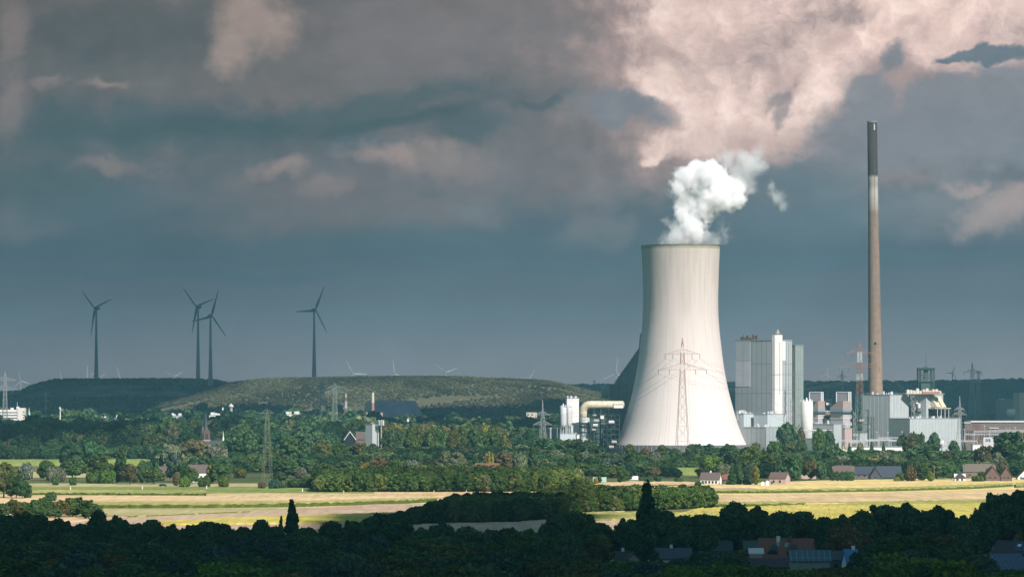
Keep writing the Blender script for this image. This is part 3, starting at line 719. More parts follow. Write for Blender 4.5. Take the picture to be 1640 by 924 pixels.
mb = MB(); pz = [(0, 14.6), (18, 13.2), (60, 11.6), (100, 10.6), (160, 9.4), (207, 8.4), (245, 8.0), (HC, 7.9)]
mb.lathe([(13.4 / s_c, 0)] + [(a / s_c, z) for z, a in pz[1:]] + [(6.6 / s_c, HC), (6.6 / s_c, HC - 8)], 48, lean=lean); mb.build('shaft', chim_mat(), ch, smooth=True)
mb = MB(); mb.lathe([(8.15 / s_c, HC - 1.2), (8.15 / s_c, HC + .4), (7 / s_c, HC + .4)], 48, cap=False, lean=lean); mb.build('crown_ring', M_DCONC, ch, smooth=True)
mb = MB(); mb.box(lean * HC + 1.0, lean * HC + 2.2, -5.0, -4.2, HC - 8, HC - 2.5); mb.build('hatch', M_CONC, ch)
mb = MB(); mb.box(-.6 + lean * 97, .8 + lean * 97, -6.5, -5.6, 96.5, 98.5); mb.build('opening', M_BLACK, ch)
mb = MB()
for k_ in range(6): mb.bar((lean * 250 + 1.4, -4.7, 210 + k_ * 0), (lean * 250 + 1.4, -4.7, 262), .12, 4)
mb.build('ladder', M_GSTEEL, ch)

# ------------------------------------------------------------------ plant buildings
AL = math.radians(50)
def frame(L, C, R, D, alpha=AL):
    s = F / D; ca, sa = math.cos(alpha), math.sin(alpha)
    return at(C, D), (R - C) / s / ca, (C - L) / s / sa
def plant(name, label, cat, C, D, alpha=AL, group=None):
    return empty(name, label, cat, (at(C, D).x, D, 0), alpha, group)
def rail(mb, w1, w2, z, o=.3, h=1.1, step=4.0):
    for a in np.arange(o, w1 - o, step): mb.bar((a, o, z), (a, o, z + h), .06)
    for a in np.arange(o, w2 - o, step): mb.bar((o, a, z), (o, a, z + h), .06)
    mb.bar((o, o, z + h), (w1 - o, o, z + h), .06); mb.bar((o, o, z + h), (o, w2 - o, z + h), .06)

# boiler house
D0 = 3960.0
def H(py, D=D0): return zz(py, D)
p_, w1, w2 = frame(1180, 1236, 1271, D0)
bh = plant('boiler_house', 'tall grey clad boiler house with a white stair tower on its corner', 'power station building', 1236, D0)
h = H(545.5)
MB().box(0, w1, 0, w2, 0, h).build('wall', M_BOIL, bh)
mb = MB(); mb.box(-.3, w1 + .3, -.3, w2 + .3, h, h + .9); mb.build('roof', M_GREY, bh)
s0 = F / D0; sa = math.sin(AL); ca = math.cos(AL)
ya, yb = (1236 - 1203) / s0 / sa, (1236 - 1180.5) / s0 / sa
mb = MB(); mb.box(-.25, 0, ya, yb, H(578), h - .2); mb.build('cladding_panel', panel('pale_mauve_cladding', .42, .45, .47, 30, .9), bh)
mb = MB(); mb.box(-.25, 0, ya, yb, H(619), H(578) - .2); mb.build('cladding_panel', panel('whitish_cladding', .55, .56, .60, 30, .9), bh)
xa, xb = (1254.3 - 1236) / s0 / ca, (1259.3 - 1236) / s0 / ca
mb = MB(); mb.box(xa, xb, -.3, 0, H(577), H(546)); mb.build('cladding_panel', M_WHITE, bh)
for k in range(5):
    z0_ = H(652 + k * 11); MB().box(w1 * .5, w1, -.05, 0, z0_ - 3.0, z0_).build('louvre_band', M_MAUVE, bh)
st = MB(); r_ = random.Random(3)
for k in range(16):
    yy = r_.uniform(.42, .95) * w2; hh = r_.uniform(1.0, 5.0); ww = r_.uniform(.5, 1.6)
    st.box(2, 2 + ww, yy, yy + ww, h + .9, h + .9 + hh)
st.box(1, 5, w2 * .5, w2 * .8, h + .9, h + 2.8); rail(st, w1, w2, h + .9)
st.build('roof_vents', plain('rusty_machinery', .16, .12, .10), bh)
# stair tower
tx0, tx1 = (1234.8 - 1246) / s0, 0
a1, a2 = 13.0 / s0 / ca, 3.2
stt = plant('stair_tower', 'narrow white stair tower standing against the boiler house', 'stair tower', 1236, D0)
stt.location += Vector((math.sin(AL), -math.cos(AL), 0)) * 3.3 + Vector((ca, math.sin(AL), 0)) * .1
ht = H(536, D0 - 14)
MB().box(0, a1, 0, a2, 0, ht).build('wall', panel('white_cladding', .78, .75, .72, 60, .9, 12), stt)
mb = MB()
for k in range(26):
    z_ = 52 + k * (ht - 58) / 26; mb.box(a1 * .62, a1 * .62 + .7, -.12, 0, z_, z_ + 1.3)
mb.build('window_strip', M_GLASS, stt)
mb = MB(); mb.lathe([(1.7, ht), (1.7, ht + 1.6), (2.6, ht + 1.8), (2.6, ht + 1.2), (1.2, ht + 2.6), (1.2, ht + 4.4), (0.2, ht + 4.8)], 14, c=(a1 * .55, 1.6)); rail(mb, a1, a2, ht)
mb.build('roof_vent', M_GSTEEL, stt)
# green slab behind
p2, a1, a2 = frame(1271.5, 1273.5, 1288, D0 + 30)
sl = plant('boiler_annex', 'green grey slab block beside the boiler house, slightly lower than it', 'power station building', 1273.5, D0 + 30)
MB().box(0, a1, 0, max(a2, 14), 0, H(553.5, D0 + 30)).build('wall', M_GREEN, sl)
MB().box(-.3, a1 + .3, -.3, max(a2, 14) + .3, H(553.5, D0 + 30), H(552.6, D0 + 30)).build('roof', M_GREY, sl)

def block(label, L, C, R, top, D, mat, name='plant_building', vents=0, seed=0, roofmat=None, railq=True, alpha=AL, cat='power station building', base=0.0):
    p, a1, a2 = frame(L, C, R, D, alpha); e = plant(name, label, cat, C, D, alpha); h = zz(top, D); r = random.Random(seed)
    MB().box(0, a1, 0, a2, base, h).build('wall', mat, e)
    mb = MB(); mb.box(-.25, a1 + .25, -.25, a2 + .25, h, h + .5); mb.build('roof', roofmat or M_GREY, e)
    if vents:
        for k in range(vents):
            mb = MB(); x = r.uniform(.1, .9) * a1; y = r.uniform(.1, .9) * a2; q = r.uniform(.5, 1.1)
            if r.random() < .5: mb.lathe([(q, h + .5), (q, h + .5 + q * 2), (q * 1.3, h + .5 + q * 2.2), (q * .3, h + .5 + q * 2.8)], 10, c=(x, y))
            else: mb.box(x, x + q * 2, y, y + q * 2, h + .5, h + .5 + q * 1.5)
            mb.build('roof_vent', M_ALU, e)
        if railq: mb = MB(); rail(mb, a1, a2, h + .5); mb.build('railing', M_ALU, e)
    return e, a1, a2, h
block('pale blue hall with white roof vents between the cooling tower and the boiler house', 1183, 1191, 1208, 663, 3930, M_LIGHT, vents=5, seed=1)
block('wide pale blue hall at the foot of the white stair tower', 1208.5, 1229, 1261, 663.5, 3925, M_LIGHT, vents=8, seed=2)
block('small white block behind the hall next to the cooling tower', 1180, 1184, 1191.5, 657, 3945, M_WHITE, seed=3)
block('dark and light teal block closest to the cooling tower foot', 1192, 1226.5, 1246, 684.5, 3880, M_TEAL, vents=9, seed=4)
block('low teal annex with a brown canopy roof', 1246.5, 1255, 1263, 690, 3870, M_LIGHT, seed=5, roofmat=M_RUST)
e, a1, a2, h = block('flat pale blue office with a dark ribbon window', 1262, 1264.5, 1288, 696, 3850, panel('office_cladding', .55, .66, .68, 9, .8), name='office_building', seed=6, alpha=math.radians(25))
MB().box(1, a1 - 1, -.1, 0, h - 4.6, h - 3.2).build('window', M_GLASS, e)
MB().box(2.6, a1 - 5, -.1, 0, h - 8.4, h - 7.2).build('window', M_GLASS, e)
MB().box(.5, 4.5, 1, 4, h + .5, h + 2.2).build('roof_plant', M_WHITE, e)
block('long low white shed in front of the filter houses', 1291, 1310, 1336, 703, 3800, M_WHITE, name='shed', seed=7, alpha=math.radians(20))
e, a1, a2, h = block('low teal hall below the filter houses', 1300, 1335, 1349, 679.5, 3890, M_HALL, vents=5, seed=8)

def silo(label, px, w_, top, base_, D, mat, deck=True):
    e = empty('silo', label, 'silo', (at(px, D).x, D, 0)); r = w_ / 2 * D / F; h = zz(top, D); b = max(0, zz(base_, D))
    MB().lathe([(r * .5, max(0, b - 3)), (r, b), (r, h - .8), (r * .92, h)], 32).build('body', mat, e, smooth=True)
    if b > 1.5:
        mb = MB()
        for k in range(8): a = k * math.pi / 4; mb.bar((r * .9 * math.cos(a), r * .9 * math.sin(a), 0), (r * .9 * math.cos(a), r * .9 * math.sin(a), b + 1), .3)
        mb.build('support_frame', M_GSTEEL, e)
    if deck:
        mb = MB()
        for k in range(18): a = k * math.pi / 9; mb.bar((r * math.cos(a), r * math.sin(a), h), (r * math.cos(a), r * math.sin(a), h + 1.2), .08)
        for z_ in (h + .6, h + 1.2): mb.tube([(r * math.cos(k * math.pi / 9), r * math.sin(k * math.pi / 9), z_) for k in range(19)], .06, 4)
        mb.build('railing', mat, e)
        MB().lathe([(.9, h), (.9, h + 1.2), (.3, h + 3.4)], 10).build('filter_housing', mat, e)
        MB().lathe([(.5, h), (.5, h + 2)], 8, c=(r * .6, -r * .3)).build('vent', mat, e); MB().lathe([(.5, h), (.5, h + 1.6)], 8, c=(-r * .5, -r * .3)).build('vent', mat, e)
        MB().bar((r + .1, -.4, b), (r + .1, -.4, h), .12).build('pipe', mat, e)
    return e
silo('plain white cylindrical silo standing between the boiler house and the filter houses', 1291.8, 19.5, 642.5, 760, 3900, M_WHITE)
silo('slim aluminium silo, the wider of the pair on the pale plinth', 902, 10.6, 652, 680, 3880, M_ALU)
silo('slim aluminium silo, the narrower of the pair beside the white tower block', 911.4, 8.4, 653, 680, 3884, M_ALU)

# filter houses (electrostatic precipitators)
def filter_house(label, L, C, R, D, topL, topR, seed):
    p, a1, a2 = frame(L, C, R, D); e = plant('filter_house', label, 'filter house', C, D); hb = zz(656, D); hs = zz(642, D); ht = zz(629, D)
    MB().box(0, a1, 0, a2, 8, hb - 3).build('body', panel('filter_cladding', .44, .43, .48, 4, .85, 8), e)
    mb = MB()
    for z_ in (zz(671, D), zz(681, D)): mb.box(-.3, a1 + .3, -.3, a2 + .3, z_, z_ + 1.0)
    mb.build('cream_band', M_CREAM, e)
    mb = MB(); mb.box(-1.6, a1 + 1.6, -1.6, a2 + 1.6, hb - 3, hb - 1.8); rail(mb, a1 + 1, a2 + 1, hb - 1.8, -1.3); mb.build('walkway', M_STEEL, e)
    mb = MB(); mb.box(-.2, a1 + .2, -.2, a2 + .2, hb - 1.8, hb + 2.2); mb.build('collar', M_GREY, e)
    # sloping hood: rises to the right/back
    mb = MB(); mb.prism([(0, hb + 2.2), (a2, hb + 2.2), (a2 * .35, hs), (0, hs)], 0.1, a1, axis='x'); mb.build('hood', M_RUST, e)
    q, b1, b2 = frame(topL, (topL + topR) / 2 + 7, topR, D + 10)
    u0 = ((topL + topR) / 2 + 7 - C) / (F / D)
    mb = MB(); ox = u0 * ca + 6 * sa; oy = -u0 * sa + 6 * ca
    mb.box(ox, ox + b1, oy, oy + b2, hs - .5, ht); mb.build('head_box', panel('head_cladding', .34, .35, .38, 2, .8), e)
    mb = MB()
    for (x_, y_) in ((ox, oy), (ox + b1, oy), (ox, oy + b2)): mb.bar((x_, y_, hs - 1), (x_, y_, ht + .8), .35)
    mb.bar((ox, oy, ht + .6), (ox + b1, oy, ht + .6), .3); mb.bar((ox, oy, ht + .6), (ox, oy + b2, ht + .6), .3); mb.build('frame', M_WHITE, e)
    for x_ in np.linspace(.5, a1 - .5, 3):
        for y_ in np.linspace(.5, a2 - .5, 3): MB().bar((x_, y_, 0), (x_, y_, 8.2), .4).build('leg', M_GSTEEL, e)
filter_house('mauve grey filter house with a sloping rusty hood, right behind the white silo', 1302, 1310, 1322, 3935, 1298, 1319.5, 1)
filter_house('larger mauve grey filter house with a sloping rusty hood, beside the red and white pylon', 1331, 1350, 1365.5, 3925, 1341.5, 1364, 2)
# steelwork with vessels between filter house and turbine hall
def steel_tower(name, label, cat, px0, px1, top, D, vessels, seed, ny=2, lv=6, rad=.28):
    e = empty(name, label, cat, (at(px0, D).x, D, 0)); wd = (px1 - px0) * D / F; h = zz(top, D); r = random.Random(seed); mb = MB(); nx_ = 3; dp = wd * .7
    X = np.linspace(0, wd, nx_); Y = np.linspace(0, dp, ny); Z = np.linspace(0, h, lv + 1)
    for x in X:
        for y in Y: mb.bar((x, y, 0), (x, y, h), rad)
    for z in Z[1:]:
        for y in Y: mb.bar((0, y, z), (wd, y, z), rad * .8)
        for x in X: mb.bar((x, 0, z), (x, dp, z), rad * .8)
        mb.box(0, wd, 0, dp, z - .12, z)
    for i in range(lv):
        for j in range(nx_ - 1):
            if r.random() < .8:
                a, b = (X[j], X[j + 1]) if r.random() < .5 else (X[j + 1], X[j]); mb.bar((a, 0, Z[i]), (b, 0, Z[i + 1]), rad * .6)
    mb.build('steelwork', M_STEEL, e)
    for k in range(vessels):
        z = Z[r.randrange(0, lv)] + h / lv * .5; x = r.uniform(.15, .75) * wd; q = r.uniform(.8, h / lv * .36)
        mb = MB(); mb.tube([(x - q * 1.8, -.6 - q * .3, z), (x - q * 1.5, -.6 - q * .3, z), (x + q * 1.5, -.6 - q * .3, z), (x + q * 1.8, -.6 - q * .3, z)], [q * .4, q, q, q * .4], 12)
        mb.build('vessel', r.choice([M_ALU, M_MAUVE, M_PINK, M_GSTEEL]), e, smooth=False)
    return e
steel_tower('pipe_rack', 'dark open steelwork holding pipes and vessels beside the lattice pylon foot', 'steel structure', 1366, 1391, 656, 3930, 8, 5)
steel_tower('pipe_rack', 'small dark pipe frame squeezed between the two filter houses', 'steel structure', 1322, 1331, 640, 3950, 5, 6)
steel_tower('pipe_rack', 'thin open steel frame next to the turbine hall wall', 'steel structure', 1391, 1400, 668, 3925, 1, 7, lv=4, rad=.2)
block('small pinkish switch house with balconies below the filter houses', 1350, 1353, 1366, 686, 3870, M_PINK, vents=0, seed=9)
block('low pale green control hut at the pylon foot', 1374, 1377, 1390, 694, 3840, M_HALL, seed=10)

# turbine hall
e, a1, a2, h = block('large pale green turbine hall in front of the tall chimney', 1384, 1425, 1459, 632.5, 3960, M_HALL, name='turbine_hall', vents=12, seed=11, cat='turbine hall')
mb = MB()
for k in range(6): mb.box(-.04, 0, a2 * (k + .6) / 6.5, a2 * (k + .6) / 6.5 + .5, 2, h - 1)
for k in range(5): mb.box(a1 * (k + .7) / 5.6, a1 * (k + .7) / 5.6 + .5, -.04, 0, 2, h - 1)
mb.build('light_strip', M_ALU, e)
e2, b1, b2, h2 = block('upper block of the turbine hall with two sloping cream chutes', 1459.5, 1483, 1514, 632, 3975, M_HALL, name='bunker_block', vents=4, seed=12)
cx0 = b1 * .28
for k in range(2):
    mb = MB(); x0 = cx0 + k * b1 * .30
    mb.prism([(-.3, zz(635, 3975)), (-7.0, zz(652, 3975)), (-.3, zz(652, 3975))], x0, x0 + b1 * .24, axis='x'); mb.build('chute', M_CREAM, e2)
MB().box(b1 * .12, b1 * 1.05, -7.6, 0, zz(654.5, 3975), zz(653.2, 3975)).build('ledge', M_CREAM, e2)
MB().box(b1 * .14, b1 * .98, -.4, 0, zz(669, 3975), zz(655, 3975)).build('opening', M_BLACK, e2)
mb = MB()
for k in range(4): mb.bar((b1 * (.3 + k * .22), -6.8, 0), (b1 * (.3 + k * .22), -6.8, zz(654, 3975)), .35)
mb.build('post_frame', M_ALU, e2)
mb = MB(); r_ = random.Random(5)
for k in range(9):
    y = b2 * r_.uniform(.35, .95); z = r_.uniform(zz(660, 3975), zz(645, 3975)); q = r_.uniform(.5, 1.3); mb.tube([(-.6 - q, y, z), (-.6 - q, y, z + q * 3)], [q, q], 10)
mb.build('pipework', M_WHITE, e2)
mb = MB(); mb.box(-1.8, 0, b2 * .3, b2, zz(660.5, 3975), zz(659, 3975)); mb.build('gallery', M_BLACK, e2)
e3, c1, c2, h3 = block('long low pale green hall spreading in front of the turbine hall', 1427, 1457, 1545, 670.5, 3860, M_HALL, name='machine_hall', vents=10, seed=13, alpha=math.radians(35))
MB().box(c1 * .55, c1 * .63, -.15, 0, 1, 9).build('gate', M_BLACK, e3)
MB().box(c1 * .52, c1 * .66, -.25, 0, 9.4, 12.5).build('gate_frame', M_WHITE, e3)
# roof plant on the hall
rp = plant('roof_machinery', 'cream and red machinery housings on the turbine hall roof below the winding frame', 'roof plant', 1470, 3972, math.radians(10)); zb = zz(632, 3972) + 1.0
rp.location.z = zb
r_ = random.Random(9)
for k in range(11):
    x = -10 + k * 2.9; hh = r_.uniform(2.5, 5.2)
    mb = MB(); mb.prism([(x, 0), (x + 2.5, 0), (x + 2.5, hh * .8), (x + 1.2, hh), (x, hh * .8)], 0, 3 + (k % 3)); mb.build('housing', M_CREAM if k % 3 else M_ALU, rp)
MB().box(4, 20, -1.5, -.2, .2, 1.8).build('red_panel', M_RED, rp)
mb = MB(); mb.box(-12, 24, -2, 8, -.5, 0); mb.build('deck', M_RUST, rp)
# winding frame
hf = empty('winding_tower', 'dark steel winding tower frame with a mast rising above the turbine hall roof', 'winding tower', (at(1471, 4050).x, 4050, 0), 0)
s4 = F / 4050.0; W4 = 25.5 / s4; zt4 = zz(590, 4050); mb = MB()
for x in (0, W4 * .16, W4 * .84, W4):
    for y in (0, W4 * .8): mb.bar((x, y, 0), (x, y, zt4), .42)
for z in (zz(611, 4050), zz(592, 4050), zz(590.3, 4050), zz(632, 4050)):
    for y in (0, W4 * .8): mb.bar((0, y, z), (W4, y, z), .45)
    for x in (0, W4): mb.bar((x, 0, z), (x, W4 * .8, z), .45)
mb.build('frame', M_STEEL, hf)
mb = MB(); mb.box(W4 * .2, W4 * .8, 1, W4 * .7, zz(632, 4050), zz(609, 4050)); mb.box(W4 * .37, W4 * .63, 2, W4 * .6, zz(609, 4050), zt4); mb.build('housing', M_STEEL, hf)
mb = MB(); mb.box(-.6, W4 + .6, -.6, W4 * .8 + .6, zt4, zt4 + .7); mb.prism([(W4 * .3, zt4 + .7), (W4 * .7, zt4 + .7), (W4 * .5, zt4 + 2.2)], 2, W4 * .6); mb.build('roof', M_STEEL, hf)
for k in range(2):
    mb = MB(); c = Vector((W4 * (.33 + .34 * k), W4 * .3, zz(605, 4050))); r = 3.0
    for j in range(20): a, b = 2 * math.pi * j / 20, 2 * math.pi * (j + 1) / 20; mb.bar(c + Vector((r * math.cos(a), 0, r * math.sin(a))), c + Vector((r * math.cos(b), 0, r * math.sin(b))), .2)
    for j in range(6): a = math.pi * j / 3; mb.bar(c, c + Vector((r * math.cos(a), 0, r * math.sin(a))), .1)
    mb.build('winding_wheel', M_STEEL, hf)
MB().bar((W4 * .5, W4 * .4, zt4), (W4 * .5, W4 * .4, zz(566.5, 4050)), .22, 5).build('mast', M_STEEL, hf)

# brick hall on the right
bk = empty('brick_hall', 'long red brown brick hall with tall windows behind the switchyard', 'factory hall', (at(1545, 4120).x, 4120, 0), math.radians(6)); s5 = F / 4120.0
Lb = 130 / s5; hb_ = zz(677.5, 4120)
MB().box(0, Lb, 0, 26, 0, hb_).build('wall', M_DBRICK, bk)
MB().box(14 / s5, 24 / s5, -.3, 0, 0, hb_ - .2).build('brick_bay', M_BRICK, bk)
mb = MB(); mb.box(-.5, 10 / s5, -.5, 26.5, hb_, hb_ + .8); mb.box(9.5 / s5, Lb, -.9, 26.5, hb_ + .8, hb_ + 2.2); mb.build('roof', M_ALU, bk)
for k in range(34):
    x = 2 + k * 2.1
    MB().box(x, x + 1.0, -.15, 0, hb_ * .42, hb_ * .72).build('window', M_GLASS, bk)
MB().box(40 / s5, 55 / s5, -1.2, 0, hb_ - 5, hb_ - 4).build('duct', M_CONC, bk)

e, a1, a2, h = block('grey industrial shed far behind the brick hall', 1596, 1601, 1625, 640.5, 5500, M_GREY, name='industrial_shed', vents=3, seed=14, alpha=math.radians(20), cat='building')
e, a1, a2, h = block('tall grey block with a cream end wall at the far right behind the brick hall', 1624, 1632, 1662, 629, 5450, panel('dull_cream_cladding', .55, .47, .38, 12, .8), name='industrial_block', vents=3, seed=15, alpha=math.radians(30), cat='building')
silo('small white horizontal tank shed in front of the far grey shed', 1619, 14, 655, 664, 5400, M_WHITE, False)

# ------------------------------------------------------------------ flue gas plant left of the tower
e, a1, a2, h = block('white windowless tower block beside the pair of aluminium silos', 905.5, 908, 927.3, 638, 3900, panel('white_tower_cladding', .78, .73, .72, 60, .9), name='tower_block', vents=4, seed=16, alpha=math.radians(15))
block('pale teal plinth building carrying the two aluminium silos', 899, 900, 918, 681, 3882, M_LIGHT, seed=17, alpha=math.radians(10), railq=False)
block('lower pale teal base building under the silo plinth', 895.5, 897, 922, 694.2, 3860, M_LIGHT, seed=18, alpha=math.radians(10))
block('white entrance pillar between the silo base and the drum stack', 922.2, 924, 928, 696, 3850, M_WHITE, seed=19, alpha=math.radians(10))
block('small flat grey shed with a white roof edge left of the silo base', 868, 870, 893, 686, 3900, M_GREY, seed=20, alpha=math.radians(12), roofmat=M_WHITE)
# big cream duct
dt = empty('flue_gas_duct', 'big ribbed cream pipe bending down beside the cooling tower', 'duct', (at(934, 3880).x, 3880, 0)); s6 = F / 3880.0
rD = 6.2 / s6; zc = zz(648, 3880)
pts = [(0, 0, zz(668, 3880)), (0, 0, zz(662, 3880))]
for k in range(9):
    a = math.pi - k * math.pi / 16; R_ = 10.5 / s6; pts.append((R_ + R_ * math.cos(a), 0, zc - R_ + R_ * math.sin(a) + 0))
x_end = (998 - 934) / s6; pts += [(R_ + (x_end - R_) * k / 6, k * 2.0, zc) for k in range(1, 7)]
MB().tube(pts, rD, 22).build('pipe', M_CREAM, dt, smooth=True)
mb = MB()
P_ = [Vector(p) for p in pts]
for i in range(1, len(P_) - 1):
    d = (P_[i + 1] - P_[i - 1]).normalized(); mb.tube([P_[i] - d * .18, P_[i] + d * .18], rD * 1.035, 22)
for i in range(10, len(P_) - 1):
    m_ = (P_[i] + P_[i + 1]) / 2; mb.tube([m_ + Vector((-.18, 0, 0)), m_ + Vector((.18, 0, 0))], rD * 1.03, 22)
mb.build('stiffener_rings', plain('dull_cream', .50, .42, .27), dt)
mb = MB()
for x in (17 / s6, 28 / s6, 40 / s6, 52 / s6):
    mb.bar((x, 1.5, 0), (x, 1.5, zc - rD), .35); mb.bar((x, -1.5, 0), (x, -1.5, zc - rD), .35)
    for k in range(6): z = k * (zc - rD) / 6; mb.bar((x, 1.5, z), (x, -1.5, z + (zc - rD) / 6), .18)
mb.build('support_frame', M_STEEL, dt)
ds = empty('drum_stack', 'stack of round grey scrubber drums under the end of the cream pipe', 'scrubber', (at(936.5, 3878).x, 3878, 0)); rr_ = 8.0 / s6
for k, (y0, y1, q) in enumerate(((677, 668.5, .96), (684, 680, .8), (691, 686, .85), (697, 693, .9), (710, 698.5, 1.0))):
    MB().lathe([(rr_ * q * .96, max(0, zz(y0, 3878))), (rr_ * q, max(.3, zz(y0, 3878) + .3)), (rr_ * q, zz(y1, 3878) - .3), (rr_ * q * .9, zz(y1, 3878))], 28).build('drum', M_ALU if k != 1 else M_MAUVE, ds, smooth=False)
mb = MB()
for k in range(8): a = k * math.pi / 4; mb.bar((rr_ * .9 * math.cos(a), rr_ * .9 * math.sin(a), 0), (rr_ * .9 * math.cos(a), rr_ * .9 * math.sin(a), zz(668, 3878)), .3)
for y in (682, 692, 700): mb.lathe([(rr_ * 1.1, zz(y, 3878)), (rr_ * 1.1, zz(y, 3878) + .2)], 20)
mb.build('frame', M_STEEL, ds)
steel_tower('steel_tower', 'dark green braced steel tower under the cream pipe, nearest the drums', 'steel structure', 943, 961, 661, 3885, 2, 11, lv=8)
steel_tower('steel_tower', 'dark green braced steel tower under the cream pipe, next to the cooling tower', 'steel structure', 961, 985, 656, 3895, 1, 12, lv=7)
block('white box cabin on the end of the cream pipe', 982, 983, 998, 648, 3868, M_WHITE, name='cabin', seed=21, alpha=math.radians(5), base=zz(653.3, 3868))
block('small white box hung halfway up the braced steel', 961.2, 961.8, 967.3, 665.5, 3868, M_WHITE, name='cabin', seed=22, alpha=math.radians(5), base=zz(670.5, 3868))
block('dark low equipment building filling the space under the cream pipe', 943, 945, 986, 674, 3925, panel('dark_green_cladding', .06, .09, .09, 3, .6), seed=33, alpha=math.radians(6), vents=4)
steel_tower('steel_tower', 'dark green braced steel tower squeezed between pipe and cooling tower wall', 'steel structure', 966, 992, 664, 3870, 3, 14, lv=8, rad=.22)
steel_tower('steel_tower', 'dark steel frame just right of the scrubber drums', 'steel structure', 946, 958, 670, 3868, 3, 15, lv=8, rad=.2)
# old boiler house behind the tower, with sloping flank
ob = empty('old_boiler_house', 'dark teal building with a long sloping flank half hidden behind the cooling tower', 'power station building', (at(983, 3990).x, 3990, 0)); s7 = F / 3990.0
fx = lambda p: (p - 983) / s7
MB().prism([(fx(985), zz(615, 3990)), (fx(1025), zz(559, 3990)), (fx(1027.5), zz(533, 3990)), (fx(1031), zz(531, 3990)), (fx(1070), zz(531, 3990)), (fx(1070), 0), (fx(983), 0)], 0, 50).build('wall', panel('dark_teal_cladding', .20, .25, .26, 12, .8, 14), ob)
MB().prism([(fx(986), zz(614, 3990) + .6), (fx(1025), zz(559, 3990) + .6), (fx(1025), zz(559, 3990) + 1.2), (fx(986), zz(614, 3990) + 1.2)], -1.0, 49).build('sloping_gallery', M_GREY, ob)
MB().box(fx(1023.5), fx(1025), -1.5, 0, zz(600, 3990), zz(575, 3990)).build('stair_shaft', M_STEEL, ob)
e, a1, a2, h = block('dark teal block with a flat roof just behind the cream pipe', 976, 978, 1012, 615.5, 3975, panel('dark_teal_block', .15, .20, .205, 7, .7), seed=23, alpha=math.radians(8))
e, a1, a2, h = block('low dark blue grey building under the cream pipe at the cooling tower edge', 975, 977, 1004, 657, 3940, panel('dark_blue_cladding', .11, .14, .17, 4, .75), seed=24, alpha=math.radians(8))
silo('round teal hopper poking out left of the dark teal block', 969.5, 14, 617, 632, 3972, panel('teal_hopper', .22, .33, .31, 2, .8), False)
# inclined conveyor far left of the plant
cv = empty('conveyor_bridge', 'long covered conveyor bridge on trestles running to the plant from the tall trees', 'conveyor', (at(814, 4300).x, 4300, 0)); s8 = F / 4300.0
mb = MB(); L8 = 50 / s8; mb.box(0, 3, 0, 3, zz(706, 4300) - 1, zz(706, 4300)); mb.prism([(0, zz(704, 4300)), (L8, zz(709, 4300)), (L8, zz(706.5, 4300)), (0, zz(701.5, 4300))], 0, 3.5); mb.build('gallery', M_ALU, cv)
mb = MB()
for k in range(6): x = k * L8 / 5; mb.bar((x, 1, 0), (x, 1, zz(704 + k, 4300)), .3); mb.bar((x, 1, 0), (x + 2, 1, zz(704 + k, 4300)), .2)
mb.build('trestle_frame', M_GSTEEL, cv)
cv2 = empty('conveyor_bridge', 'inclined conveyor climbing to the grey shed beside the silo base', 'conveyor', (at(842, 4200).x, 4200, 0))
mb = MB(); mb.prism([(0, zz(705, 4200)), (30 / s8, zz(693, 4200)), (30 / s8, zz(690.5, 4200)), (0, zz(702.5, 4200))], 0, 3); mb.build('gallery', M_GREY, cv2)
mb = MB()
for k in range(4): x = k * 9 / s8; mb.bar((x, 1, 0), (x, 1, zz(704 - 3.6 * k, 4200)), .3)
mb.build('trestle_frame', M_GSTEEL, cv2)
block('white cube building at the edge of the tall poplar wood', 798, 800, 809, 694.5, 4250, M_WHITE, name='white_building', seed=25, alpha=math.radians(15), cat='building')

# ------------------------------------------------------------------ pipe bridges, outside stairs and small plant along the halls
def pipe_bridge(label, px0, px1, D, row, n=3):
    s = F / D; L = (px1 - px0) / s; z = zz(row, D); e = empty('pipe_bridge', label, 'pipe bridge', (at(px0, D).x, D, 0))
    for k in range(n): MB().tube([(0, k * .9, z + .4 + .3 * (k % 2)), (L * .4, k * .9, z + .4 + .3 * (k % 2)), (L, k * .9, z + .4 + .3 * (k % 2))], .32 + .1 * (k % 2), 8).build('pipe', (M_ALU, M_GSTEEL, M_WHITE)[k % 3], e)
    mb = MB(); m_ = max(2, int(L / 8))
    for k in range(m_ + 1):
        x = L * k / m_; mb.bar((x, -.3, 0), (x, -.3, z), .18); mb.bar((x, n * .9, 0), (x, n * .9, z), .18); mb.bar((x, -.3, z), (x, n * .9, z), .18)
        if k < m_: mb.bar((x, -.3, z - 3), (x + L / m_, -.3, z), .1)
    mb.build('trestle_frame', M_STEEL, e); return e
pipe_bridge('low pipe bridge crossing in front of the flat pale blue office', 1248, 1300, 3830, 712)
pipe_bridge('pipe bridge between the white silo and the low teal hall', 1286, 1332, 3880, 690)
pipe_bridge('pipe bridge along the foot of the turbine hall', 1386, 1440, 3845, 706, 4)
pipe_bridge('pipe bridge along the front of the long pale green hall', 1440, 1520, 3790, 712, 3)
def stair_flight(label, px, D, top, wd, bot=728):
    s = F / D; h = zz(top, D); e = empty('outside_stair', label, 'staircase', (at(px, D).x, D, 0)); w_ = wd / s; mb = MB(); n = max(3, int(h / 4)); 
    for k in range(n):
        z0_, z1_ = h * k / n, h * (k + 1) / n; a, b = (0, w_) if k % 2 else (w_, 0)
        mb.bar((a, 0, z0_), (b, 0, z1_), .22); mb.bar((a, 0, z0_ + 1), (b, 0, z1_ + 1), .07)
    mb.build('flight', M_GSTEEL, e); mb = MB()
    for x in (0, w_):
        for y in (-.8, .8): mb.bar((x, y, 0), (x, y, h + 1), .14)
    mb.build('frame', M_GSTEEL, e)
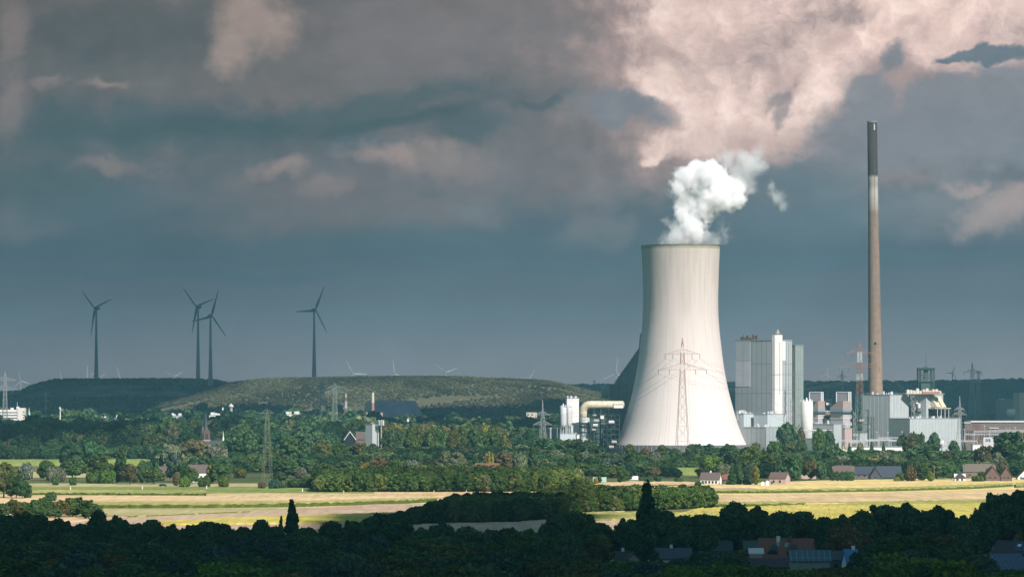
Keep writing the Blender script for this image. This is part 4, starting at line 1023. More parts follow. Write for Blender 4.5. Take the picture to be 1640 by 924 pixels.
stair_flight('zigzag outside stair against the mauve lower part of the boiler house', 1266, 3935, 640, 4)
stair_flight('zigzag outside stair at the corner of the turbine hall', 1460, 3925, 640, 5)
stair_flight('zigzag outside stair beside the green slab block', 1276, 3960, 600, 4)
stair_flight('zigzag outside stair on the larger filter house', 1366.5, 3915, 660, 4)
stair_flight('zigzag outside stair beside the white windowless tower block', 927.8, 3885, 660, 3.2)
r_ = random.Random(41)
for k in range(9):
    y = w2 * (k + .5) / 9; MB().box(-.12, 0, y - 1.3, y + 1.3, H(700) + (k % 3) * 2, H(696) + (k % 3) * 2).build('louvre', M_BLACK if k % 2 else M_GREY, bh)
for k in range(4):
    x = w1 * (.35 + .16 * k); MB().bar((x, -.35, 20), (x, -.35, h * 0 + H(548)), .22, 6).build('downpipe', M_GSTEEL, bh)

# ------------------------------------------------------------------ wind turbines
def turbine(label, hub, Rpx, phase, yaw, D, base_z, tw0=4.0, tw1=1.6, mat=None, red=False, chord=1.0, group=None, band=False, mirror=1):
    mat = mat or M_BLADE
    s = F / D; R = Rpx / s; hz_ = zz(hub[1], D); p = at(hub[0], D)
    e = empty('wind_turbine', label, 'wind turbine', (p.x, D + 3, base_z), 0, group); hh = hz_ - base_z
    if band:
        zs = [0, hh * .27, hh * .28, hh * .30, hh - 2]; rs = [tw0 - (tw0 - tw1) * (z / hh) ** .7 for z in zs]
        mb = MB(); mb.lathe([(rs[0], 0), (tw0 - (tw0 - tw1) * .22, hh * .13), (rs[1], zs[1])], 24); mb.lathe([(rs[3], zs[3]), ((rs[3] + rs[4]) / 2, hh * .6), (rs[4], zs[4])], 24); mb.build('tower', plain('turbine_tower_paint_with_shade', .20, .23, .235, .5, .08), e, smooth=False)  # tower grey is darkened too, shade put into the colour
        mb = MB(); mb.lathe([(rs[1] + .02, zs[1]), (rs[3] + .02, zs[3])], 24); mb.build('red_band', M_RED, e)
    else: MB().lathe([(tw0, 0), (tw1, hh - 1.5)], 16).build('tower', mat, e)
    ro = bpy.data.objects.new('nacelle', MB().data if False else None) if False else None
    c, sn = math.cos(yaw), math.sin(yaw)
    def rt(x, y, z): return (x * c - y * sn, x * sn + y * c, z + hh)
    k = R / 44.0
    mb = MB(); mb.tube([rt(0, -4.2 * k, 0), rt(0, -3 * k, 0), rt(0, 0, 0), rt(0, 4 * k, 0), rt(0, 7 * k, 0)], [.3 * k, 2.2 * k, 3.2 * k, 2.8 * k, 1.0 * k], 14); mb.build('nacelle', mat, e, smooth=True)
    for b in range(3):
        a = math.radians(phase + 120 * b); ux, uz = math.cos(a), math.sin(a)
        segs = [(0.0, 1.0, 1.0), (.06, 1.1, 1.0), (.18, 2.3, .55), (.5, 1.5, .35), (.8, .9, .22), (.97, .55, .14), (1.0, .15, .05)]
        vs = []
        for (f, ch_, th) in segs:
            tw_ = (1 - f) * .5
            for (q1, q2) in ((-.35, 0), (0, 1), (.65, 0), (0, -1)):
                dx_ = q1 * ch_ * 2 * k * chord; dy_ = q2 * th * k * chord
                dx2 = dx_ * math.cos(tw_) - dy_ * math.sin(tw_); dy2 = dx_ * math.sin(tw_) + dy_ * math.cos(tw_)
                vs.append(rt(ux * f * R - uz * dx2, -3.6 * k + dy2, uz * f * R + ux * dx2))
        mb = MB(); fs = [(i * 4 + j, i * 4 + (j + 1) % 4, (i + 1) * 4 + (j + 1) % 4, (i + 1) * 4 + j) for i in range(6) for j in range(4)] + [(0, 1, 2, 3), (27, 26, 25, 24)]
        mb.add(vs, fs)
        if red: mb.mi = [1 if (i // 4) in (2, 4) and i < 24 else 0 for i in range(len(fs))]
        mb.build('blade', [mat, M_RED] if red else mat, e)
    return e
YW = math.radians(-44); G1 = 'wind turbines on the spoil hills'
turbine('dark wind turbine alone on the flat hill, standing clear of the others', (153.9, 493.5), 44, 18, YW, 7500, hz1(at(153.9, 7500).x, 7500), 3.9, 1.3, band=True, group=G1)
turbine('taller of the two overlapping wind turbines, standing on the flat hill top', (317, 491.2), 44, 16, YW, 7550, hz1(at(317, 7550).x, 7550), 3.9, 1.3, band=True, group=G1)
turbine('lower of the two overlapping wind turbines, its white foot down on the slope', (336.9, 506.1), 44, 72, -YW, 6950, zz(617.5, 6950), 3.9, 1.3, band=True, group=G1)
turbine('dark wind turbine alone on the lighter grassy hill', (503, 496.7), 43, 64, -YW, 7150, hz2(at(503, 7150).x, 7150), 3.9, 1.3, band=True, group=G1)
G2 = 'distant wind turbines along the horizon'
DT = 13000.0
for (hx, hy, R_, ph, yw, lab) in [
    (33, 610, 15.5, 103, .2, 'small pale wind turbine beside the far slope above the white office block'),
    (98.5, 611, 18, 100, .2, 'pale blade tip just showing over the shoulder of the flat hill'),
    (139.6, 607, 22, 90, .3, 'small pale turbine with one upright blade close beside the lone big turbine'),
    (146, 600, 9, 150, .3, 'tiny pale turbine hub right beside the tower of the lone big turbine'),
    (161, 603.5, 12, 35, .1, 'tiny pale turbine showing on the other side of the lone big turbine tower'),
    (193, 609, 22, 107, .2, 'pale leaning blade rising behind the middle of the flat hill'),
    (279, 603, 17, 30, .2, 'pale turbine with two blades in a V behind the flat hill, near the overlapping pair'),
    (565, 598.5, 23, 118, .3, 'pale turbine with one long leaning blade behind the grassy hill'),
    (631, 598.5, 23, 95, .3, 'pale turbine with a nearly upright blade behind the middle of the grassy hill'),
    (713.5, 596.5, 21, 20, .2, 'pale turbine spreading two blades in a wide V over the grassy hill'),
    (848, 606, 17, 58, .2, 'pale single blade tip over the falling end of the grassy hill'),
    (986.5, 597.6, 25, 84, .2, 'pale turbine close beside the sloping dark building and cooling tower'),
    (1324, 599, 12, 320, .4, 'faint pale turbine above the filter houses, near the red and white pylon')]:
    turbine(lab, (hx, hy), R_, ph, yw, DT, 0, 2.0, 1.2, M_FARW, group=G2)
turbine('small white turbine with red banded blades between the winding frame and far pylons', (1525.5, 596.7), 12.2, 64, .3, 12000, 0, 2.2, 1.2, M_FARW, red=True, group=G2, chord=1.25)

# ------------------------------------------------------------------ pylons and cables
ARMS = {}
def pylon(key, label, px, D, top, bw, mw, arms, rw=False, rad=.16, group='lattice pylons', waist=None, mat=None, turn=0.35, base=None, ins=True, red_from=.62):
    """bw base width px, mw width px at the lowest arm, arms [(row, halfwidth px)]"""
    s = F / D; p = at(px, D); zb = gz(p.x, D) if base is None else base; h = zz(top, D) - zb
    mat = mat or M_LSTEEL
    e = empty('lattice_pylon', label, 'pylon', (p.x, D, zb), turn, group)
    za = [zz(a[0], D) - zb for a in arms] or [h * .8]; zlow = min(za) if za else h * .8
    def wid(z):
        B, M_, = bw / s / 2, mw / s / 2
        if waist: zw, ww = zz(waist[0], D) - zb, waist[1] / s / 2
        else: zw, ww = zlow, M_
        if z < zw: return B + (ww - B) * z / zw
        ztop = max(za) + .02 * h
        if z < ztop: return ww + (M_ * .75 - ww) * (z - zw) / max(1e-3, ztop - zw)
        return max(.08, M_ * .75 * (1 - (z - ztop) / max(1e-3, h - ztop)))
    segs = []; z = 0.0
    while z < h - .5:
        st_ = max(4.5 if z > h * red_from else 3.0, wid(z) * 2.6); segs.append((z, min(h, z + st_))); z += st_
    groups = {}
    for (z0, z1) in segs:
        f = z0 / h
        key_ = 'lower_mast' if f < red_from else 'upper_mast'
        col_ = 0
        if rw and f >= red_from: col_ = 1 + int((f - red_from) / (1 - red_from) * 4.99) % 2
        g = groups.setdefault(key_, MB()); g.cur = col_
        a, b = wid(z0), wid(z1)
        ca4 = [(-1, -1), (1, -1), (1, 1), (-1, 1)]
        for i, (u, v) in enumerate(ca4):
            g.bar((u * a, v * a, z0), (u * b, v * b, z1), rad)
            u2, v2 = ca4[(i + 1) % 4]
            g.bar((u * a, v * a, z0), (u2 * b, v2 * b, z1), rad * .55); g.bar((u2 * a, v2 * a, z0), (u * b, v * b, z1), rad * .55)
            if z0 > 0: g.bar((u * a, v * a, z0), (u2 * a, v2 * a, z0), rad * .6)
    for k_, g in groups.items(): g.build(k_, [mat, M_RED, M_WHITE], e)
    tips = []
    for (row, hw) in arms:
        za_ = zz(row, D) - zb; hw = hw / s; w0 = wid(za_); mb = MB(); mb.cur = 1 if rw else 0
        for sd in (-1, 1):
            tip = (sd * hw, 0, za_); nseg = 5
            for v in (-1, 1):
                mb.bar((sd * w0, v * w0, za_), tip, rad * .7); mb.bar((sd * w0, v * w0, za_ + hw * .16 + 1.5), tip, rad * .7)
            for q in range(1, nseg):
                f = q / nseg; x = sd * (w0 + (hw - w0) * f); yy = w0 * (1 - f); zt_ = za_ + (hw * .16 + 1.5) * (1 - f)
                mb.bar((x, -yy, za_), (x, -yy, zt_), rad * .45); f2 = (q - 1) / nseg
                mb.bar((sd * (w0 + (hw - w0) * f2), -w0 * (1 - f2), za_), (x, -yy, zt_), rad * .45); mb.bar((x, -yy, za_), (x, yy, za_), rad * .45)
        mb.build('crossarm', [mat, M_RED, M_WHITE], e)
        for sd in (-1, 1):
            for f in ((1.0, .55) if hw > 12 else (1.0,)):
                x = sd * hw * f; ln = 3.6 if ins else .5
                if ins: MB().bar((x, 0, za_), (x, 0, za_ - ln), .22, 6).build('insulator', M_CABLE, e)
                c_, s_ = math.cos(turn), math.sin(turn); tips.append(Vector((p.x + x * c_, D + x * s_, zb + za_ - ln)))
    ARMS[key] = tips; return e
pylon('A', 'tall red and white topped lattice pylon standing in front of the cooling tower', 1093, 3560, 541, 22, 7, [(567, 28), (592, 39)], rw=True, waist=(611, 8.5), rad=.13, mat=plain('weathered_zinc', .26, .25, .20), turn=.1)
pylon('C', 'red and white lattice pylon in front of the tall chimney', 1376.7, 3760, 545, 16, 7, [(566, 23), (588, 34)], rw=True, waist=(640, 9.5), rad=.13, turn=.25, red_from=.5)
pylon('B', 'grey lattice pylon among the trees beside the aluminium silos', 869, 3650, 640, 12, 3, [(664, 12), (680, 16)], waist=(668, 5.5), rad=.16, group='lattice pylons', mat=M_GSTEEL)
pylon('D', 'slender grey green lattice pylon at the edge of the left meadow', 428, 2400, 655, 15, 4.5, [(662, 12)], waist=(700, 8), rad=.06, mat=plain('mossy_zinc', .24, .26, .18), ins=False)
pylon('E', 'faint lattice pylon with crossarms beside the winding tower far away', 536, 4700, 613, 13, 5, [(621, 13), (629, 17)], waist=(650, 6), rad=.15, group='lattice pylons')
pylon('F', 'thin pale mast beyond the dark gabled house', 554, 5600, 624, 5.5, 2, [], rw=True, rad=.2, red_from=.45, ins=False)
pylon('G', 'lattice pylon partly outside the picture in front of the white office block', 8, 4300, 595, 11, 4.5, [(609, 18), (624, 22)], waist=(650, 6), rad=.17, mat=M_GSTEEL)
pylon('H', 'faint lattice pylon in front of the dark foot of the flat hill', 73.5, 6200, 625, 5, 2, [(632, 6), (643, 9), (655, 6)], rad=.16, mat=M_GSTEEL, ins=False)
pylon('I', 'tall faint pylon above the brick hall, the taller of the far pair', 1557, 5200, 580, 11, 5, [(596, 15), (612, 20)], waist=(640, 7), rad=.17, mat=M_GSTEEL)
pylon('J', 'pale faint pylon above the brick hall, the lower of the far pair', 1567, 5500, 594, 11, 4, [(597, 7), (612, 9)], waist=(635, 5.5), rad=.17, mat=M_GSTEEL)
pylon('K', 'slim lattice pylon in front of the far end of the pale green hall', 1537, 3740, 634, 12, 4, [(656, 9), (664, 12)], waist=(690, 6), rad=.15, mat=M_GSTEEL)
pylon('L', 'faint pylon on the horizon between the filter houses', 1348.7, 6500, 592, 6, 3, [(604, 9), (617, 11)], rad=.16, mat=M_GSTEEL, ins=False)
pylon('M', 'short lattice mast near the church spire in front of the hill', 312, 6100, 637, 5, 2, [], rad=.18, rw=True, ins=False)
pylon('N', 'tiny pylon on the skyline beside the grassy hill end', 952, 11500, 608, 2.5, 1.2, [(611, 3)], rad=.25, mat=M_GSTEEL, ins=False)
def cable(a, b, sag, n=26, r=.075):
    mb = MB(); pts = []
    for i in range(n + 1):
        t = i / n; p = a.lerp(b, t); p.z -= 4 * sag * t * (1 - t); pts.append(p - a)
    mb.tube(pts, r, 4); o = mb.build('power_cable', M_CABLE, loc=a); return o
def span(k1, k2, sag, label, grp, r=.075, idx=None):
    t1, t2 = ARMS[k1], ARMS[k2]; n_ = min(len(t1), len(t2))
    for i in range(n_): tag(cable(t1[i], t2[i], sag, r=r), label, 'power cable', grp)
span('A', 'B', 12, 'thin power cable strung from the cooling tower pylon towards the silo side pylon', 'cables left of the cooling tower pylon', .07)
span('A', 'C', 14, 'thin power cable strung from the cooling tower pylon to the chimney pylon', 'cables right of the cooling tower pylon', .07)
span('C', 'K', 7, 'thin power cable strung from the chimney pylon across the pale green hall', 'cables in front of the pale green hall', .07)
# near span that crosses in front of the tower from the pylon towards the viewer's side
for i, (dx_, z_) in enumerate(((-150, 24), (-120, 20), (118, 26), (95, 22))):
    a = ARMS['A'][(4, 5, 2, 3)[i] % len(ARMS['A'])]
    tag(cable(a, Vector((TX + dx_, 3700, z_)), 6, r=.06), 'faint power cable sloping down from the crossarm towards the switchyard', 'power cable', 'cables sloping down from the cooling tower pylon')

# winding tower (A-frame) in front of the grassy hill
wt = empty('winding_tower', 'pale green A shaped colliery winding tower in front of the grassy hill', 'winding tower', (at(515, 5900).x, 5900, gz(0, 5900))); s9 = F / 5900.0; zb9 = gz(0, 5900)
ht9 = zz(614, 5900) - zb9; mb = MB()
q9 = lambda p: (p - 515) / s9
for y in (-3, 3):
    mb.bar((q9(512), y, 0), (q9(513.5), y * .6, ht9), .7); mb.bar((q9(526), y, 0), (q9(518), y * .6, ht9), .7); mb.bar((q9(501), y * 2, 0), (q9(511.5), y * .8, ht9 * .92), .55)
for k in range(6):
    f0, f1 = k / 6, (k + 1) / 6; l = lambda f: q9(512 + 1.5 * f); r = lambda f: q9(526 - 8 * f)
    mb.bar((l(f0), -3, ht9 * f0), (r(f1), -2.4, ht9 * f1), .4); mb.bar((r(f0), -3, ht9 * f0), (l(f1), -2.4, ht9 * f1), .4); mb.bar((l(f1), -3, ht9 * f1), (r(f1), -3, ht9 * f1), .4)
mb.build('frame', M_LSTEEL, wt)
mb = MB(); mb.box(q9(511), q9(519.5), -4, 4, ht9, ht9 + 1.6); mb.build('wheel_platform', M_LSTEEL, wt)
mb = MB(); c = Vector((q9(515), 0, ht9 - 4)); r = 3.4
for j in range(20): a, b = 2 * math.pi * j / 20, 2 * math.pi * (j + 1) / 20; mb.bar(c + Vector((r * math.cos(a), 0, r * math.sin(a))), c + Vector((r * math.cos(b), 0, r * math.sin(b))), .3)
for j in range(6): a = math.pi * j / 3; mb.bar(c, c + Vector((r * math.cos(a), 0, r * math.sin(a))), .15)
mb.build('winding_wheel', M_LSTEEL, wt)
# banded chimney and coal heap
cc = empty('works_chimney', 'thin red chimney with a cream top in front of the dark coal heap', 'chimney', (at(597, 5600).x, 5600, gz(0, 5600))); b5 = gz(0, 5600)
MB().lathe([(2.3, 0), (1.9, zz(645, 5600) - b5)], 14).build('shaft', M_RED, cc); MB().lathe([(1.9, zz(645, 5600) - b5), (1.6, zz(628.5, 5600) - b5)], 14).build('top_section', M_CREAM, cc)
def coal_mat():
    m, t, b = shader('coal', None, .85, .2); oc = t.n('ShaderNodeTexCoord').outputs['Object']
    st = t.noise(t.vm('MULTIPLY', oc, (1, 1, .12)), .12, 5, .6); c = t.ramp(st, [(.3, g4(.22, .21, .29)), (.7, g4(.36, .34, .42))]); t.put(b.inputs['Base Color'], c); return m
ch_ = MB(); s10 = F / 6000.0; a0, a1_, hC = at(569, 6000).x, at(688, 6000).x, zz(641.5, 6000)
v = [(a0, 5960, 4), (a1_, 5960, 4), (a1_, 6120, 4), (a0, 6120, 4), (at(589, 6000).x, 6020, hC), (at(664, 6000).x, 6020, hC), (at(664, 6000).x, 6060, hC), (at(589, 6000).x, 6060, hC)]
ch_.add(v, [(4, 5, 6, 7), (0, 1, 5, 4), (1, 2, 6, 5), (2, 3, 7, 6), (3, 0, 4, 7)])
tag(ch_.build('coal_heap', coal_mat()), 'huge flat topped heap of dark blue grey coal behind the thin red chimney', 'coal heap')

# ------------------------------------------------------------------ town on the left
def windows(mb_parent, w_, z0, z1, n, rows, y=-.06, x0=0, hh=1.2, ww=1.0, mat=None):
    for r in range(rows):
        for k in range(n):
            x = x0 + (k + .5) * w_ / n; z = z0 + (z1 - z0) * (r + .5) / rows
            MB().box(x - ww / 2, x + ww / 2, y, 0, z - hh / 2, z + hh / 2).build('window', mat or M_GLASS, mb_parent)
of = empty('office_block', 'white office block with dark ribbon windows and rooftop antennas among the trees', 'office block', (at(-20, 5000).x, 5000, gz(0, 5000))); zb = gz(0, 5000); so = F / 5000.0
hO = zz(656, 5000) - zb; W_ = 48 / so
MB().box(0, W_, 0, 12, 0, hO).build('wall', M_WHITE, of)
MB().box(W_ + .01, W_ + 12 / so, -1, 13, 0, zz(653, 5000) - zb).build('stair_wall', panel('warm_white_cladding', .74, .68, .62, 30, .9), of)
for k in range(5):
    z = hO - 2.6 - k * 3.1; MB().box(.5, W_ - .3, -.12, 0, z - 1.0, z).build('window_band', M_GLASS, of)
for k in range(5):
    z = hO - 2.0 - k * 3.1; MB().box(W_ + 8.5 / so, W_ + 11.5 / so, -1.12, -1, z - 1.0, z).build('window', M_GLASS, of)
mb = MB(); mb.box(W_ * .76, W_ * .86, 2, 6, hO, hO + 2.4); mb.bar((W_ * .98, 4, hO), (W_ * .98, 4, zz(644, 5000) - zb), .25); mb.box(W_ * .95, W_ * 1.05, 3, 5, hO, hO + 3.5); mb.build('roof_plant', M_ALU, of)
sp = empty('church_spire', 'pale green copper church spire beside the white office block', 'church', (at(46.5, 5100).x, 5100, gz(0, 5100))); zb = gz(0, 5100)
MB().box(-3.5, 3.5, -3.5, 3.5, 0, zz(670, 5100) - zb).build('tower_wall', M_DBRICK, sp)
z0_ = zz(670, 5100) - zb; MB().lathe([(4.6, z0_), (3.2, z0_ + 1.5), (1.2, z0_ + 6), (.1, zz(651.5, 5100) - zb)], 8).build('spire', M_COPPER, sp)
tm_ = empty('radio_mast', 'slim white radio mast with antennas at its head among the trees', 'radio mast', (at(96.3, 4900).x, 4900, gz(0, 4900))); zb = gz(0, 4900)
MB().lathe([(.8, 0), (.55, zz(653, 4900) - zb)], 10).build('pole', M_WHITE, tm_)
mb = MB(); zt_ = zz(652, 4900) - zb
for k in range(5): a = k * 1.256; mb.box(math.cos(a) * .9 - .3, math.cos(a) * .9 + .3, math.sin(a) * .9 - .3, math.sin(a) * .9 + .3, zt_ - 4 + (k % 2) * 2, zt_ - 1 + (k % 2) * 1.4)
mb.build('antenna', M_ALU, tm_)
# brick church
chh = empty('church', 'red brick church tower with a needle dark spire and slate nave', 'church', (at(331, 3950).x, 3950, 0)); sC = F / 3950.0
f_ = lambda p: (p - 331) / sC
hw_ = 5.0 / sC; zt_ = zz(692, 3950)
MB().box(-hw_, hw_, 0, hw_ * 2, 0, zt_).build('tower_wall', M_BRICK, chh)
MB().box(-hw_ - .3, hw_ + .3, -.3, hw_ * 2, zz(706, 3950), zz(704.6, 3950)).build('cornice', M_CONC, chh)
for x in (-1.0, .25): MB().box(x, x + .8, -.15, 0, zz(702.5, 3950), zz(694.5, 3950)).build('belfry_window', M_BLACK, chh)
MB().prism([(-hw_, zt_), (hw_, zt_), (0, zt_ + 4.0)], -.1, hw_ * 2, axis='y').build('gable', M_BRICK, chh)
MB().lathe([(hw_ * .95, zt_ + .5), (hw_ * .55, zt_ + 5), (.08, zz(657.5, 3950))], 8, c=(-hw_ * .35, hw_)).build('spire', M_STILE, chh)
MB().lathe([(1.2, 0), (1.2, zz(690, 3950)), (.05, zz(680, 3950))], 8, c=(-hw_ - .8, hw_)).build('stair_turret', M_DBRICK, chh)
mb = MB(); L_ = f_(370); mb.box(hw_, L_, -1, hw_ * 3, 0, zz(713, 3950)); mb.build('nave_wall', M_BRICK, chh)
mb = MB(); mb.prism([(-2, zz(714.5, 3950)), (hw_ * 3 + 1, zz(714.5, 3950)), (hw_ * 1.4, zz(705, 3950))], hw_ + .02, L_ + .5, axis='x'); mb.build('nave_roof', M_STILE, chh)
MB().lathe([(1.0, zz(705.5, 3950)), (.5, zz(700, 3950)), (.06, zz(690, 3950))], 8, c=(f_(357), hw_ * 1.4)).build('ridge_turret', M_WHITE, chh)
wt_ = empty('water_tower', 'small cream domed water tower on a slim shaft at the hill foot', 'water tower', (at(370, 5700).x, 5700, gz(0, 5700))); zb = gz(0, 5700)
MB().lathe([(2.2, 0), (1.9, zz(653, 5700) - zb)], 14).build('shaft', M_GSTEEL, wt_)
zz_ = zz(653, 5700) - zb; MB().lathe([(2, zz_), (3.3, zz_ + 1), (3.4, zz_ + 2.4), (2.0, zz_ + 4.2), (.3, zz_ + 5.2), (.2, zz_ + 6)], 18).build('tank', M_CREAM, wt_, smooth=True)

def far_building(label, x0, x1, top, D, base_row, mat, parts=0, seed=0, name='warehouse', cat='building', roof=None):
    r = random.Random(seed); s = F / D; zb = gz(0, D); e = empty(name, label, cat, (at(x0, D).x, D, zb)); w_ = (x1 - x0) / s; h = zz(top, D) - zb
    MB().box(0, w_, 0, w_ * .6, 0, h).build('wall', mat, e)
    MB().box(-.2, w_ + .2, -.2, w_ * .6 + .2, h, h + .5).build('roof', roof or M_GREY, e)
    for k in range(parts):
        x = r.uniform(0, w_ * .8); q = r.uniform(1.5, 4); MB().box(x, x + q * 1.4, 1, 1 + q, h + .5, h + .5 + q * .9).build('roof_plant', M_WHITE, e)
    for k in range(int(w_ / 5)): MB().box(1 + k * 5, 3.2 + k * 5, -.08, 0, h - 3.5, h - 1.8).build('window', M_GLASS, e)
    return e
far_building('bright white works building near the water tower, the wider of two', 335, 356, 665, 5500, 0, M_WHITE, 3, 1)
far_building('pale low works building just under the bright white one by the water tower', 336, 358, 674, 5300, 0, M_ALU, 3, 2)
far_building('long pale works roofs among trees between radio mast and church', 265, 291, 665.5, 5600, 0, M_MAUVE, 6, 3)
far_building('long low blue grey roofs in the woods below the lone turbine', 152, 198, 669.5, 5500, 0, M_MAUVE, 4, 4, roof=M_BLUE)
far_building('small white house alone in the woods below the radio mast', 87.5, 94, 696.5, 4100, 0, M_WHITE, 0, 5, name='white_house', cat='house', roof=M_RTILE)
far_building('white clubhouse like a ship among dark trees behind the meadow pylon', 458, 481, 663.5, 5500, 0, M_WHITE, 5, 6)
far_building('pair of white huts in the woods beside the church spire', 290, 297, 679, 4800, 0, M_WHITE, 1, 7, name='hut', cat='hut')
far_building('slim white tower building in the trees between the works roofs and the spire', 296.8, 299.6, 663, 5500, 0, M_WHITE, 0, 8, name='tower_building')
far_building('thin white column building beside the water tower', 355.8, 358, 652.5, 5600, 0, M_WHITE, 0, 9, name='tower_building')
far_building('small white farm annex half hidden by trees near the meadow pylon', 443, 451, 713, 3400, 0, M_CREAM, 0, 10, name='annex', cat='house')
far_building('low white shed at the foot of the coal heap chimney', 587, 596, 660.5, 5500, 0, M_ALU, 0, 11, name='hut', cat='hut')
far_building('pinkish hut beside the coal heap right of its chimney', 607.5, 613, 661, 5500, 0, M_PINK, 0, 12, name='hut', cat='hut')
far_building('orange roofed store in the woods between the hill and the silo side pylon', 843, 860, 660.5, 5600, 0, M_CREAM, 0, 13, roof=M_RUST)
far_building('dark low roof in the trees above the tall left poplar', 154, 173, 707, 3800, 0, M_DBRICK, 0, 14, roof=M_BTILE)
far_building('tiny pale houses at the far wood edge behind the meadow pylon', 411, 425, 662.5, 5900, 0, M_MAUVE, 2, 15)

def house(label, L, R, D, eave, ridge, depth, wallm, roofm, rz=0.0, name='house', gable_front=False, nwin=3, chimney=True, door=True, base=0.0, cat='house', hip=0.0, chim_mat=None):
    """ridge runs along local x unless gable_front; L, R in photo columns"""
    if L > 1270 and 2400 < D < 2700: D += 150
    s = F / D; w_ = (R - L) / s; e = empty(name, label, cat, (at(L, D).x, D, base), rz); he = zz(eave, D) - base; hr = zz(ridge, D) - base; d = depth
    if gable_front:
        MB().prism([(0, 0), (w_, 0), (w_, he), (w_ / 2, hr - .15), (0, he)], 0, d, axis='y').build('wall', wallm, e)
        mb = MB(); t = .3; o = .45
        sl_ = (hr - he) / (w_ / 2)
        mb.prism([(-o, he - o * sl_), (w_ / 2, hr), (w_ / 2, hr + t * 1.4), (-o, he - o * sl_ + t)], -o, d + o, axis='y')
        mb.prism([(w_ + o, he - o * sl_), (w_ + o, he - o * sl_ + t), (w_ / 2, hr + t * 1.4), (w_ / 2, hr)], -o, d + o, axis='y')
    else:
        MB().prism([(0, 0), (d, 0), (d, he), (d / 2, hr - .15), (0, he)], 0, w_, axis='x').build('wall', wallm, e)
        mb = MB(); t = .3; o = .45; sl_ = (hr - he) / (d / 2)
        hx = hip * w_
        if hip:
            mb.add([(-o, -o, he - .2), (w_ + o, -o, he - .2), (w_ + o, d + o, he - .2), (-o, d + o, he - .2), (hx, d / 2, hr + .3), (w_ - hx, d / 2, hr + .3)], [(0, 1, 5, 4), (1, 2, 5), (2, 3, 4, 5), (3, 0, 4), (3, 2, 1, 0)])
        else:
            mb.prism([(-o, he - o * sl_), (d / 2, hr), (d / 2, hr + t * 1.4), (-o, he - o * sl_ + t)], -o, w_ + o, axis='x')
            mb.prism([(d + o, he - o * sl_), (d + o, he - o * sl_ + t), (d / 2, hr + t * 1.4), (d / 2, hr)], -o, w_ + o, axis='x')
    ro = mb.build('roof', roofm, e)
    if chimney:
        mb = MB(); cx_ = w_ * .45; cyy = d * .5 if not gable_front else d * .4
        mb.box(cx_, cx_ + .8, cyy - .3, cyy + .5, hr - 1.0, hr + 1.3); c = mb.build('chimney', chim_mat or M_BRICK, ro)
    for k in range(nwin):
        x = w_ * (k + .7) / (nwin + .6); zc_ = he * .5 if not gable_front else he * .6
        wn = MB().box(x - .55, x + .55, -.06, 0, zc_ - .7, zc_ + .7).build('window', M_GLASS, e)
        MB().bar((x - .62, -.1, zc_ - .78), (x + .62, -.1, zc_ - .78), .07).build('sill', M_WHITE, wn)
    if door:
        dr = MB().box(w_ * .12, w_ * .12 + 1.0, -.08, 0, 0, 2.05).build('door', M_STEEL, e)
    return e
# dark gabled house and grey silo block on the left
hs = house('dark timber gabled house with pale bargeboards beside the grey silo block', 552, 569, 3600, 704, 692.5, 12, M_BLACK, M_BTILE, name='gabled_house', gable_front=True, nwin=1, door=False)
mb = MB(); s_ = F / 3600; w_ = 17 / s_; mb.bar((-.6, -.6, zz(704.6, 3600)), (w_ / 2, -.6, zz(692, 3600) + .5), .3); mb.bar((w_ + .6, -.6, zz(704.6, 3600)), (w_ / 2, -.6, zz(692, 3600) + .5), .3); mb.build('bargeboard', M_WHITE, hs)
hs = house('brown brick gabled house with one pale bargeboard touching the grey silo block', 570, 585, 3640, 703, 692, 14, M_DBRICK, M_BTILE, name='gabled_house', gable_front=False, nwin=2, door=False, chimney=False)
block('tall plain pale grey silo block rising from the trees beside the gabled houses', 585, 596, 606.5, 679, 3560, panel('silo_block_cladding', .44, .46, .46, 7, .85), name='silo_block', seed=31, cat='silo block', railq=False)
am = empty('antenna_mast', 'slim grey mast crowned with panel antennas beside the grey silo block', 'radio mast', (at(610.5, 3560).x, 3560, 0))
MB().lathe([(.6, 0), (.45, zz(672, 3560))], 10).build('pole', M_GSTEEL, am)
za_ = zz(672, 3560)
for k in range(8):
    a = k * .785; MB().box(math.cos(a) * 2 - .3, math.cos(a) * 2 + .3, math.sin(a) * 2 - .3, math.sin(a) * 2 + .3, za_ - 4.5, za_ - .3).build('antenna', M_ALU, am)
mb = MB()
for k in range(8): a = k * .785; mb.bar((0, 0, za_ - 1.2), (math.cos(a) * 2, math.sin(a) * 2, za_ - 1.2), .12); mb.bar((0, 0, za_ - 3.8), (math.cos(a) * 2, math.sin(a) * 2, za_ - 3.8), .12)
mb.build('antenna_frame', M_GSTEEL, am)
sg = empty('lamp_mast', 'thin mast with a white head over the dark wood right of the antenna mast', 'mast', (at(653.5, 4400).x, 4400, 0))
MB().bar((0, 0, 0), (0, 0, zz(673, 4400)), .2, 6).build('pole', M_GSTEEL, sg); MB().box(-1, 1, -.6, .6, zz(675, 4400), zz(671, 4400)).build('lamp_head', M_WHITE, sg)

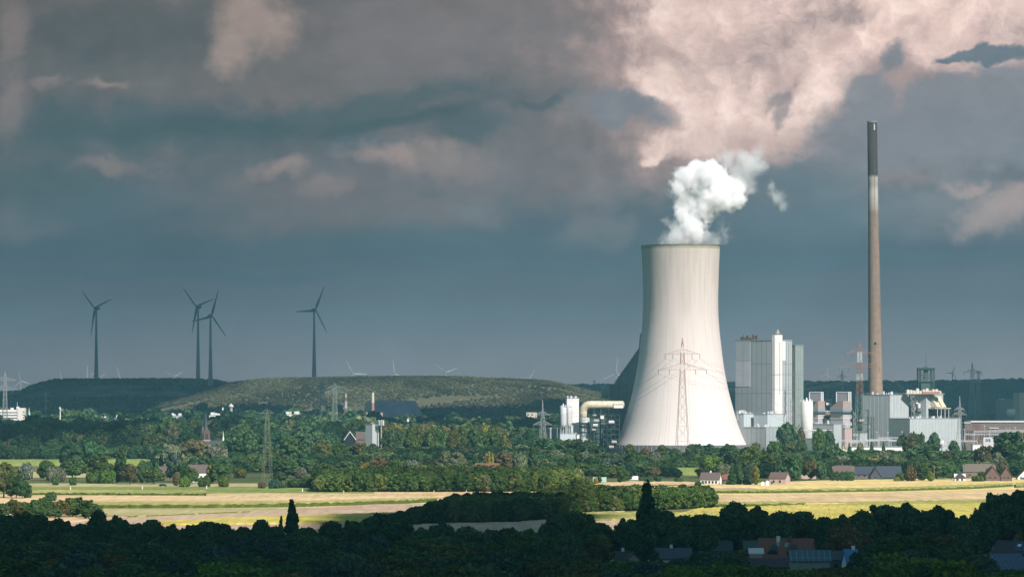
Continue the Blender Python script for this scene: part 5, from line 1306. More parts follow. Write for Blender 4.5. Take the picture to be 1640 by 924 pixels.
# farmhouses along the fields
house('low brown roofed farmhouse half hidden by trees on the left meadow', 296, 331, 2560, 756, 745, 12, M_WHITE, M_BTILE, name='farmhouse', nwin=3)
house('dark roofed barn behind the trees left of the meadow farmhouse', 255, 276, 2620, 757, 748, 10, M_DBRICK, M_BTILE, name='barn', nwin=2, door=False, chimney=False)
hw2 = house('white two storey house with a dark hipped end roof alone by the field', 1121.5, 1152, 2480, 767, 757.5, 9, M_WHITE, M_BTILE, name='white_house', nwin=5, chim_mat=M_WHITE, rz=math.radians(-12))
house('small orange roofed shed beside the white house', 1157, 1163, 2500, 767, 761, 6, M_BRICK, M_RTILE, name='shed', nwin=0, chimney=False)
house('brown roofed cottage with a pink gable end beside the yellow bush', 1232, 1259, 2480, 765, 757, 9, M_PINK, M_BTILE, name='cottage', nwin=2, rz=math.radians(-20))
house('low rust roofed cottage partly behind trees near the pink gabled cottage', 1277, 1306, 2520, 769, 761, 8, M_PINK, M_RUST, name='cottage', nwin=2)
house('brown roofed farmhouse with a white gable behind a clipped hedge', 1334, 1369, 2500, 757, 746, 12, M_DBRICK, M_BTILE, name='farmhouse', nwin=2, hip=.12)
house('wide dark slate roofed barn joined behind the brown farmhouse', 1369, 1402, 2530, 759, 748, 16, M_DBRICK, M_STILE, name='barn', nwin=3, chimney=False)
house('dark slate roofed barn with a blue grey gable facing the field', 1394, 1412, 2480, 763, 750, 14, M_STILE, M_BTILE, name='barn', gable_front=True, nwin=1, chimney=False)
house('long dark slate roofed barn at the field edge beside the round brown bush', 1406, 1444, 2540, 764, 747.5, 16, M_DBRICK, M_STILE, name='barn', nwin=2, chimney=False)
house('long thatched farmhouse under the dark round trees', 1543, 1596, 2520, 755, 743.5, 14, M_DBRICK, M_THATCH, name='thatched_house', nwin=3, hip=.08)
house('small dark roofed pavilion at the field edge beside the thatched farmhouse', 1529, 1547, 2440, 765, 758, 7, M_WHITE, M_TILE, name='pavilion', nwin=2, hip=.4, chimney=False)
house('thatched house with a big brick gable facing the field', 1579, 1602, 2430, 762, 747.5, 12, M_BRICK, M_THATCH, name='thatched_house', gable_front=True, nwin=2)
house('thatched house with a smaller brick gable next to the big gabled one', 1603, 1621, 2430, 762, 749, 12, M_BRICK, M_THATCH, name='thatched_house', gable_front=True, nwin=2)
house('blue grey roofed house cut by the picture edge beyond the thatched gables', 1630, 1662, 2480, 764, 748, 10, M_WHITE, M_STILE, name='house', gable_front=True, nwin=2)
house('brown roofed house deep in the trees behind the small pavilion', 1512, 1533, 2640, 757, 744, 10, M_PINK, M_BTILE, name='house', gable_front=True, nwin=1)
house('pale green garden shed by the tan strip before the white house', 1008, 1021, 2640, 768, 763, 5, M_COPPER, M_ALU, name='garden_shed', nwin=0, chimney=False)
house('small tunnel greenhouse behind the copse at the yellow bush', 951, 970, 2560, 771, 765, 6, M_CREAM, M_COPPER, name='greenhouse', nwin=0, chimney=False)
# small white things on the field edge
for k, (px, lab) in enumerate(((1219, 'white hut at the field edge near the pink gabled cottage, the wider'), (1226.5, 'white hut at the field edge nearest the pink gabled cottage'))):
    e = empty('hut', lab, 'hut', (at(px, 2440).x, 2440, 0)); MB().box(0, 1.8, 0, 1.8, 0, 2.2 + k * .6).build('wall', M_WHITE, e); MB().prism([(-.15, 2.2 + k * .6), (1.95, 2.2 + k * .6), (.9, 2.8 + k * .6)], -.1, 1.9).build('roof', M_ALU, e)
# parked car and posts
car = empty('car', 'small dark car on the meadow road', 'car', (at(261, 2432).x, 2432, .14), math.radians(-2))
mb = MB(); mb.prism([(-2.2, .3), (2.2, .3), (2.2, .8), (1.3, .95), (.7, 1.45), (-1.2, 1.45), (-1.9, .95), (-2.2, .85)], -.85, .85); mb.build('body', plain('dark_car_paint', .02, .025, .035, .25), car)
for x in (-1.35, 1.35):
    for y in (-.85, .65): MB().tube([(x, y, .32), (x, y + .2, .32)], .32, 14).build('wheel', M_BLACK, car)
MB().prism([(-1.1, .98), (.75, .98), (.55, 1.38), (-1.05, 1.38)], -.88, -.86).build('side_window', M_GLASS, car)
for px, row in ((113, 783), (484.5, 786), (228, 782), (331, 781), (550.5, 789), (695, 789), (747, 786)):
    D = gd(row + 1.5); o = MB().box(-.2, .2, -.2, .2, 0, 1.5).box(-.3, .3, -.3, .3, 1.5, 1.7).build('marker_post', M_WHITE if row < 788 else M_YEL, loc=at(px, D))
    tag(o, {113: 'white marker post at the maize edge near the left trees', 484.5: 'white marker post on the grass beside the meadow pylon', 228: 'white marker post on the grass near the dark car', 331: 'white marker post below the meadow farmhouse', 550.5: 'yellow gas marker post at the near edge of the big copse, by its left end', 695: 'yellow gas marker post at the near edge of the big copse, middle', 747: 'yellow gas marker post at the near edge of the big copse, towards the white house'}[px], 'marker post')
wp = MB().bar((0, 0, 0), (0, 0, 9), .18, 8, .12).build('wooden_pole', plain('weathered_wood', .32, .25, .16), loc=at(1496, 2600)); tag(wp, 'bare wooden pole at the field edge before the dark trees', 'pole')

# ------------------------------------------------------------------ switchyard
def gantry(px, D, w_, h, label):
    e = empty('switchyard_gantry', label, 'gantry', (at(px, D).x, D, 0), .05, 'grey gantries of the switchyard'); mb = MB()
    for x in (0, w_): mb.bar((x, -.9, 0), (x, 0, h), .26); mb.bar((x, .9, 0), (x, 0, h), .26); mb.bar((x, 0, h), (x, 0, h + 4), .12)
    mb.build('post', M_ALU, e); mb = MB(); mb.bar((0, -.4, h), (w_, -.4, h), .2); mb.bar((0, .4, h), (w_, .4, h), .16); mb.bar((0, 0, h + .9), (w_, 0, h + .9), .14)
    n = int(w_ / 2)
    for k in range(n): mb.bar((k * w_ / n, -.4, h), ((k + .5) * w_ / n, 0, h + .9), .09); mb.bar(((k + .5) * w_ / n, 0, h + .9), ((k + 1) * w_ / n, .4, h), .09)
    mb.build('beam', M_ALU, e)
    for k in range(3): MB().bar(((k + .7) * w_ / 3.4, 0, h), ((k + .7) * w_ / 3.4, 0, h - 2.6), .16, 6).build('insulator', M_RUST, e)
gr = 'grey steel gantry among the trees in front of the pale green halls'
for i, (px, D, w_, h) in enumerate(((1344, 3700, 15, 13), (1356, 3660, 17, 12), (1372, 3700, 18, 13), (1392, 3680, 18, 14), (1408, 3720, 19, 15), (1424, 3670, 20, 13), (1442, 3720, 20, 15), (1460, 3650, 20, 12), (1478, 3720, 22, 16), (1500, 3690, 20, 14), (1518, 3650, 24, 13), (1545, 3720, 28, 18), (1560, 3760, 30, 20), (1585, 3740, 34, 21), (1612, 3760, 30, 20))): gantry(px, D, w_, h, gr)
rq = random.Random(21)
for i in range(13):
    px = 1340 + i * 9.0 + rq.uniform(-3, 3); D = rq.uniform(3620, 3700)
    e = empty('transformer', 'white and yellow transformer unit in the switchyard before the filter houses', 'transformer', (at(px, D).x, D, 0), rq.uniform(0, .6), 'transformers in the switchyard')
    q = rq.uniform(2.2, 4.2); MB().box(-q, q, -1.4, 1.4, .4, 3 + q).build('tank', M_WHITE if i % 3 else M_ALU, e)
    mb = MB()
    for k in range(6): mb.box(-q + k * q / 3, -q + k * q / 3 + .15, -2.1, -1.4, .8, 2.6 + q)
    mb.build('cooling_fins', M_ALU, e)
    for k in range(3): MB().lathe([(.35, 3 + q), (.5, 3.6 + q), (.3, 4.2 + q), (.45, 4.8 + q), (.12, 6.4 + q)], 8, c=(-q * .6 + k * q * .6, 0)).build('bushing', M_YEL if i % 2 else M_RUST, e)
for i in range(15):
    px = 1388 + i * 17.3 + rq.uniform(-5, 5); D = 3640 + 60 * (i % 2); h = rq.uniform(17, 26)
    e = empty('lamp_post', 'thin pale floodlight post in the switchyard', 'lamp post', (at(px, D).x, D, 0), 0, 'floodlight posts in the switchyard')
    MB().bar((0, 0, 0), (0, 0, h), .17, 6, .1).build('post', M_ALU, e); MB().box(-.6, .6, -.2, .3, h, h + .5).build('lamp_head', M_ALU, e)
block('long white wall like hall at the switchyard edge in front of the trees', 1362, 1364, 1449, 716, 3560, M_WHITE, name='white_shed', seed=41, alpha=math.radians(3), cat='shed')
block('white and green van shaped building beside the switchyard trees', 1556, 1558, 1572, 712, 3560, M_WHITE, name='white_shed', seed=42, alpha=math.radians(8), cat='shed')
block('small white cube hut below the long pale green hall', 1515.5, 1516.5, 1522.5, 720.5, 3520, M_WHITE, name='hut', seed=43, alpha=math.radians(8), cat='hut')
block('flat grey kiosk with a pale roof left of the small white cube hut', 1486, 1488, 1508, 715, 3560, M_LIGHT, name='kiosk', seed=44, alpha=math.radians(8), cat='hut', roofmat=M_PINK)
sb = empty('sign_wall', 'white building end with dark blue letters beside the big round trees', 'sign', (at(1575, 3600).x, 3600, 0), math.radians(-4)); q = 3600 / F
MB().box(0, 16 * q, 0, 5, 0, zz(700, 3600)).build('wall', M_ALU, sb)
def glyph(mb, ch, x, z, s):
    seg = {'D': [(0, 0, 0, 1), (0, 1, .5, .9), (.5, .9, .65, .5), (.65, .5, .5, .1), (.5, .1, 0, 0)], 'S': [(.6, .9, .1, 1), (.1, 1, .05, .6), (.05, .6, .6, .4), (.6, .4, .55, .05), (.55, .05, 0, .1)], 'O': [(0, 0, 0, 1), (0, 1, .6, 1), (.6, 1, .6, 0), (.6, 0, 0, 0)]}[ch]
    for a, b, c, d in seg: mb.bar((x + a * s, -.12, z + b * s), (x + c * s, -.12, z + d * s), s * .12)
mb = MB(); glyph(mb, 'D', 4.2 * q, zz(707, 3600), 4.0 * q); glyph(mb, 'S', 8.4 * q, zz(707, 3600), 4.0 * q); MB_s = mb.build('lettering', M_NAVY, sb)

# ------------------------------------------------------------------ village in the shaded foreground
def H2(label, L, R, D, eave, ridge, depth, **k): return house(label, L, R, D, eave, ridge, depth, **k)
h1 = H2('big red brown tiled house with two eyebrow dormers and a glazed gable', 1210, 1296, 1235, 893, 864.5, 13, wallm=M_PINK, roofm=M_RTILE, name='red_roofed_house', nwin=4, rz=math.radians(-14), chimney=False)
s11 = F / 1235.0; hr = zz(864.5, 1235); he = zz(893, 1235); W11 = 86 / s11
rf = [c for c in h1.children if c.name.startswith('roof')][0]
for x in (.33, .55):
    mb = MB(); mb.box(x * W11, x * W11 + .9, 5.1, 6.0, hr - 1.2, hr + 1.0); mb.build('chimney', M_WHITE if x < .4 else M_BRICK, rf)
def on_roof(x0, x1, f0, f1, d, he, hr, off=.42):
    """patch lying on the front roof slope"""
    z = lambda f: he + (hr - he) * f; y = lambda f: d / 2 * f
    return [(x0, y(f0), z(f0) + off), (x1, y(f0), z(f0) + off), (x1, y(f1), z(f1) + off), (x0, y(f1), z(f1) + off), (x0, y(f0), z(f0) + off - .12), (x1, y(f0), z(f0) + off - .12), (x1, y(f1), z(f1) + off - .12), (x0, y(f1), z(f1) + off - .12)]
BX = [(0, 1, 2, 3), (7, 6, 5, 4), (4, 5, 1, 0), (5, 6, 2, 1), (6, 7, 3, 2), (7, 4, 0, 3)]
for x in (.34, .50): MB().add(on_roof(W11 * x, W11 * x + .95, .55, .76, 13, he, hr), BX).build('skylight', plain('skylight_glass', .12, .34, .36, .1), rf)
for x in (.20, .56):
    mb = MB(); n = 10; vs = []
    for i in range(n + 1): a = math.pi * i / n; vs.append((W11 * x + 1.6 - 1.6 * math.cos(a), .9, he + .7 + 1.5 * math.sin(a)))
    for i in range(n + 1): a = math.pi * i / n; vs.append((W11 * x + 1.6 - 1.3 * math.cos(a), 4.2, he + 2.6 + 1.1 * math.sin(a)))
    mb.add(vs, [(i, i + 1, n + 2 + i, n + 1 + i) for i in range(n)]); dm = mb.build('dormer', M_TILE, rf)
    MB().add(vs[:n + 1], [tuple(range(n + 1))]).build('dormer_window', M_GLASS, dm)
MB().prism([(4.4, he + 1.6), (8.6, he + 1.6), (6.5, hr - 1.0)], W11 + .02, W11 + .12, axis='x').build('gable_glazing', plain('teal_glass', .06, .18, .18, .1), h1)
H2('pink rendered annex with tall windows beside the red roofed house', 1202, 1221, 1228, 886, 880, 5, wallm=M_PINK, roofm=M_ALU, name='annex', nwin=3, rz=0, chimney=False, door=False)
gh = H2('greenhouse with a sloping grid of glass panes in front of the red roofed house', 1267, 1329, 1195, 898, 883.5, 9, wallm=M_GREY, roofm=M_GREENHOUSE, name='greenhouse', nwin=0, chimney=False, door=False)
H2('low grey roofed shed behind the greenhouse towards the blue roof', 1329, 1366, 1215, 896, 884.5, 8, wallm=M_DBRICK, roofm=M_STILE, name='garden_shed', nwin=2, chimney=False)
H2('house with a bright blue roof panel among the dark trees', 1358, 1384, 1205, 903, 882, 8, wallm=M_WHITE, roofm=M_BLUE, name='blue_roofed_house', nwin=2, chimney=True, chim_mat=M_WHITE, rz=math.radians(8))
H2('long low grey roofed outbuilding right below the red roofed house', 1198, 1262, 1170, 908, 896, 9, wallm=M_DBRICK, roofm=M_TILE, name='outbuilding', nwin=4, chimney=False)
H2('white steep gabled house in the dark trees', 1036.5, 1045.5, 1290, 887, 871, 13, wallm=M_WHITE, roofm=M_TILE, name='white_gabled_house', gable_front=True, nwin=0, door=False, chimney=False)
H2('dark roofed house joined behind the white steep gable', 1010, 1037, 1300, 886, 871, 11, wallm=M_WHITE, roofm=M_TILE, name='dark_roofed_house', nwin=2, chim_mat=M_ALU)
H2('small house with a pale triangular gable below the white steep one', 1006, 1024, 1250, 895, 886, 9, wallm=plain('grey_render', .32, .32, .28), roofm=M_TILE, name='pale_gabled_house', gable_front=True, nwin=1, chimney=False)
H2('dark roofed house with a white chimney beside the pale triangular gable', 986, 1008, 1262, 897, 885, 9, wallm=M_WHITE, roofm=M_TILE, name='dark_roofed_house', nwin=2, chim_mat=M_WHITE)
H2('long dark blue slate roofed house between the two white flecks of gable and skylight', 1047, 1107, 1270, 895, 880, 12, wallm=M_WHITE, roofm=M_STILE, name='slate_roofed_house', nwin=3, chim_mat=M_WHITE)
H2('house with a roof light strip in the dark trees behind the slate roof', 1096, 1120, 1330, 880, 873, 8, wallm=M_DBRICK, roofm=M_TILE, name='dark_roofed_house', nwin=1, chimney=False)
H2('grey roofed house with two small chimneys among trees near the mauve field corner', 950, 974, 1290, 885, 875, 9, wallm=M_WHITE, roofm=M_THATCH, name='grey_roofed_house', nwin=2, chim_mat=M_WHITE)
H2('house with a dark green roof between the tall dark poplar and the red roofed house', 1143, 1172, 1340, 882, 868, 10, wallm=M_WHITE, roofm=plain('dark_green_roof', .05, .085, .08), name='green_roofed_house', nwin=2, chimney=False)
H2('dark roofed house directly behind the pink annex', 1193, 1212, 1290, 880, 868.5, 10, wallm=M_BRICK, roofm=plain('dark_green_roof', .05, .085, .08), name='dark_roofed_house', nwin=1, chimney=False)
H2('small brick gabled house peeping from trees near the solar roofed house', 1544, 1554, 1330, 876, 866, 9, wallm=M_BRICK, roofm=M_STILE, name='brick_gabled_house', gable_front=True, nwin=1)
h2 = H2('brick gabled house with solar panels and a white roof window at the picture edge', 1590, 1650, 1260, 886, 868, 11, wallm=M_BRICK, roofm=M_TILE, name='solar_roofed_house', nwin=1, rz=math.radians(-22))
rf = [c for c in h2.children if c.name.startswith('roof')][0]; he, hr = zz(886, 1260), zz(868, 1260); W12 = 60 * 1260 / F
MB().add(on_roof(W12 * .55, W12 * .98, .12, .95, 11, he, hr), BX).build('solar_panel', M_SOLAR, rf)
MB().add(on_roof(W12 * .60, W12 * .60 + 1.0, .50, .68, 11, he, hr, .5), BX).build('skylight', M_WHITE, rf)
h3_ = H2('long lean to roof covered in rows of solar panels below the brick gabled house', 1601, 1650, 1190, 912, 890, 14, wallm=plain('mauve_render', .38, .33, .36), roofm=M_SOLAR, name='solar_shed', nwin=0, door=False, chimney=False, rz=math.radians(14))

house('long low red roofed shed just behind the big copse below the tall lit wood', 762, 798, 2760, 748, 742.5, 8, M_CREAM, M_RTILE, name='shed', nwin=3, chimney=False)
house('red roofed shed with a red wall between the dark conifers by the white house', 1163, 1180, 2560, 766, 760, 6, M_BRICK, M_RTILE, name='shed', nwin=2, chimney=False)

# ------------------------------------------------------------------ trees
ORD = 'first second third fourth fifth sixth seventh eighth ninth tenth eleventh twelfth thirteenth fourteenth fifteenth sixteenth seventeenth eighteenth nineteenth twentieth'.split()
def ordn(i): return ORD[i] if i < 20 else ('twenty ' + ORD[i - 20] if i < 39 else 'last')
KW = {'round': 'round crowned', 'oval': 'upright', 'poplar': 'columnar', 'cone': 'pointed', 'bush': 'low bushy'}
rr0 = random.Random(3)
# -- front wood skyline
sky_pts = [(8, 824, 46, 1390), (34, 822, 42, 1400), (62, 832, 46, 1330), (96, 839, 48, 1290), (128, 838, 40, 1320), (157, 825, 40, 1350), (187, 829, 40, 1330), (214, 842, 44, 1290), (243, 840, 44, 1300), (275, 843, 40, 1280),
    (307, 840, 46, 1300), (332, 843, 42, 1290), (358, 836, 44, 1310), (388, 841, 44, 1290), (418, 840, 40, 1290), (440, 842, 34, 1280), (492, 846, 46, 1270), (530, 842, 48, 1290), (566, 838, 50, 1300), (604, 829, 56, 1330), (640, 834, 52, 1310),
    (676, 846, 50, 1260), (708, 843, 54, 1270), (748, 849, 54, 1240), (784, 850, 50, 1240), (818, 849, 50, 1240), (846, 858, 40, 1210), (884, 836, 52, 1280), (922, 823, 66, 1310), (958, 836, 52, 1290), (1006, 838, 52, 1290),
    (1066, 817, 52, 1370), (1096, 829, 44, 1330), (1124, 832, 44, 1330), (1146, 826, 46, 1350), (1178, 815, 56, 1370), (1212, 813, 60, 1350), (1250, 824, 50, 1330), (1284, 818, 54, 1340), (1320, 827, 44, 1330), (1350, 832, 46, 1320),
    (1382, 819, 56, 1340), (1418, 816, 56, 1350), (1450, 814, 58, 1350), (1482, 822, 50, 1340), (1504, 816, 56, 1350), (1540, 827, 50, 1330), (1568, 822, 50, 1340), (1598, 798, 66, 1370), (1636, 791, 74, 1370)]
for i, (px, top, wd, D) in enumerate(sky_pts):
    k = ('near_round', 'near_round', 'near_oval')[i % 3]; col = ('deep', 'dark', 'deep', 'dark', 'deep')[i % 5]
    half = 'before the short slim poplar' if px < 467 else ('between the two dark poplars' if px < 1036 else 'beyond the tall dark poplar')
    n_ = i if px < 467 else (i - 16 if px < 1036 else i - 31)
    tree(px, D, top - rr0.choice([-2, 0, 2, 4, 7]), wd * rr0.uniform(1.0, 1.35), k, col, f'{ordn(n_)} shaded {KW[k.split("_")[1]]} tree on the dark skyline {half}', 'trees of the shaded wood')
tree(467, 1290, 800, 28, 'near_poplar', 'deep', 'short dark poplar rising above the shaded wood in front of the left fields', cat='poplar')
tree(450, 1285, 826, 13, 'near_poplar', 'deep', 'narrow dark sapling next to the short dark poplar', cat='poplar')
tree(1036, 1260, 774, 40, 'near_poplar', 'deep', 'tall dark poplar standing alone in front of the lit copse and cooling tower', cat='poplar')
# -- rows filling the wood towards the camera
rr = random.Random(4)
HOUSEBOX = [(1190, 1400, 1130, 1300), (940, 1120, 1215, 1340), (1575, 1660, 1150, 1290)]
rowdef = [(1215, 862, 40, 64, 'behind the village roofs'), (1150, 876, 46, 70, 'in the middle of the shaded wood'), (1085, 890, 44, 78, 'of the shaded wood below the village'), (1020, 902, 50, 84, 'in the second row up'), (955, 915, 54, 92, 'cut by the bottom picture edge')]
for ri, (D, row, sp, wd, desc) in enumerate(rowdef):
    px = -20 + rr.uniform(0, 20); i = 0
    while px < 1670:
        top = row + rr.uniform(-9, 9)
        if 940 < px < 1120 and ri < 3: top = max(top, (893, 899, 906)[ri] + rr.uniform(-3, 6))
        if 1190 < px < 1392 and ri < 4: top = max(top, (905, 908, 912, 914)[ri] + rr.uniform(-1, 5))
        if 1392 < px < 1560: top = min(top, 868 + ri * 9 + rr.uniform(-6, 6))
        if px >= 1575: top = max(top, (905, 912, 916, 920, 924)[ri])
        if 1130 < px < 1190: top = max(top, 884 + ri * 5)
        if 860 < px < 990 and ri == 0: top = rr.uniform(852, 868)
        if top < 938:
            k = rr.choice(['near_round', 'near_round', 'near_oval', 'near_bush'] if ri < 4 else ['near_round', 'near_bush'])
            col = rr.choice(['deep', 'dark', 'dark', 'mid', 'olive', 'blue'] if ri < 3 else ['dark', 'mid', 'mid', 'olive', 'blue'])
            if ri >= 3 and px > 1050 and rr.random() < .8: col = 'fresh'  # brighter leaf colour stands in for weak sunlight on these trees
            if ri >= 3 and 300 < px < 420: col = 'fresh'  # same brighter leaf colour used for a lighter spot in the shaded wood
            w_ = wd * rr.uniform(.8, 1.25)
            tree(px, D + rr.uniform(-25, 25), top, w_, k, col, f'{ordn(i)} tree {desc}, {WORD[col]} and {KW[k.split("_")[1]]}', 'trees of the shaded wood')
        i += 1; px += sp * rr.uniform(.75, 1.25)
# a few individually recognisable ones
tree(1352, 1260, 842, 70, 'near_round', 'rust', 'dark copper leaved round tree behind the village beside the greenhouse')
tree(1440, 1120, 858, 100, 'near_round', 'mid', 'large round tree right of the blue roof, its top catching some light')
tree(1632, 1300, 848, 22, 'near_poplar', 'yellow', 'small yellowish upright tree behind the solar roofed house')
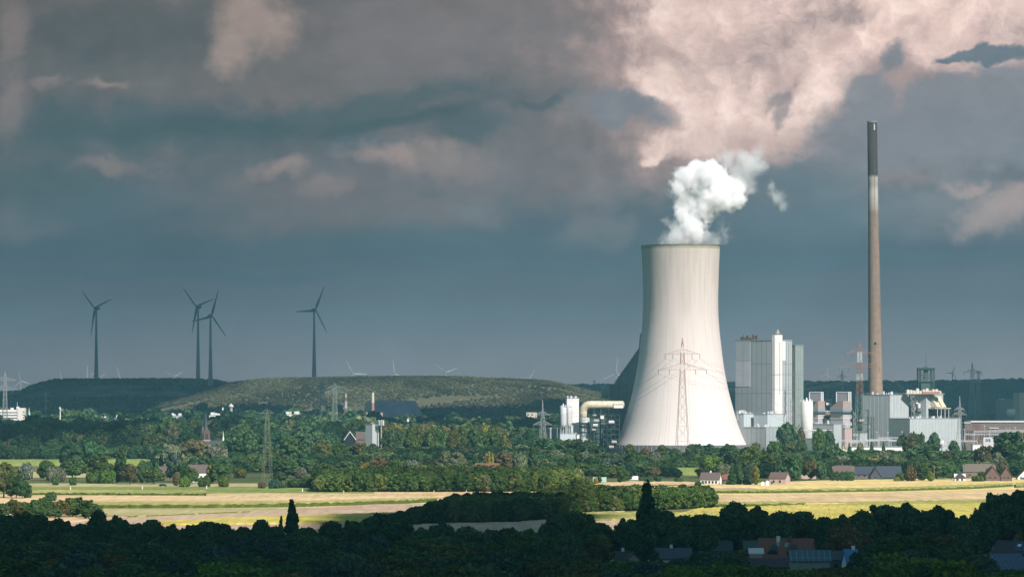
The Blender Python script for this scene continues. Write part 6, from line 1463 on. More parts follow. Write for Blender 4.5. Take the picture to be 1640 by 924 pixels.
# -- trees along the fields, placed one by one: (px, D, top, width, kind, colour, label)
HAND = [
 (6, 2150, 742, 48, 'round', 'olive', 'big olive tree cut by the picture edge above the left hedge'),
 (26, 2145, 762, 30, 'round', 'mid', 'second tree beside the big olive one at the left edge of the fields'),
 (36, 2140, 768, 26, 'round', 'dark', 'dark round tree standing in the tan field by the left edge'),
 (45, 2150, 782, 14, 'bush', 'dark', 'small dark bush joined to the dark round field tree'),
 (82, 2080, 788, 20, 'bush', 'dark', 'small bush alone on the tan field strip'),
 (42, 2640, 742, 24, 'bush', 'silver', 'greyish bush on the flood bank at the left'),
 (20, 2600, 752, 22, 'bush', 'silver', 'pale bush below the flood bank next to the olive tree'),
 (75, 2620, 738, 34, 'round', 'mid', 'green tree on the meadow beside two silver bushes'),
 (83, 2580, 749, 18, 'bush', 'silver', 'silver bush, the first of two under the dark trees'),
 (98, 2580, 750, 18, 'bush', 'silver', 'silver bush, the second of two under the dark trees'),
 (112, 3100, 709, 38, 'round', 'dark', 'big dark tree above the left flood bank, the wider of a pair'),
 (144, 3120, 707, 40, 'round', 'deep', 'big dark tree above the left flood bank, the taller of a pair'),
 (116, 2700, 735, 42, 'round', 'dark', 'dark spreading tree in the middle of the left meadow'),
 (158, 2750, 731, 40, 'round', 'mid', 'rounded tree between the dark spreading tree and the tall poplar'),
 (150, 2520, 757, 26, 'bush', 'mid', 'bush in front of the rounded meadow tree'),
 (171, 2520, 752, 30, 'bush', 'fresh', 'bright green bush at the foot of the tall left poplar'),
 (89, 2470, 763, 12, 'bush', 'dark', 'small round bush on the meadow, nearest the silver pair'),
 (117, 2470, 764, 13, 'bush', 'dark', 'small round bush on the meadow, farther from the silver pair'),
 (195, 2530, 710, 19, 'poplar', 'dark', 'tall narrow poplar in the left meadow'),
 (187, 2540, 738, 14, 'poplar', 'fresh', 'short bright shoot of tree against the tall narrow poplar'),
 (208, 2500, 744, 28, 'round', 'brown', 'half bare brownish tree right beside the tall narrow poplar'),
 (228, 2530, 738, 18, 'oval', 'deep', 'dark upright tree, first of two past the bare brown tree'),
 (238, 2540, 739, 16, 'oval', 'deep', 'dark upright tree, second of two past the bare brown tree'),
 (251, 2700, 741, 10, 'oval', 'dark', 'tiny dark tree in front of the grass bank'),
 (246, 2500, 750, 36, 'round', 'mid', 'low green tree near the dark car'),
 (275, 2900, 712, 42, 'round', 'silver', 'broad grey green willow behind the meadow farmhouse'),
 (312, 2950, 704, 56, 'round', 'pale', 'widest grey green willow above the meadow farmhouse'),
 (345, 2950, 712, 40, 'round', 'silver', 'pale willow between the farmhouse and the church nave'),
 (277, 2600, 726, 24, 'round', 'blue', 'bluish tree at the gable of the meadow barn'),
 (292, 2500, 742, 30, 'round', 'dark', 'dark tree leaning over the meadow farmhouse roof'),
 (283, 2440, 756, 14, 'oval', 'rust', 'small rust coloured tree before the meadow barn'),
 (308, 2500, 750, 20, 'round', 'dark', 'small dark tree against the farmhouse wall'),
 (296, 2420, 765, 20, 'bush', 'fresh', 'pointed green bush in front of the farmhouse, towards the car'),
 (322, 2420, 764, 12, 'bush', 'mid', 'small green bush in front of the farmhouse, first of two'),
 (331, 2420, 763, 14, 'bush', 'mid', 'small green bush in front of the farmhouse, second of two'),
 (338, 2520, 744, 18, 'oval', 'yellow', 'yellow green tree at the end of the farmhouse'),
 (353, 2510, 742, 36, 'round', 'dark', 'dark round tree right of the farmhouse roof end'),
 (358, 2420, 763, 20, 'bush', 'fresh', 'round bright bush on the meadow before the dark round tree'),
 (385, 3000, 730, 16, 'round', 'yellow', 'yellowish small tree under the dark wood near the meadow pylon'),
 (400, 2980, 744, 22, 'bush', 'silver', 'silvery bushes beyond the meadow fence'),
 (384, 2700, 750, 22, 'bush', 'olive', 'olive bush on the meadow fence line'),
 (392, 3150, 695, 56, 'round', 'deep', 'very dark big tree behind the meadow pylon, left of it'),
 (372, 3300, 700, 44, 'round', 'dark', 'dark tree between the church nave and the pylon'),
 (440, 3200, 712, 40, 'round', 'dark', 'dark tree right behind the meadow pylon'),
 (487, 3150, 686, 64, 'round', 'deep', 'tallest dark tree between the meadow pylon and the gabled house'),
 (470, 3000, 700, 44, 'round', 'dark', 'dark tree in front of the tallest one near the meadow pylon'),
 (516, 3100, 706, 36, 'round', 'olive', 'olive tree left of the gabled houses'),
 (545, 3100, 712, 34, 'round', 'mid', 'green tree below the dark gabled house'),
 (572, 3100, 710, 34, 'round', 'olive', 'olive tree below the brown gabled house'),
 (596, 3150, 712, 30, 'round', 'dark', 'dark tree at the foot of the grey silo block'),
 (460, 2700, 738, 38, 'round', 'mid', 'rounded tree above the white track by the meadow pylon'),
 (481, 2680, 748, 22, 'bush', 'silver', 'pale silver bush near the meadow pylon'),
 (446, 2560, 755, 26, 'round', 'dark', 'dark bush tree right at the meadow pylon foot'),
 (440, 2380, 768, 20, 'bush', 'blue', 'bluish bush beside the pylon base'), (452, 2390, 770, 16, 'bush', 'dark', 'dark bush beside the pylon base'), (470, 2400, 768, 24, 'bush', 'mid', 'green bush row before the big copse, near the pylon'), (492, 2400, 765, 26, 'bush', 'dark', 'dark green bush joining the big copse end'),
 (420, 2385, 772, 14, 'bush', 'rust', 'reddish ivy covered bush at the pylon foot'),
 (520, 2750, 742, 30, 'round', 'mid', 'green tree behind the left end of the big copse'),
 (555, 2780, 738, 34, 'round', 'dark', 'dark tree behind the big copse below the gabled houses'),
 (585, 2760, 741, 26, 'bush', 'yellow', 'yellow green bush behind the big copse'),
 (606, 2740, 730, 30, 'round', 'rust', 'brownish thinly leaved tree behind the big copse'),
 (635, 2750, 735, 24, 'round', 'mid', 'small green tree behind the big copse next to the brownish one'),
 (660, 2750, 738, 26, 'bush', 'silver', 'silvery bush behind the big copse'),
 (714, 2800, 724, 26, 'round', 'pale', 'pale tree in front of the tall wood, first of two'),
 (732, 2800, 725, 30, 'round', 'pale', 'pale tree in front of the tall wood, second of two'),
 (784, 2850, 727, 18, 'bush', 'yellow', 'yellowish bush at the right end of the tall wood'),
 (808, 2850, 726, 32, 'round', 'rust', 'brownish tree at the right end of the tall wood'),
 (832, 2850, 726, 22, 'bush', 'silver', 'silver bush next to the brownish tree'),
 (852, 2800, 709, 16, 'poplar', 'dark', 'dark columnar tree at the foot of the silo side pylon'),
 (884, 3300, 702, 56, 'round', 'dark', 'wide dark tree in front of the silo base'),
 (915, 3250, 704, 50, 'round', 'dark', 'dark tree in front of the drum stack'),
 (945, 3200, 706, 48, 'round', 'deep', 'dark tree beneath the steel towers'),
 (893, 2950, 722, 36, 'round', 'silver', 'silvery willow below the silo base'),
 (924, 2900, 718, 15, 'poplar', 'mid', 'green columnar tree in front of the steel towers'),
 (935, 2950, 724, 34, 'round', 'silver', 'silvery willow beside the green columnar tree'),
 (952, 2960, 727, 30, 'round', 'pale', 'pale willow under the cooling tower edge'),
 (905, 2700, 740, 30, 'round', 'mid', 'green tree right of the dark columnar one'),
 (935, 2680, 742, 34, 'round', 'mid', 'green tree behind the end of the big copse'),
 (978, 2720, 733, 40, 'round', 'blue', 'bluish dark tree under the left corner of the cooling tower'),
 (1009, 3300, 712, 20, 'oval', 'mid', 'slender tree before the basin wall, nearest the left corner'),
 (1015, 2900, 725, 40, 'round', 'mid', 'broad tree below the basin wall, left part'),
 (1033, 3300, 717, 16, 'oval', 'rust', 'brownish small tree before the basin wall'),
 (1060, 3300, 714, 22, 'oval', 'olive', 'olive tree before the basin wall beside the pylon'),
 (1050, 3000, 724, 24, 'round', 'silver', 'pale silver bush left of the pylon foot'),
 (1080, 3250, 718, 30, 'round', 'dark', 'dark tree just left of the red and white pylon legs'),
 (1110, 3250, 711, 28, 'round', 'dark', 'dark tree just right of the pylon legs'),
 (1135, 3250, 711, 34, 'round', 'dark', 'dark tree before the basin wall, right of the pylon'),
 (1168, 3250, 712, 34, 'round', 'mid', 'green tree before the right part of the basin wall'),
 (1197, 3250, 716, 36, 'round', 'dark', 'dark tree below the right corner of the cooling tower'),
 (1211, 3300, 709, 18, 'round', 'olive', 'small round tree against the teal block'),
 (1223, 3250, 716, 12, 'cone', 'dark', 'small dark conifer beside the teal block'),
 (1242, 3250, 706, 28, 'round', 'mid', 'round tree before the low teal annex'),
 (1268, 3250, 711, 28, 'round', 'olive', 'olive tree below the flat office'),
 (1284, 3240, 707, 24, 'round', 'dark', 'dark round tree right of the flat office'),
 (1262, 3700, 678, 34, 'round', 'deep', 'very dark tree above the flat office roof', ),
 (1283, 3720, 686, 14, 'oval', 'brown', 'bare brownish tree beside the very dark one above the office'),
 (1312, 3700, 687, 22, 'round', 'fresh', 'bright green tree in front of the low teal hall'),
 (1328, 3700, 690, 18, 'round', 'dark', 'dark green tree in front of the low teal hall'),
 (1305, 3250, 711, 12, 'cone', 'deep', 'dark cone tree before the long low white shed'),
 (1342, 3400, 708, 11, 'cone', 'deep', 'dark cone tree, first in front of the switchyard'), (1360, 3400, 709, 11, 'cone', 'deep', 'dark cone tree, second in front of the switchyard'), (1396, 3400, 707, 13, 'cone', 'deep', 'dark cone tree, third in front of the switchyard'), (1415, 3400, 707, 12, 'cone', 'deep', 'dark cone tree, fourth in front of the switchyard'),
 (1378, 3380, 710, 14, 'oval', 'silver', 'pale grey tree between the dark cones'),
 (1458, 3300, 697, 28, 'oval', 'olive', 'tall yellowish olive tree before the long pale green hall'),
 (1447, 3600, 694, 20, 'round', 'dark', 'dark tree by the wall of the pale green hall, first of three'), (1463, 3650, 692, 16, 'round', 'dark', 'dark tree by the wall of the pale green hall, second of three'), (1475, 3600, 694, 16, 'round', 'dark', 'dark tree by the wall of the pale green hall, third of three'),
 (1497, 3600, 694, 20, 'round', 'deep', 'round dark tree at the gate of the pale green hall'),
 (1545, 3500, 708, 10, 'cone', 'deep', 'small dark cone tree near the white van shaped building'),
 (1528, 3480, 706, 18, 'oval', 'deep', 'dark upright tree at the slim lattice pylon foot'),
 (1615, 2950, 693, 62, 'round', 'mid', 'biggest round green tree in front of the brick hall'),
 (1645, 2900, 708, 50, 'round', 'dark', 'dark round tree cut by the picture edge under the brick hall'),
 (1574, 2850, 715, 36, 'round', 'brown', 'brownish round tree below the lettered wall'),
 (1598, 2800, 724, 20, 'oval', 'silver', 'silver upright tree under the biggest round tree'), (1606, 2750, 735, 18, 'oval', 'pale', 'pale upright tree under the biggest round tree, lower'),
 (1480, 3000, 712, 60, 'round', 'deep', 'wide very dark tree below the kiosk'), (1520, 2950, 724, 30, 'round', 'olive', 'olive round tree below the small white cube hut'), (1545, 2900, 723, 44, 'round', 'deep', 'dark tree left of the brownish round one'),
 (1415, 2900, 722, 34, 'round', 'silver', 'silver grey willow above the farm roofs, first of two'), (1436, 2850, 730, 38, 'round', 'pale', 'silver grey willow above the farm roofs, second of two'), (1398, 2850, 733, 30, 'round', 'yellow', 'yellow orange bush right above the slate roofs'),
 (1373, 2900, 722, 34, 'round', 'dark', 'dark tree above the brown farmhouse roof'), (1350, 2850, 730, 28, 'round', 'silver', 'silvery thin tree behind the brown farmhouse'), (1335, 2950, 716, 44, 'round', 'dark', 'dark tree left of the silvery thin one'),
 (1458, 2430, 749, 22, 'bush', 'rust', 'round pinkish brown bush at the field edge beside the slate barn'),
 (1478, 2450, 741, 24, 'oval', 'mid', 'green tree right of the pinkish brown bush'), (1500, 2500, 738, 40, 'round', 'dark', 'dark tree behind the wooden pole'), (1523, 2480, 744, 26, 'round', 'deep', 'very dark tree beside the small pavilion'), (1490, 2420, 755, 12, 'oval', 'fresh', 'small bright tree next to the wooden pole'),
 (1442, 2445, 757, 16, 'bush', 'dark', 'dark bush at the corner of the long slate barn'), (1436, 2425, 764, 10, 'bush', 'yellow', 'tiny yellow bush at the corner of the long slate barn'),
 (1341, 2440, 755, 12, 'oval', 'deep', 'clipped hedge tree before the brown farmhouse, first of four'), (1349, 2440, 755, 12, 'oval', 'deep', 'clipped hedge tree before the brown farmhouse, second of four'), (1357, 2440, 755, 12, 'oval', 'deep', 'clipped hedge tree before the brown farmhouse, third of four'), (1364, 2440, 755, 12, 'oval', 'deep', 'clipped hedge tree before the brown farmhouse, fourth of four'), (1333, 2440, 754, 12, 'oval', 'dark', 'dark hedge end tree beside the brown farmhouse'),
 (1566, 2420, 762, 22, 'bush', 'fresh', 'bright hedge before the long thatched farmhouse'), (1572, 2440, 755, 16, 'oval', 'deep', 'dark garden tree between the thatched houses'), (1584, 2500, 750, 14, 'bush', 'olive', 'olive shrub by the thatched roof ridge'),
 (1315, 2480, 741, 20, 'oval', 'deep', 'dark tree with purple tint near the rust roofed cottage'), (1298, 2490, 738, 26, 'round', 'brown', 'brownish tree behind the rust roofed cottage'), (1268, 2600, 728, 34, 'round', 'dark', 'dark tree behind the pink gabled cottage'), (1273, 2470, 747, 22, 'oval', 'yellow', 'golden tree between the two cottages'),
 (1211, 2460, 747, 13, 'oval', 'yellow', 'bright golden yellow bush beside the dark conifers'), (1198, 2470, 741, 17, 'cone', 'blue', 'bluish conifer beside the golden yellow bush'), (1172, 2470, 744, 16, 'cone', 'deep', 'dark conifer, the first next to the white house'), (1184, 2480, 741, 18, 'cone', 'deep', 'dark conifer, the second next to the white house'),
 (1157, 2640, 742, 26, 'round', 'silver', 'silver tree behind the white house roof'), (1140, 2720, 731, 36, 'round', 'fresh', 'fresh green tree behind the white house'), (1176, 2760, 722, 36, 'round', 'dark', 'large dark tree behind the conifers'), (1205, 2760, 716, 40, 'round', 'mid', 'large green tree behind the golden bush'), (1234, 2720, 727, 34, 'round', 'mid', 'green tree above the pink gabled cottage'),
 (1118, 2440, 771, 12, 'bush', 'deep', 'small dark hedge at the corner of the white house'), (1087, 2560, 765, 16, 'bush', 'dark', 'pair of small bushes on the tan strip left of the white house'),
 (1040, 2560, 763, 16, 'bush', 'dark', 'small dark bush on the tan strip in line with the tall dark poplar'), (1054, 2560, 762, 12, 'oval', 'deep', 'small dark tree right next to the strip bush'), (1028, 2600, 765, 9, 'bush', 'dark', 'tiny bush by the pale green garden shed'),
 (1047, 2640, 748, 22, 'oval', 'brown', 'brownish tree behind the tan strip bushes'), (1000, 2560, 752, 24, 'round', 'mid', 'green tree by the pale garden shed'), (995, 2540, 748, 16, 'oval', 'mid', 'upright green tree by the pale garden shed'), (960, 2540, 762, 8, 'oval', 'dark', 'tiny dark conifer by the tunnel greenhouse'), (954, 2500, 765, 8, 'bush', 'yellow', 'tiny yellow bush by the tunnel greenhouse'),
 (1028, 2800, 736, 34, 'round', 'dark', 'dark tree mid way between pylon foot and garden shed'), (1065, 2800, 736, 30, 'round', 'mid', 'green tree under the pylon foot'), (1092, 2900, 736, 26, 'round', 'dark', 'dark bush right under the pylon'), (1110, 2900, 738, 24, 'round', 'mid', 'green bush right of the pylon foot'),
 (878, 2250, 776, 12, 'bush', 'olive', 'light bush at the near end of the big copse'), (926, 2270, 764, 30, 'round', 'mid', 'rounded tree closing the right end of the big copse'), (945, 2300, 768, 12, 'oval', 'mid', 'thin green tree after the right end of the big copse'),
]
for h_ in HAND:
    px, D, top, wd, k, col, lab = h_
    tree(px, D, top, wd, k, col, lab, cat='bush' if k == 'bush' else ('conifer' if k == 'cone' else ('poplar' if k == 'poplar' else 'tree')))
# tall wood behind the big copse: broad crowns, countable
for i in range(17):
    px = 622 + i * 11.6 + rr.uniform(-3, 3); col = rr.choice(['mid', 'olive', 'dark', 'mid'])
    tree(px, 3380 + 30 * (i % 3), 686 + rr.uniform(-2, 5) + (3 if i > 12 else 0), 26 * rr.uniform(.9, 1.2), 'oval', col, f'{ordn(i)} tall tree of the lit wood beside the grey silo block', 'tall trees of the lit wood')
for i in range(16):
    px = 618 + i * 12.4 + rr.uniform(-3, 3)
    tree(px, 3620, 682 + rr.uniform(-2, 4), 26, 'round', rr.choice(['olive', 'yellow', 'pale', 'olive']), f'{ordn(i)} sunlit tree top behind the tall lit wood', 'tree tops behind the lit wood')
# left edge hedge (lit clump in front of the fields)
for i, (px, top) in enumerate(((4, 806), (22, 800), (40, 804), (58, 801), (68, 797), (84, 803), (98, 801), (112, 798), (124, 796), (138, 801), (150, 806), (30, 812), (60, 813), (88, 814), (116, 811), (142, 814))):
    tree(px, 1800 + (i % 3) * 14 - (24 if i > 10 else 0), top, 27, 'round', ('dark', 'olive', 'mid', 'dark', 'mid')[i % 5], f'{ordn(i)} tree of the lit clump before the tan fields', 'trees of the left field clump')

# -- far trees reused for the mass woodland
FAR = [tree(px, D, top, 14, 'far', c, lab) for px, D, top, c, lab in ((140, 4150, 693, 'dark', 'dark tree in the far wood under the lone turbine'), (178, 4150, 690, 'deep', 'darkest pointed crown in the far wood below the flat hill'), (520, 4200, 689, 'dark', 'dark crown in the far wood near the winding tower'), (752, 4250, 680, 'mid', 'green crown in the far wood before the grassy hill'), (240, 4100, 697, 'mid', 'green crown in the far wood left of the church'))]
def kid(e, nm='crown'): return [c for c in e.children if c.name.startswith(nm)][0]
FS = [kid(e) for e in FAR]
MIDS = []; seen = set()
for px, D, e in TREES:
    c = kid(e)
    if c.data in [m[0] for m in SHAPES['round'] + SHAPES['oval'][:2]] and c.data.name not in seen: seen.add(c.data.name); MIDS.append(c)
BUSH = []; seen = set()
for px, D, e in TREES:
    c = kid(e)
    if c.data in [m[0] for m in SHAPES['bush']] and c.data.name not in seen: seen.add(c.data.name); BUSH.append(c)
r = random.Random(77)
def vis_ok(x, y):
    px = 820 + x / y * F
    # plant yard, buildings, open meadow
    if y < 4500 and y > 3420:
        if 862 < px < 1300 and y > 3500: return False
        if 1290 <= px < 1700 and y > 3400: return False
        if 540 < px < 612 and 3500 < y < 3700: return False
        if 320 < px < 374 and 3840 < y < 4000: return False
        if 792 < px < 870 and y > 3900 and y < 4350: return False
    if y >= 4500 and 1590 < px < 1665 and y < 5650 and y > 5250: return False
    for bx0, bx1, by0, by1 in ((-30, 52, 4900, 5150), (84, 97, 4020, 4120), (330, 362, 5150, 5650), (262, 302, 5350, 5650), (150, 200, 5350, 5550), (455, 484, 5350, 5550), (500, 530, 5700, 5950), (585, 616, 5350, 5650), (566, 690, 5680, 6200), (364, 375, 5560, 5750), (840, 862, 5450, 5650), (288, 299, 4700, 4850), (440, 453, 3200, 3450), (152, 175, 3650, 3850)):
        if bx0 < px < bx1 and by0 < y < by1: return False
    return True
pts = []
y = 3260.0
while y < 6700:
    sp = 10 + (y - 3200) / 3500 * 9
    x0, x1 = -0.128 * y - 40, 0.128 * y + 40; x = x0
    while x < x1:
        xx = x + r.uniform(-sp, sp) * .45; yy = y + r.uniform(-sp, sp) * .5
        px = 820 + xx / yy * F
        clear = math.sin(xx / 95 + 1) * math.sin(yy / 130) > .86
        if vis_ok(xx, yy) and not clear and not (yy < 3420 and (px < 60 or 190 < px < 262 or 1055 < px < 1130)):
            big = .5 + .8 * (math.sin(xx / 61 + yy / 83) * .5 + .5) + r.uniform(-.2, .35) + (.4 if r.random() < .06 else 0)
            ws = big * r.uniform(.9, 1.25); hs = big * r.uniform(.85, 1.15) * (1.15 if px < 620 else .95)
            if px > 1480 and yy > 4000: hs *= .85
            if 300 < px < 380 and yy < 3990: hs = min(hs, .62)
            if 540 < px < 612 and yy < 3560: hs = min(hs, .7)
            if yy < 3560: hs = min(hs, (.46 if 960 < px < 1290 else (.6 if px > 960 else .8)) * r.uniform(.8, 1.05))
            pts.append((xx, yy, gz(xx, yy), ws, hs, r.uniform(0, 6.28)))
        x += sp
    y += sp
near_ = [p for p in pts if p[1] < 4300]; far_ = [p for p in pts if p[1] >= 4300]
scatter('woodland', near_, MIDS, M_WOODL, 'mixed green woodland between the fields and the power station', 'woodland')
scatter('woodland', far_, FS, M_WOODL, 'wide dark woodland stretching from the town to the foot of the hills', 'woodland')
# belt between the fields and the plant (behind hand placed trees)
belt = []
for lo, hi, x0p, x1p, s_ in ((2680, 3260, 965, 1660, 1.0), (2860, 3260, 440, 960, .95), (2900, 3260, 262, 440, 1.0), (2700, 2860, 1160, 1660, .85), (2760, 2860, 1255, 1660, .80)):
    y = lo
    while y < hi:
        x = (x0p - 820) / F * y
        while x < (x1p - 820) / F * y:
            px = 820 + x / y * F
            if not (1030 < px < 1120 and y > 3180) and r.random() < .8 and not (1085 < px < 1125 and y < 2900) and not (px > 1265 and y < 2760):
                belt.append((x + r.uniform(-4, 4), y + r.uniform(-5, 5), 0, s_ * r.uniform(.6, 1.15), s_ * r.uniform(.40, .82) * ((.72 if px < 1160 else .82) if px > 960 else 1.0), r.uniform(0, 6.28)))
            x += 10
        y += 12
scatter('woodland', belt, MIDS, M_WOODL, 'belt of mixed garden trees and woodland in front of the power station', 'woodland')
# copses (planted thickets)
def thicket(name, label, poly, sp, ws, hs, mat=M_COPSEL):
    P = [W2(p) if p[1] < 900 else p for p in poly]; xs_ = [p[0] for p in P]; ys_ = [p[1] for p in P]; out = []
    y = min(ys_)
    while y < max(ys_):
        x = min(xs_)
        while x < max(xs_):
            xx, yy = x + r.uniform(-sp, sp) * .4, y + r.uniform(-sp, sp) * .4
            if in_poly(xx, yy, P):
                wob = 1 + .12 * math.sin(xx / 23) * math.sin(yy / 31 + 1); px_ = 820 + xx / yy * F
                if yy < 2200: wob *= .42 + .58 * sst(596, 740, px_)
                out.append((xx, yy, -1.6 * hs, ws * r.uniform(.75, 1.35), hs * wob * r.uniform(.78, 1.12), r.uniform(0, 6.28)))
            x += sp
        y += sp
    return scatter(name, out, MIDS, mat, label, 'copse')
gx = lambda px, D: ((px - 820) / F * D, D)
thicket('copse', 'long planted copse with an even canopy behind the tan field, cooling tower side', [gx(512, 2290), gx(925, 2300), gx(930, 2400), gx(905, 2520), gx(600, 2540), gx(545, 2470), gx(508, 2400)], 5.0, .74, .70)
thicket('copse', 'copse half in cloud shadow between the shaded wood and the cooling tower', [gx(602, 1668), gx(668, 1700), gx(720, 1712), gx(820, 1730), gx(900, 1800), gx(960, 1890), gx(1080, 1925), gx(1142, 1965), gx(1138, 2040), gx(1000, 2010), gx(880, 1950), gx(800, 1900), gx(700, 1820), gx(640, 1750)], 4.4, .62, .60)
# thickets on the hills
def hill_pts(hz, x0, x1, y0, y1, sp, ws, cond):
    out = []; y = y0
    while y < y1:
        x = x0
        while x < x1:
            xx, yy = x + r.uniform(-sp, sp) * .5, y + r.uniform(-sp, sp) * .5; z = hz(xx, yy)
            if z > 2 and cond(xx, yy, z):
                out.append((xx, yy, z - .4, ws * r.uniform(.7, 1.25), ws * r.uniform(.55, .95), r.uniform(0, 6.28)))
            x += sp
        y += sp
    return out
wave = lambda x, y, a, b: math.sin(x / a + math.sin(y / b)) * math.sin(y / b + 1.3)
hp1 = hill_pts(hz1, -1250, -330, 6600, 7640, 9, .46, lambda x, y, z: not (44 < z < 60 and wave(x, y, 140, 60) > -.2) and not (z > 58 and wave(x, y, 90, 70) > .55))
scatter('woodland', hp1, FS, M_WOODL, 'dark scrub woodland covering the flat topped hill under the lone turbine', 'woodland')
hp2 = hill_pts(hz2, -700, 330, 6230, 7380, 7.5, .38, lambda x, y, z: (wave(x, y, 120, 45) < .62 or z > 76) and r.random() < .93)
scatter('woodland', hp2, FS, M_HILLL, 'light brown and green scrub covering the long grassy hill', 'scrub')
hp3 = hill_pts(hz3, -1500, 1400, 8900, 10700, 26, 1.5, lambda x, y, z: z > 8)
scatter('woodland', hp3, FS, M_RIDGEL, 'dark blue forest along the far ridge behind the power station', 'forest')

# ------------------------------------------------------------------ steam
def steam():
    D = TY; s = F / D
    blobs = [(1096, 392, 29, 1), (1084, 378, 17, 1), (1102, 372, 28, 1), (1082, 362, 13, .9), (1104, 352, 27, 1), (1092, 340, 16, 1), (1116, 334, 28, 1), (1100, 314, 24, 1), (1086, 300, 14, 1), (1098, 286, 20, 1), (1118, 276, 20, 1), (1132, 300, 32, 1),
             (1136, 272, 18, 1), (1154, 286, 25, 1), (1150, 318, 26, 1), (1170, 302, 24, 1), (1186, 298, 16, 1), (1184, 320, 15, .9), (1170, 328, 14, .8), (1130, 344, 18, 1)]
    wisps = [(1180, 276, 24, 1), (1196, 290, 22, 1), (1202, 268, 24, 1), (1210, 250, 20, 1), (1214, 238, 14, .9), (1188, 256, 22, .9), (1168, 258, 18, .8), (1204, 306, 14, .8), (1076, 312, 12, .9), (1068, 356, 10, .55), (1236, 298, 11, .55), (1244, 312, 14, .68), (1256, 328, 14, .70), (1242, 338, 10, .5), (1060, 390, 24, .5), (1128, 386, 24, .6), (1150, 380, 24, .42)]
    m = bpy.data.materials.new('steam'); m.use_nodes = True; t = NT(m.node_tree)
    oc = t.n('ShaderNodeTexCoord').outputs['Object']
    n1 = t.noise(oc, .045, 2, .5, out=1); wv = t.vm('SCALE', t.vm('SUBTRACT', n1, (.5, .5, .5)), 16.0)
    pw = t.vm('ADD', oc, wv)
    def fld(bl):
        acc = None
        for k, (px, py, r_, w_) in enumerate(bl):
            yo = 5 * math.sin(k * 2.1)
            c = ((px - 1090) / s, yo, zz(py, D)); d = t.vm('LENGTH', t.vm('SUBTRACT', pw, c), out=1)
            v = t.m('MULTIPLY', t.m('SUBTRACT', 1.0, t.m('DIVIDE', d, r_ / s * 1.12)), w_)
            acc = v if acc is None else t.m('MAXIMUM', acc, v)
        return acc
    fb_ = t.noise(oc, .085, 7, .66); bil = t.m('ABSOLUTE', t.m('SUBTRACT', t.noise(oc, .13, 5, .6), .5))
    core = t.m('ADD', fld(blobs), t.m('MULTIPLY', t.m('SUBTRACT', fb_, .55), 1.35)); core = t.m('ADD', core, t.m('MULTIPLY', t.m('SUBTRACT', t.noise(oc, .28, 5, .68), .5), .8)); core = t.m('SUBTRACT', core, t.m('MULTIPLY', t.m('SUBTRACT', .10, bil), 1.4))
    thin = t.m('ADD', fld(wisps), t.m('MULTIPLY', t.m('SUBTRACT', t.noise(pw, .055, 7, .70), .54), 2.6))
    z = t.sep(oc)[2]; fade = t.rng(z, 181.5, 189, 0.25, 1.0)
    dens = t.m('ADD', t.m('MULTIPLY', t.m('MULTIPLY', t.rng(core, 0.0, .20), fade), .55), t.m('MULTIPLY', t.rng(thin, 0.0, .7), .11))
    v = t.n('ShaderNodeVolumePrincipled'); v.inputs['Color'].default_value = (1, 1, 1, 1); t.put(v.inputs['Density'], dens); v.inputs['Anisotropy'].default_value = 0.0
    out = t.n('ShaderNodeOutputMaterial'); t.t.links.new(v.outputs[0], out.inputs['Volume'])
    m.cycles.volume_sampling = 'MULTIPLE_IMPORTANCE'; m.cycles.homogeneous_volume = False
    mb = MB(); x0, x1 = (1030 - 1090) / s, (1280 - 1090) / s
    mb.box(x0, x1, -26, 26, 181.2, zz(218, D))
    o = mb.build('steam_plume', m, loc=(TX, TY, 0)); tag(o, 'bright white steam cloud billowing out of the cooling tower and drifting sideways', 'steam', kind='stuff')
steam()

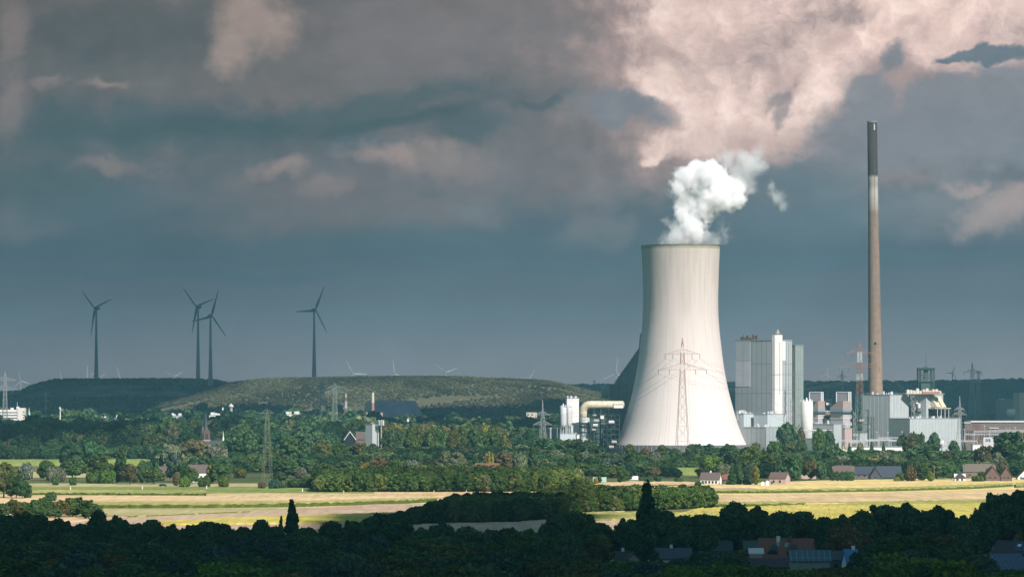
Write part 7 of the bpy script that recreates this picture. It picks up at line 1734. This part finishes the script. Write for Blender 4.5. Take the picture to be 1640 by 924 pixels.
# ------------------------------------------------------------------ broken clouds overhead: they cast the shadows
def cloud_mat():
    m = bpy.data.materials.new('cloud_vapour'); m.use_nodes = True; t = NT(m.node_tree)
    d = t.n('ShaderNodeBsdfDiffuse'); d.inputs[0].default_value = (.85, .85, .85, 1)
    tr = t.n('ShaderNodeBsdfTranslucent'); tr.inputs[0].default_value = (.80, .86, .90, 1)
    mx = t.n('ShaderNodeMixShader'); mx.inputs[0].default_value = .55
    t.t.links.new(d.outputs[0], mx.inputs[1]); t.t.links.new(tr.outputs[0], mx.inputs[2]); t.t.links.new(mx.outputs[0], t.n('ShaderNodeOutputMaterial').inputs[0]); return m
MC = cloud_mat(); CR = random.Random(12)
def cloud(polys, Hc, rad, seed=0):
    """cumulus base: puffs over the ground area the cloud shades; polys in ground coordinates"""
    import bmesh
    bm = bmesh.new(); r_ = random.Random(seed); off = Vector((S.x / S.z * Hc, S.y / S.z * Hc, Hc))
    for poly in polys:
        xs_ = [p[0] for p in poly]; ys_ = [p[1] for p in poly]; sp = rad * .95; y = min(ys_)
        while y <= max(ys_):
            x = min(xs_)
            while x <= max(xs_):
                if in_poly(x, y, poly):
                    q = rad * r_.uniform(.85, 1.1)
                    mt = Matrix.Translation((x + off.x + r_.uniform(-.15, .15) * rad, y + off.y + r_.uniform(-.15, .15) * rad, off.z + q * .3)) @ Matrix.Diagonal((q, q, q * .45, 1))
                    bmesh.ops.create_icosphere(bm, subdivisions=2, radius=1, matrix=mt)
                x += sp
            y += sp
    me = bpy.data.meshes.new('cloud'); bm.to_mesh(me); bm.free(); me.materials.append(MC)
    me.polygons.foreach_set('use_smooth', [True] * len(me.polygons))
    o = bpy.data.objects.new('cloud', me); COL.objects.link(o); tag(o, kind='structure'); return o
cloud([[(-700, 150), (700, 150), (700, 1500), (420, 1500), (200, 1520), (60, 1530), (-40, 1560), (-120, 1560), (-700, 1560)]], 900, 75, 1)
cloud([[(-66, 1560), (22, 1560), (26, 1800), (10, 1880), (-10, 1900), (-70, 1800)]], 900, 20, 2)
cloud([[(-1700, 6500), (-640, 6500), (-560, 6900), (-520, 7200), (-500, 9000), (-1900, 9000)]], 1300, 95, 3)
cloud([[(-3200, 8700), (3200, 8700), (3200, 12300), (-3200, 12300)]], 1900, 330, 4)
cloud([[(-900, 5750), (-350, 5850), (150, 5900), (400, 5900), (500, 6500), (120, 6620), (-200, 6560), (-560, 6700), (-900, 6720)]], 1250, 70, 5)
cloud([[(-560, 7170), (-350, 7160), (-300, 7560), (-640, 7600)]], 1300, 50, 7)
cloud([[(250, 5200), (900, 5200), (900, 7600), (420, 7600)]], 1300, 90, 8)
cloud([[(-500, 4300), (-250, 4250), (-200, 4650), (-480, 4720)], [(-180, 4700), (40, 4720), (90, 5300), (-150, 5350)]], 1150, 48, 9)
cloud([[(-470, 3650), (-330, 3620), (-300, 3850), (-460, 3900)]], 1000, 34, 10)

# ------------------------------------------------------------------ haze
m = bpy.data.materials.new('haze'); m.use_nodes = True; t = NT(m.node_tree)
v = t.n('ShaderNodeVolumePrincipled'); v.inputs['Color'].default_value = (.30, .66, .86, 1); v.inputs['Density'].default_value = 6.0e-5; v.inputs['Anisotropy'].default_value = 0.3
t.t.links.new(v.outputs[0], t.n('ShaderNodeOutputMaterial').inputs['Volume'])
tag(MB().box(-4100, 4100, -500, 14700, -4.0, 335.0).build('haze', m), kind='stuff')
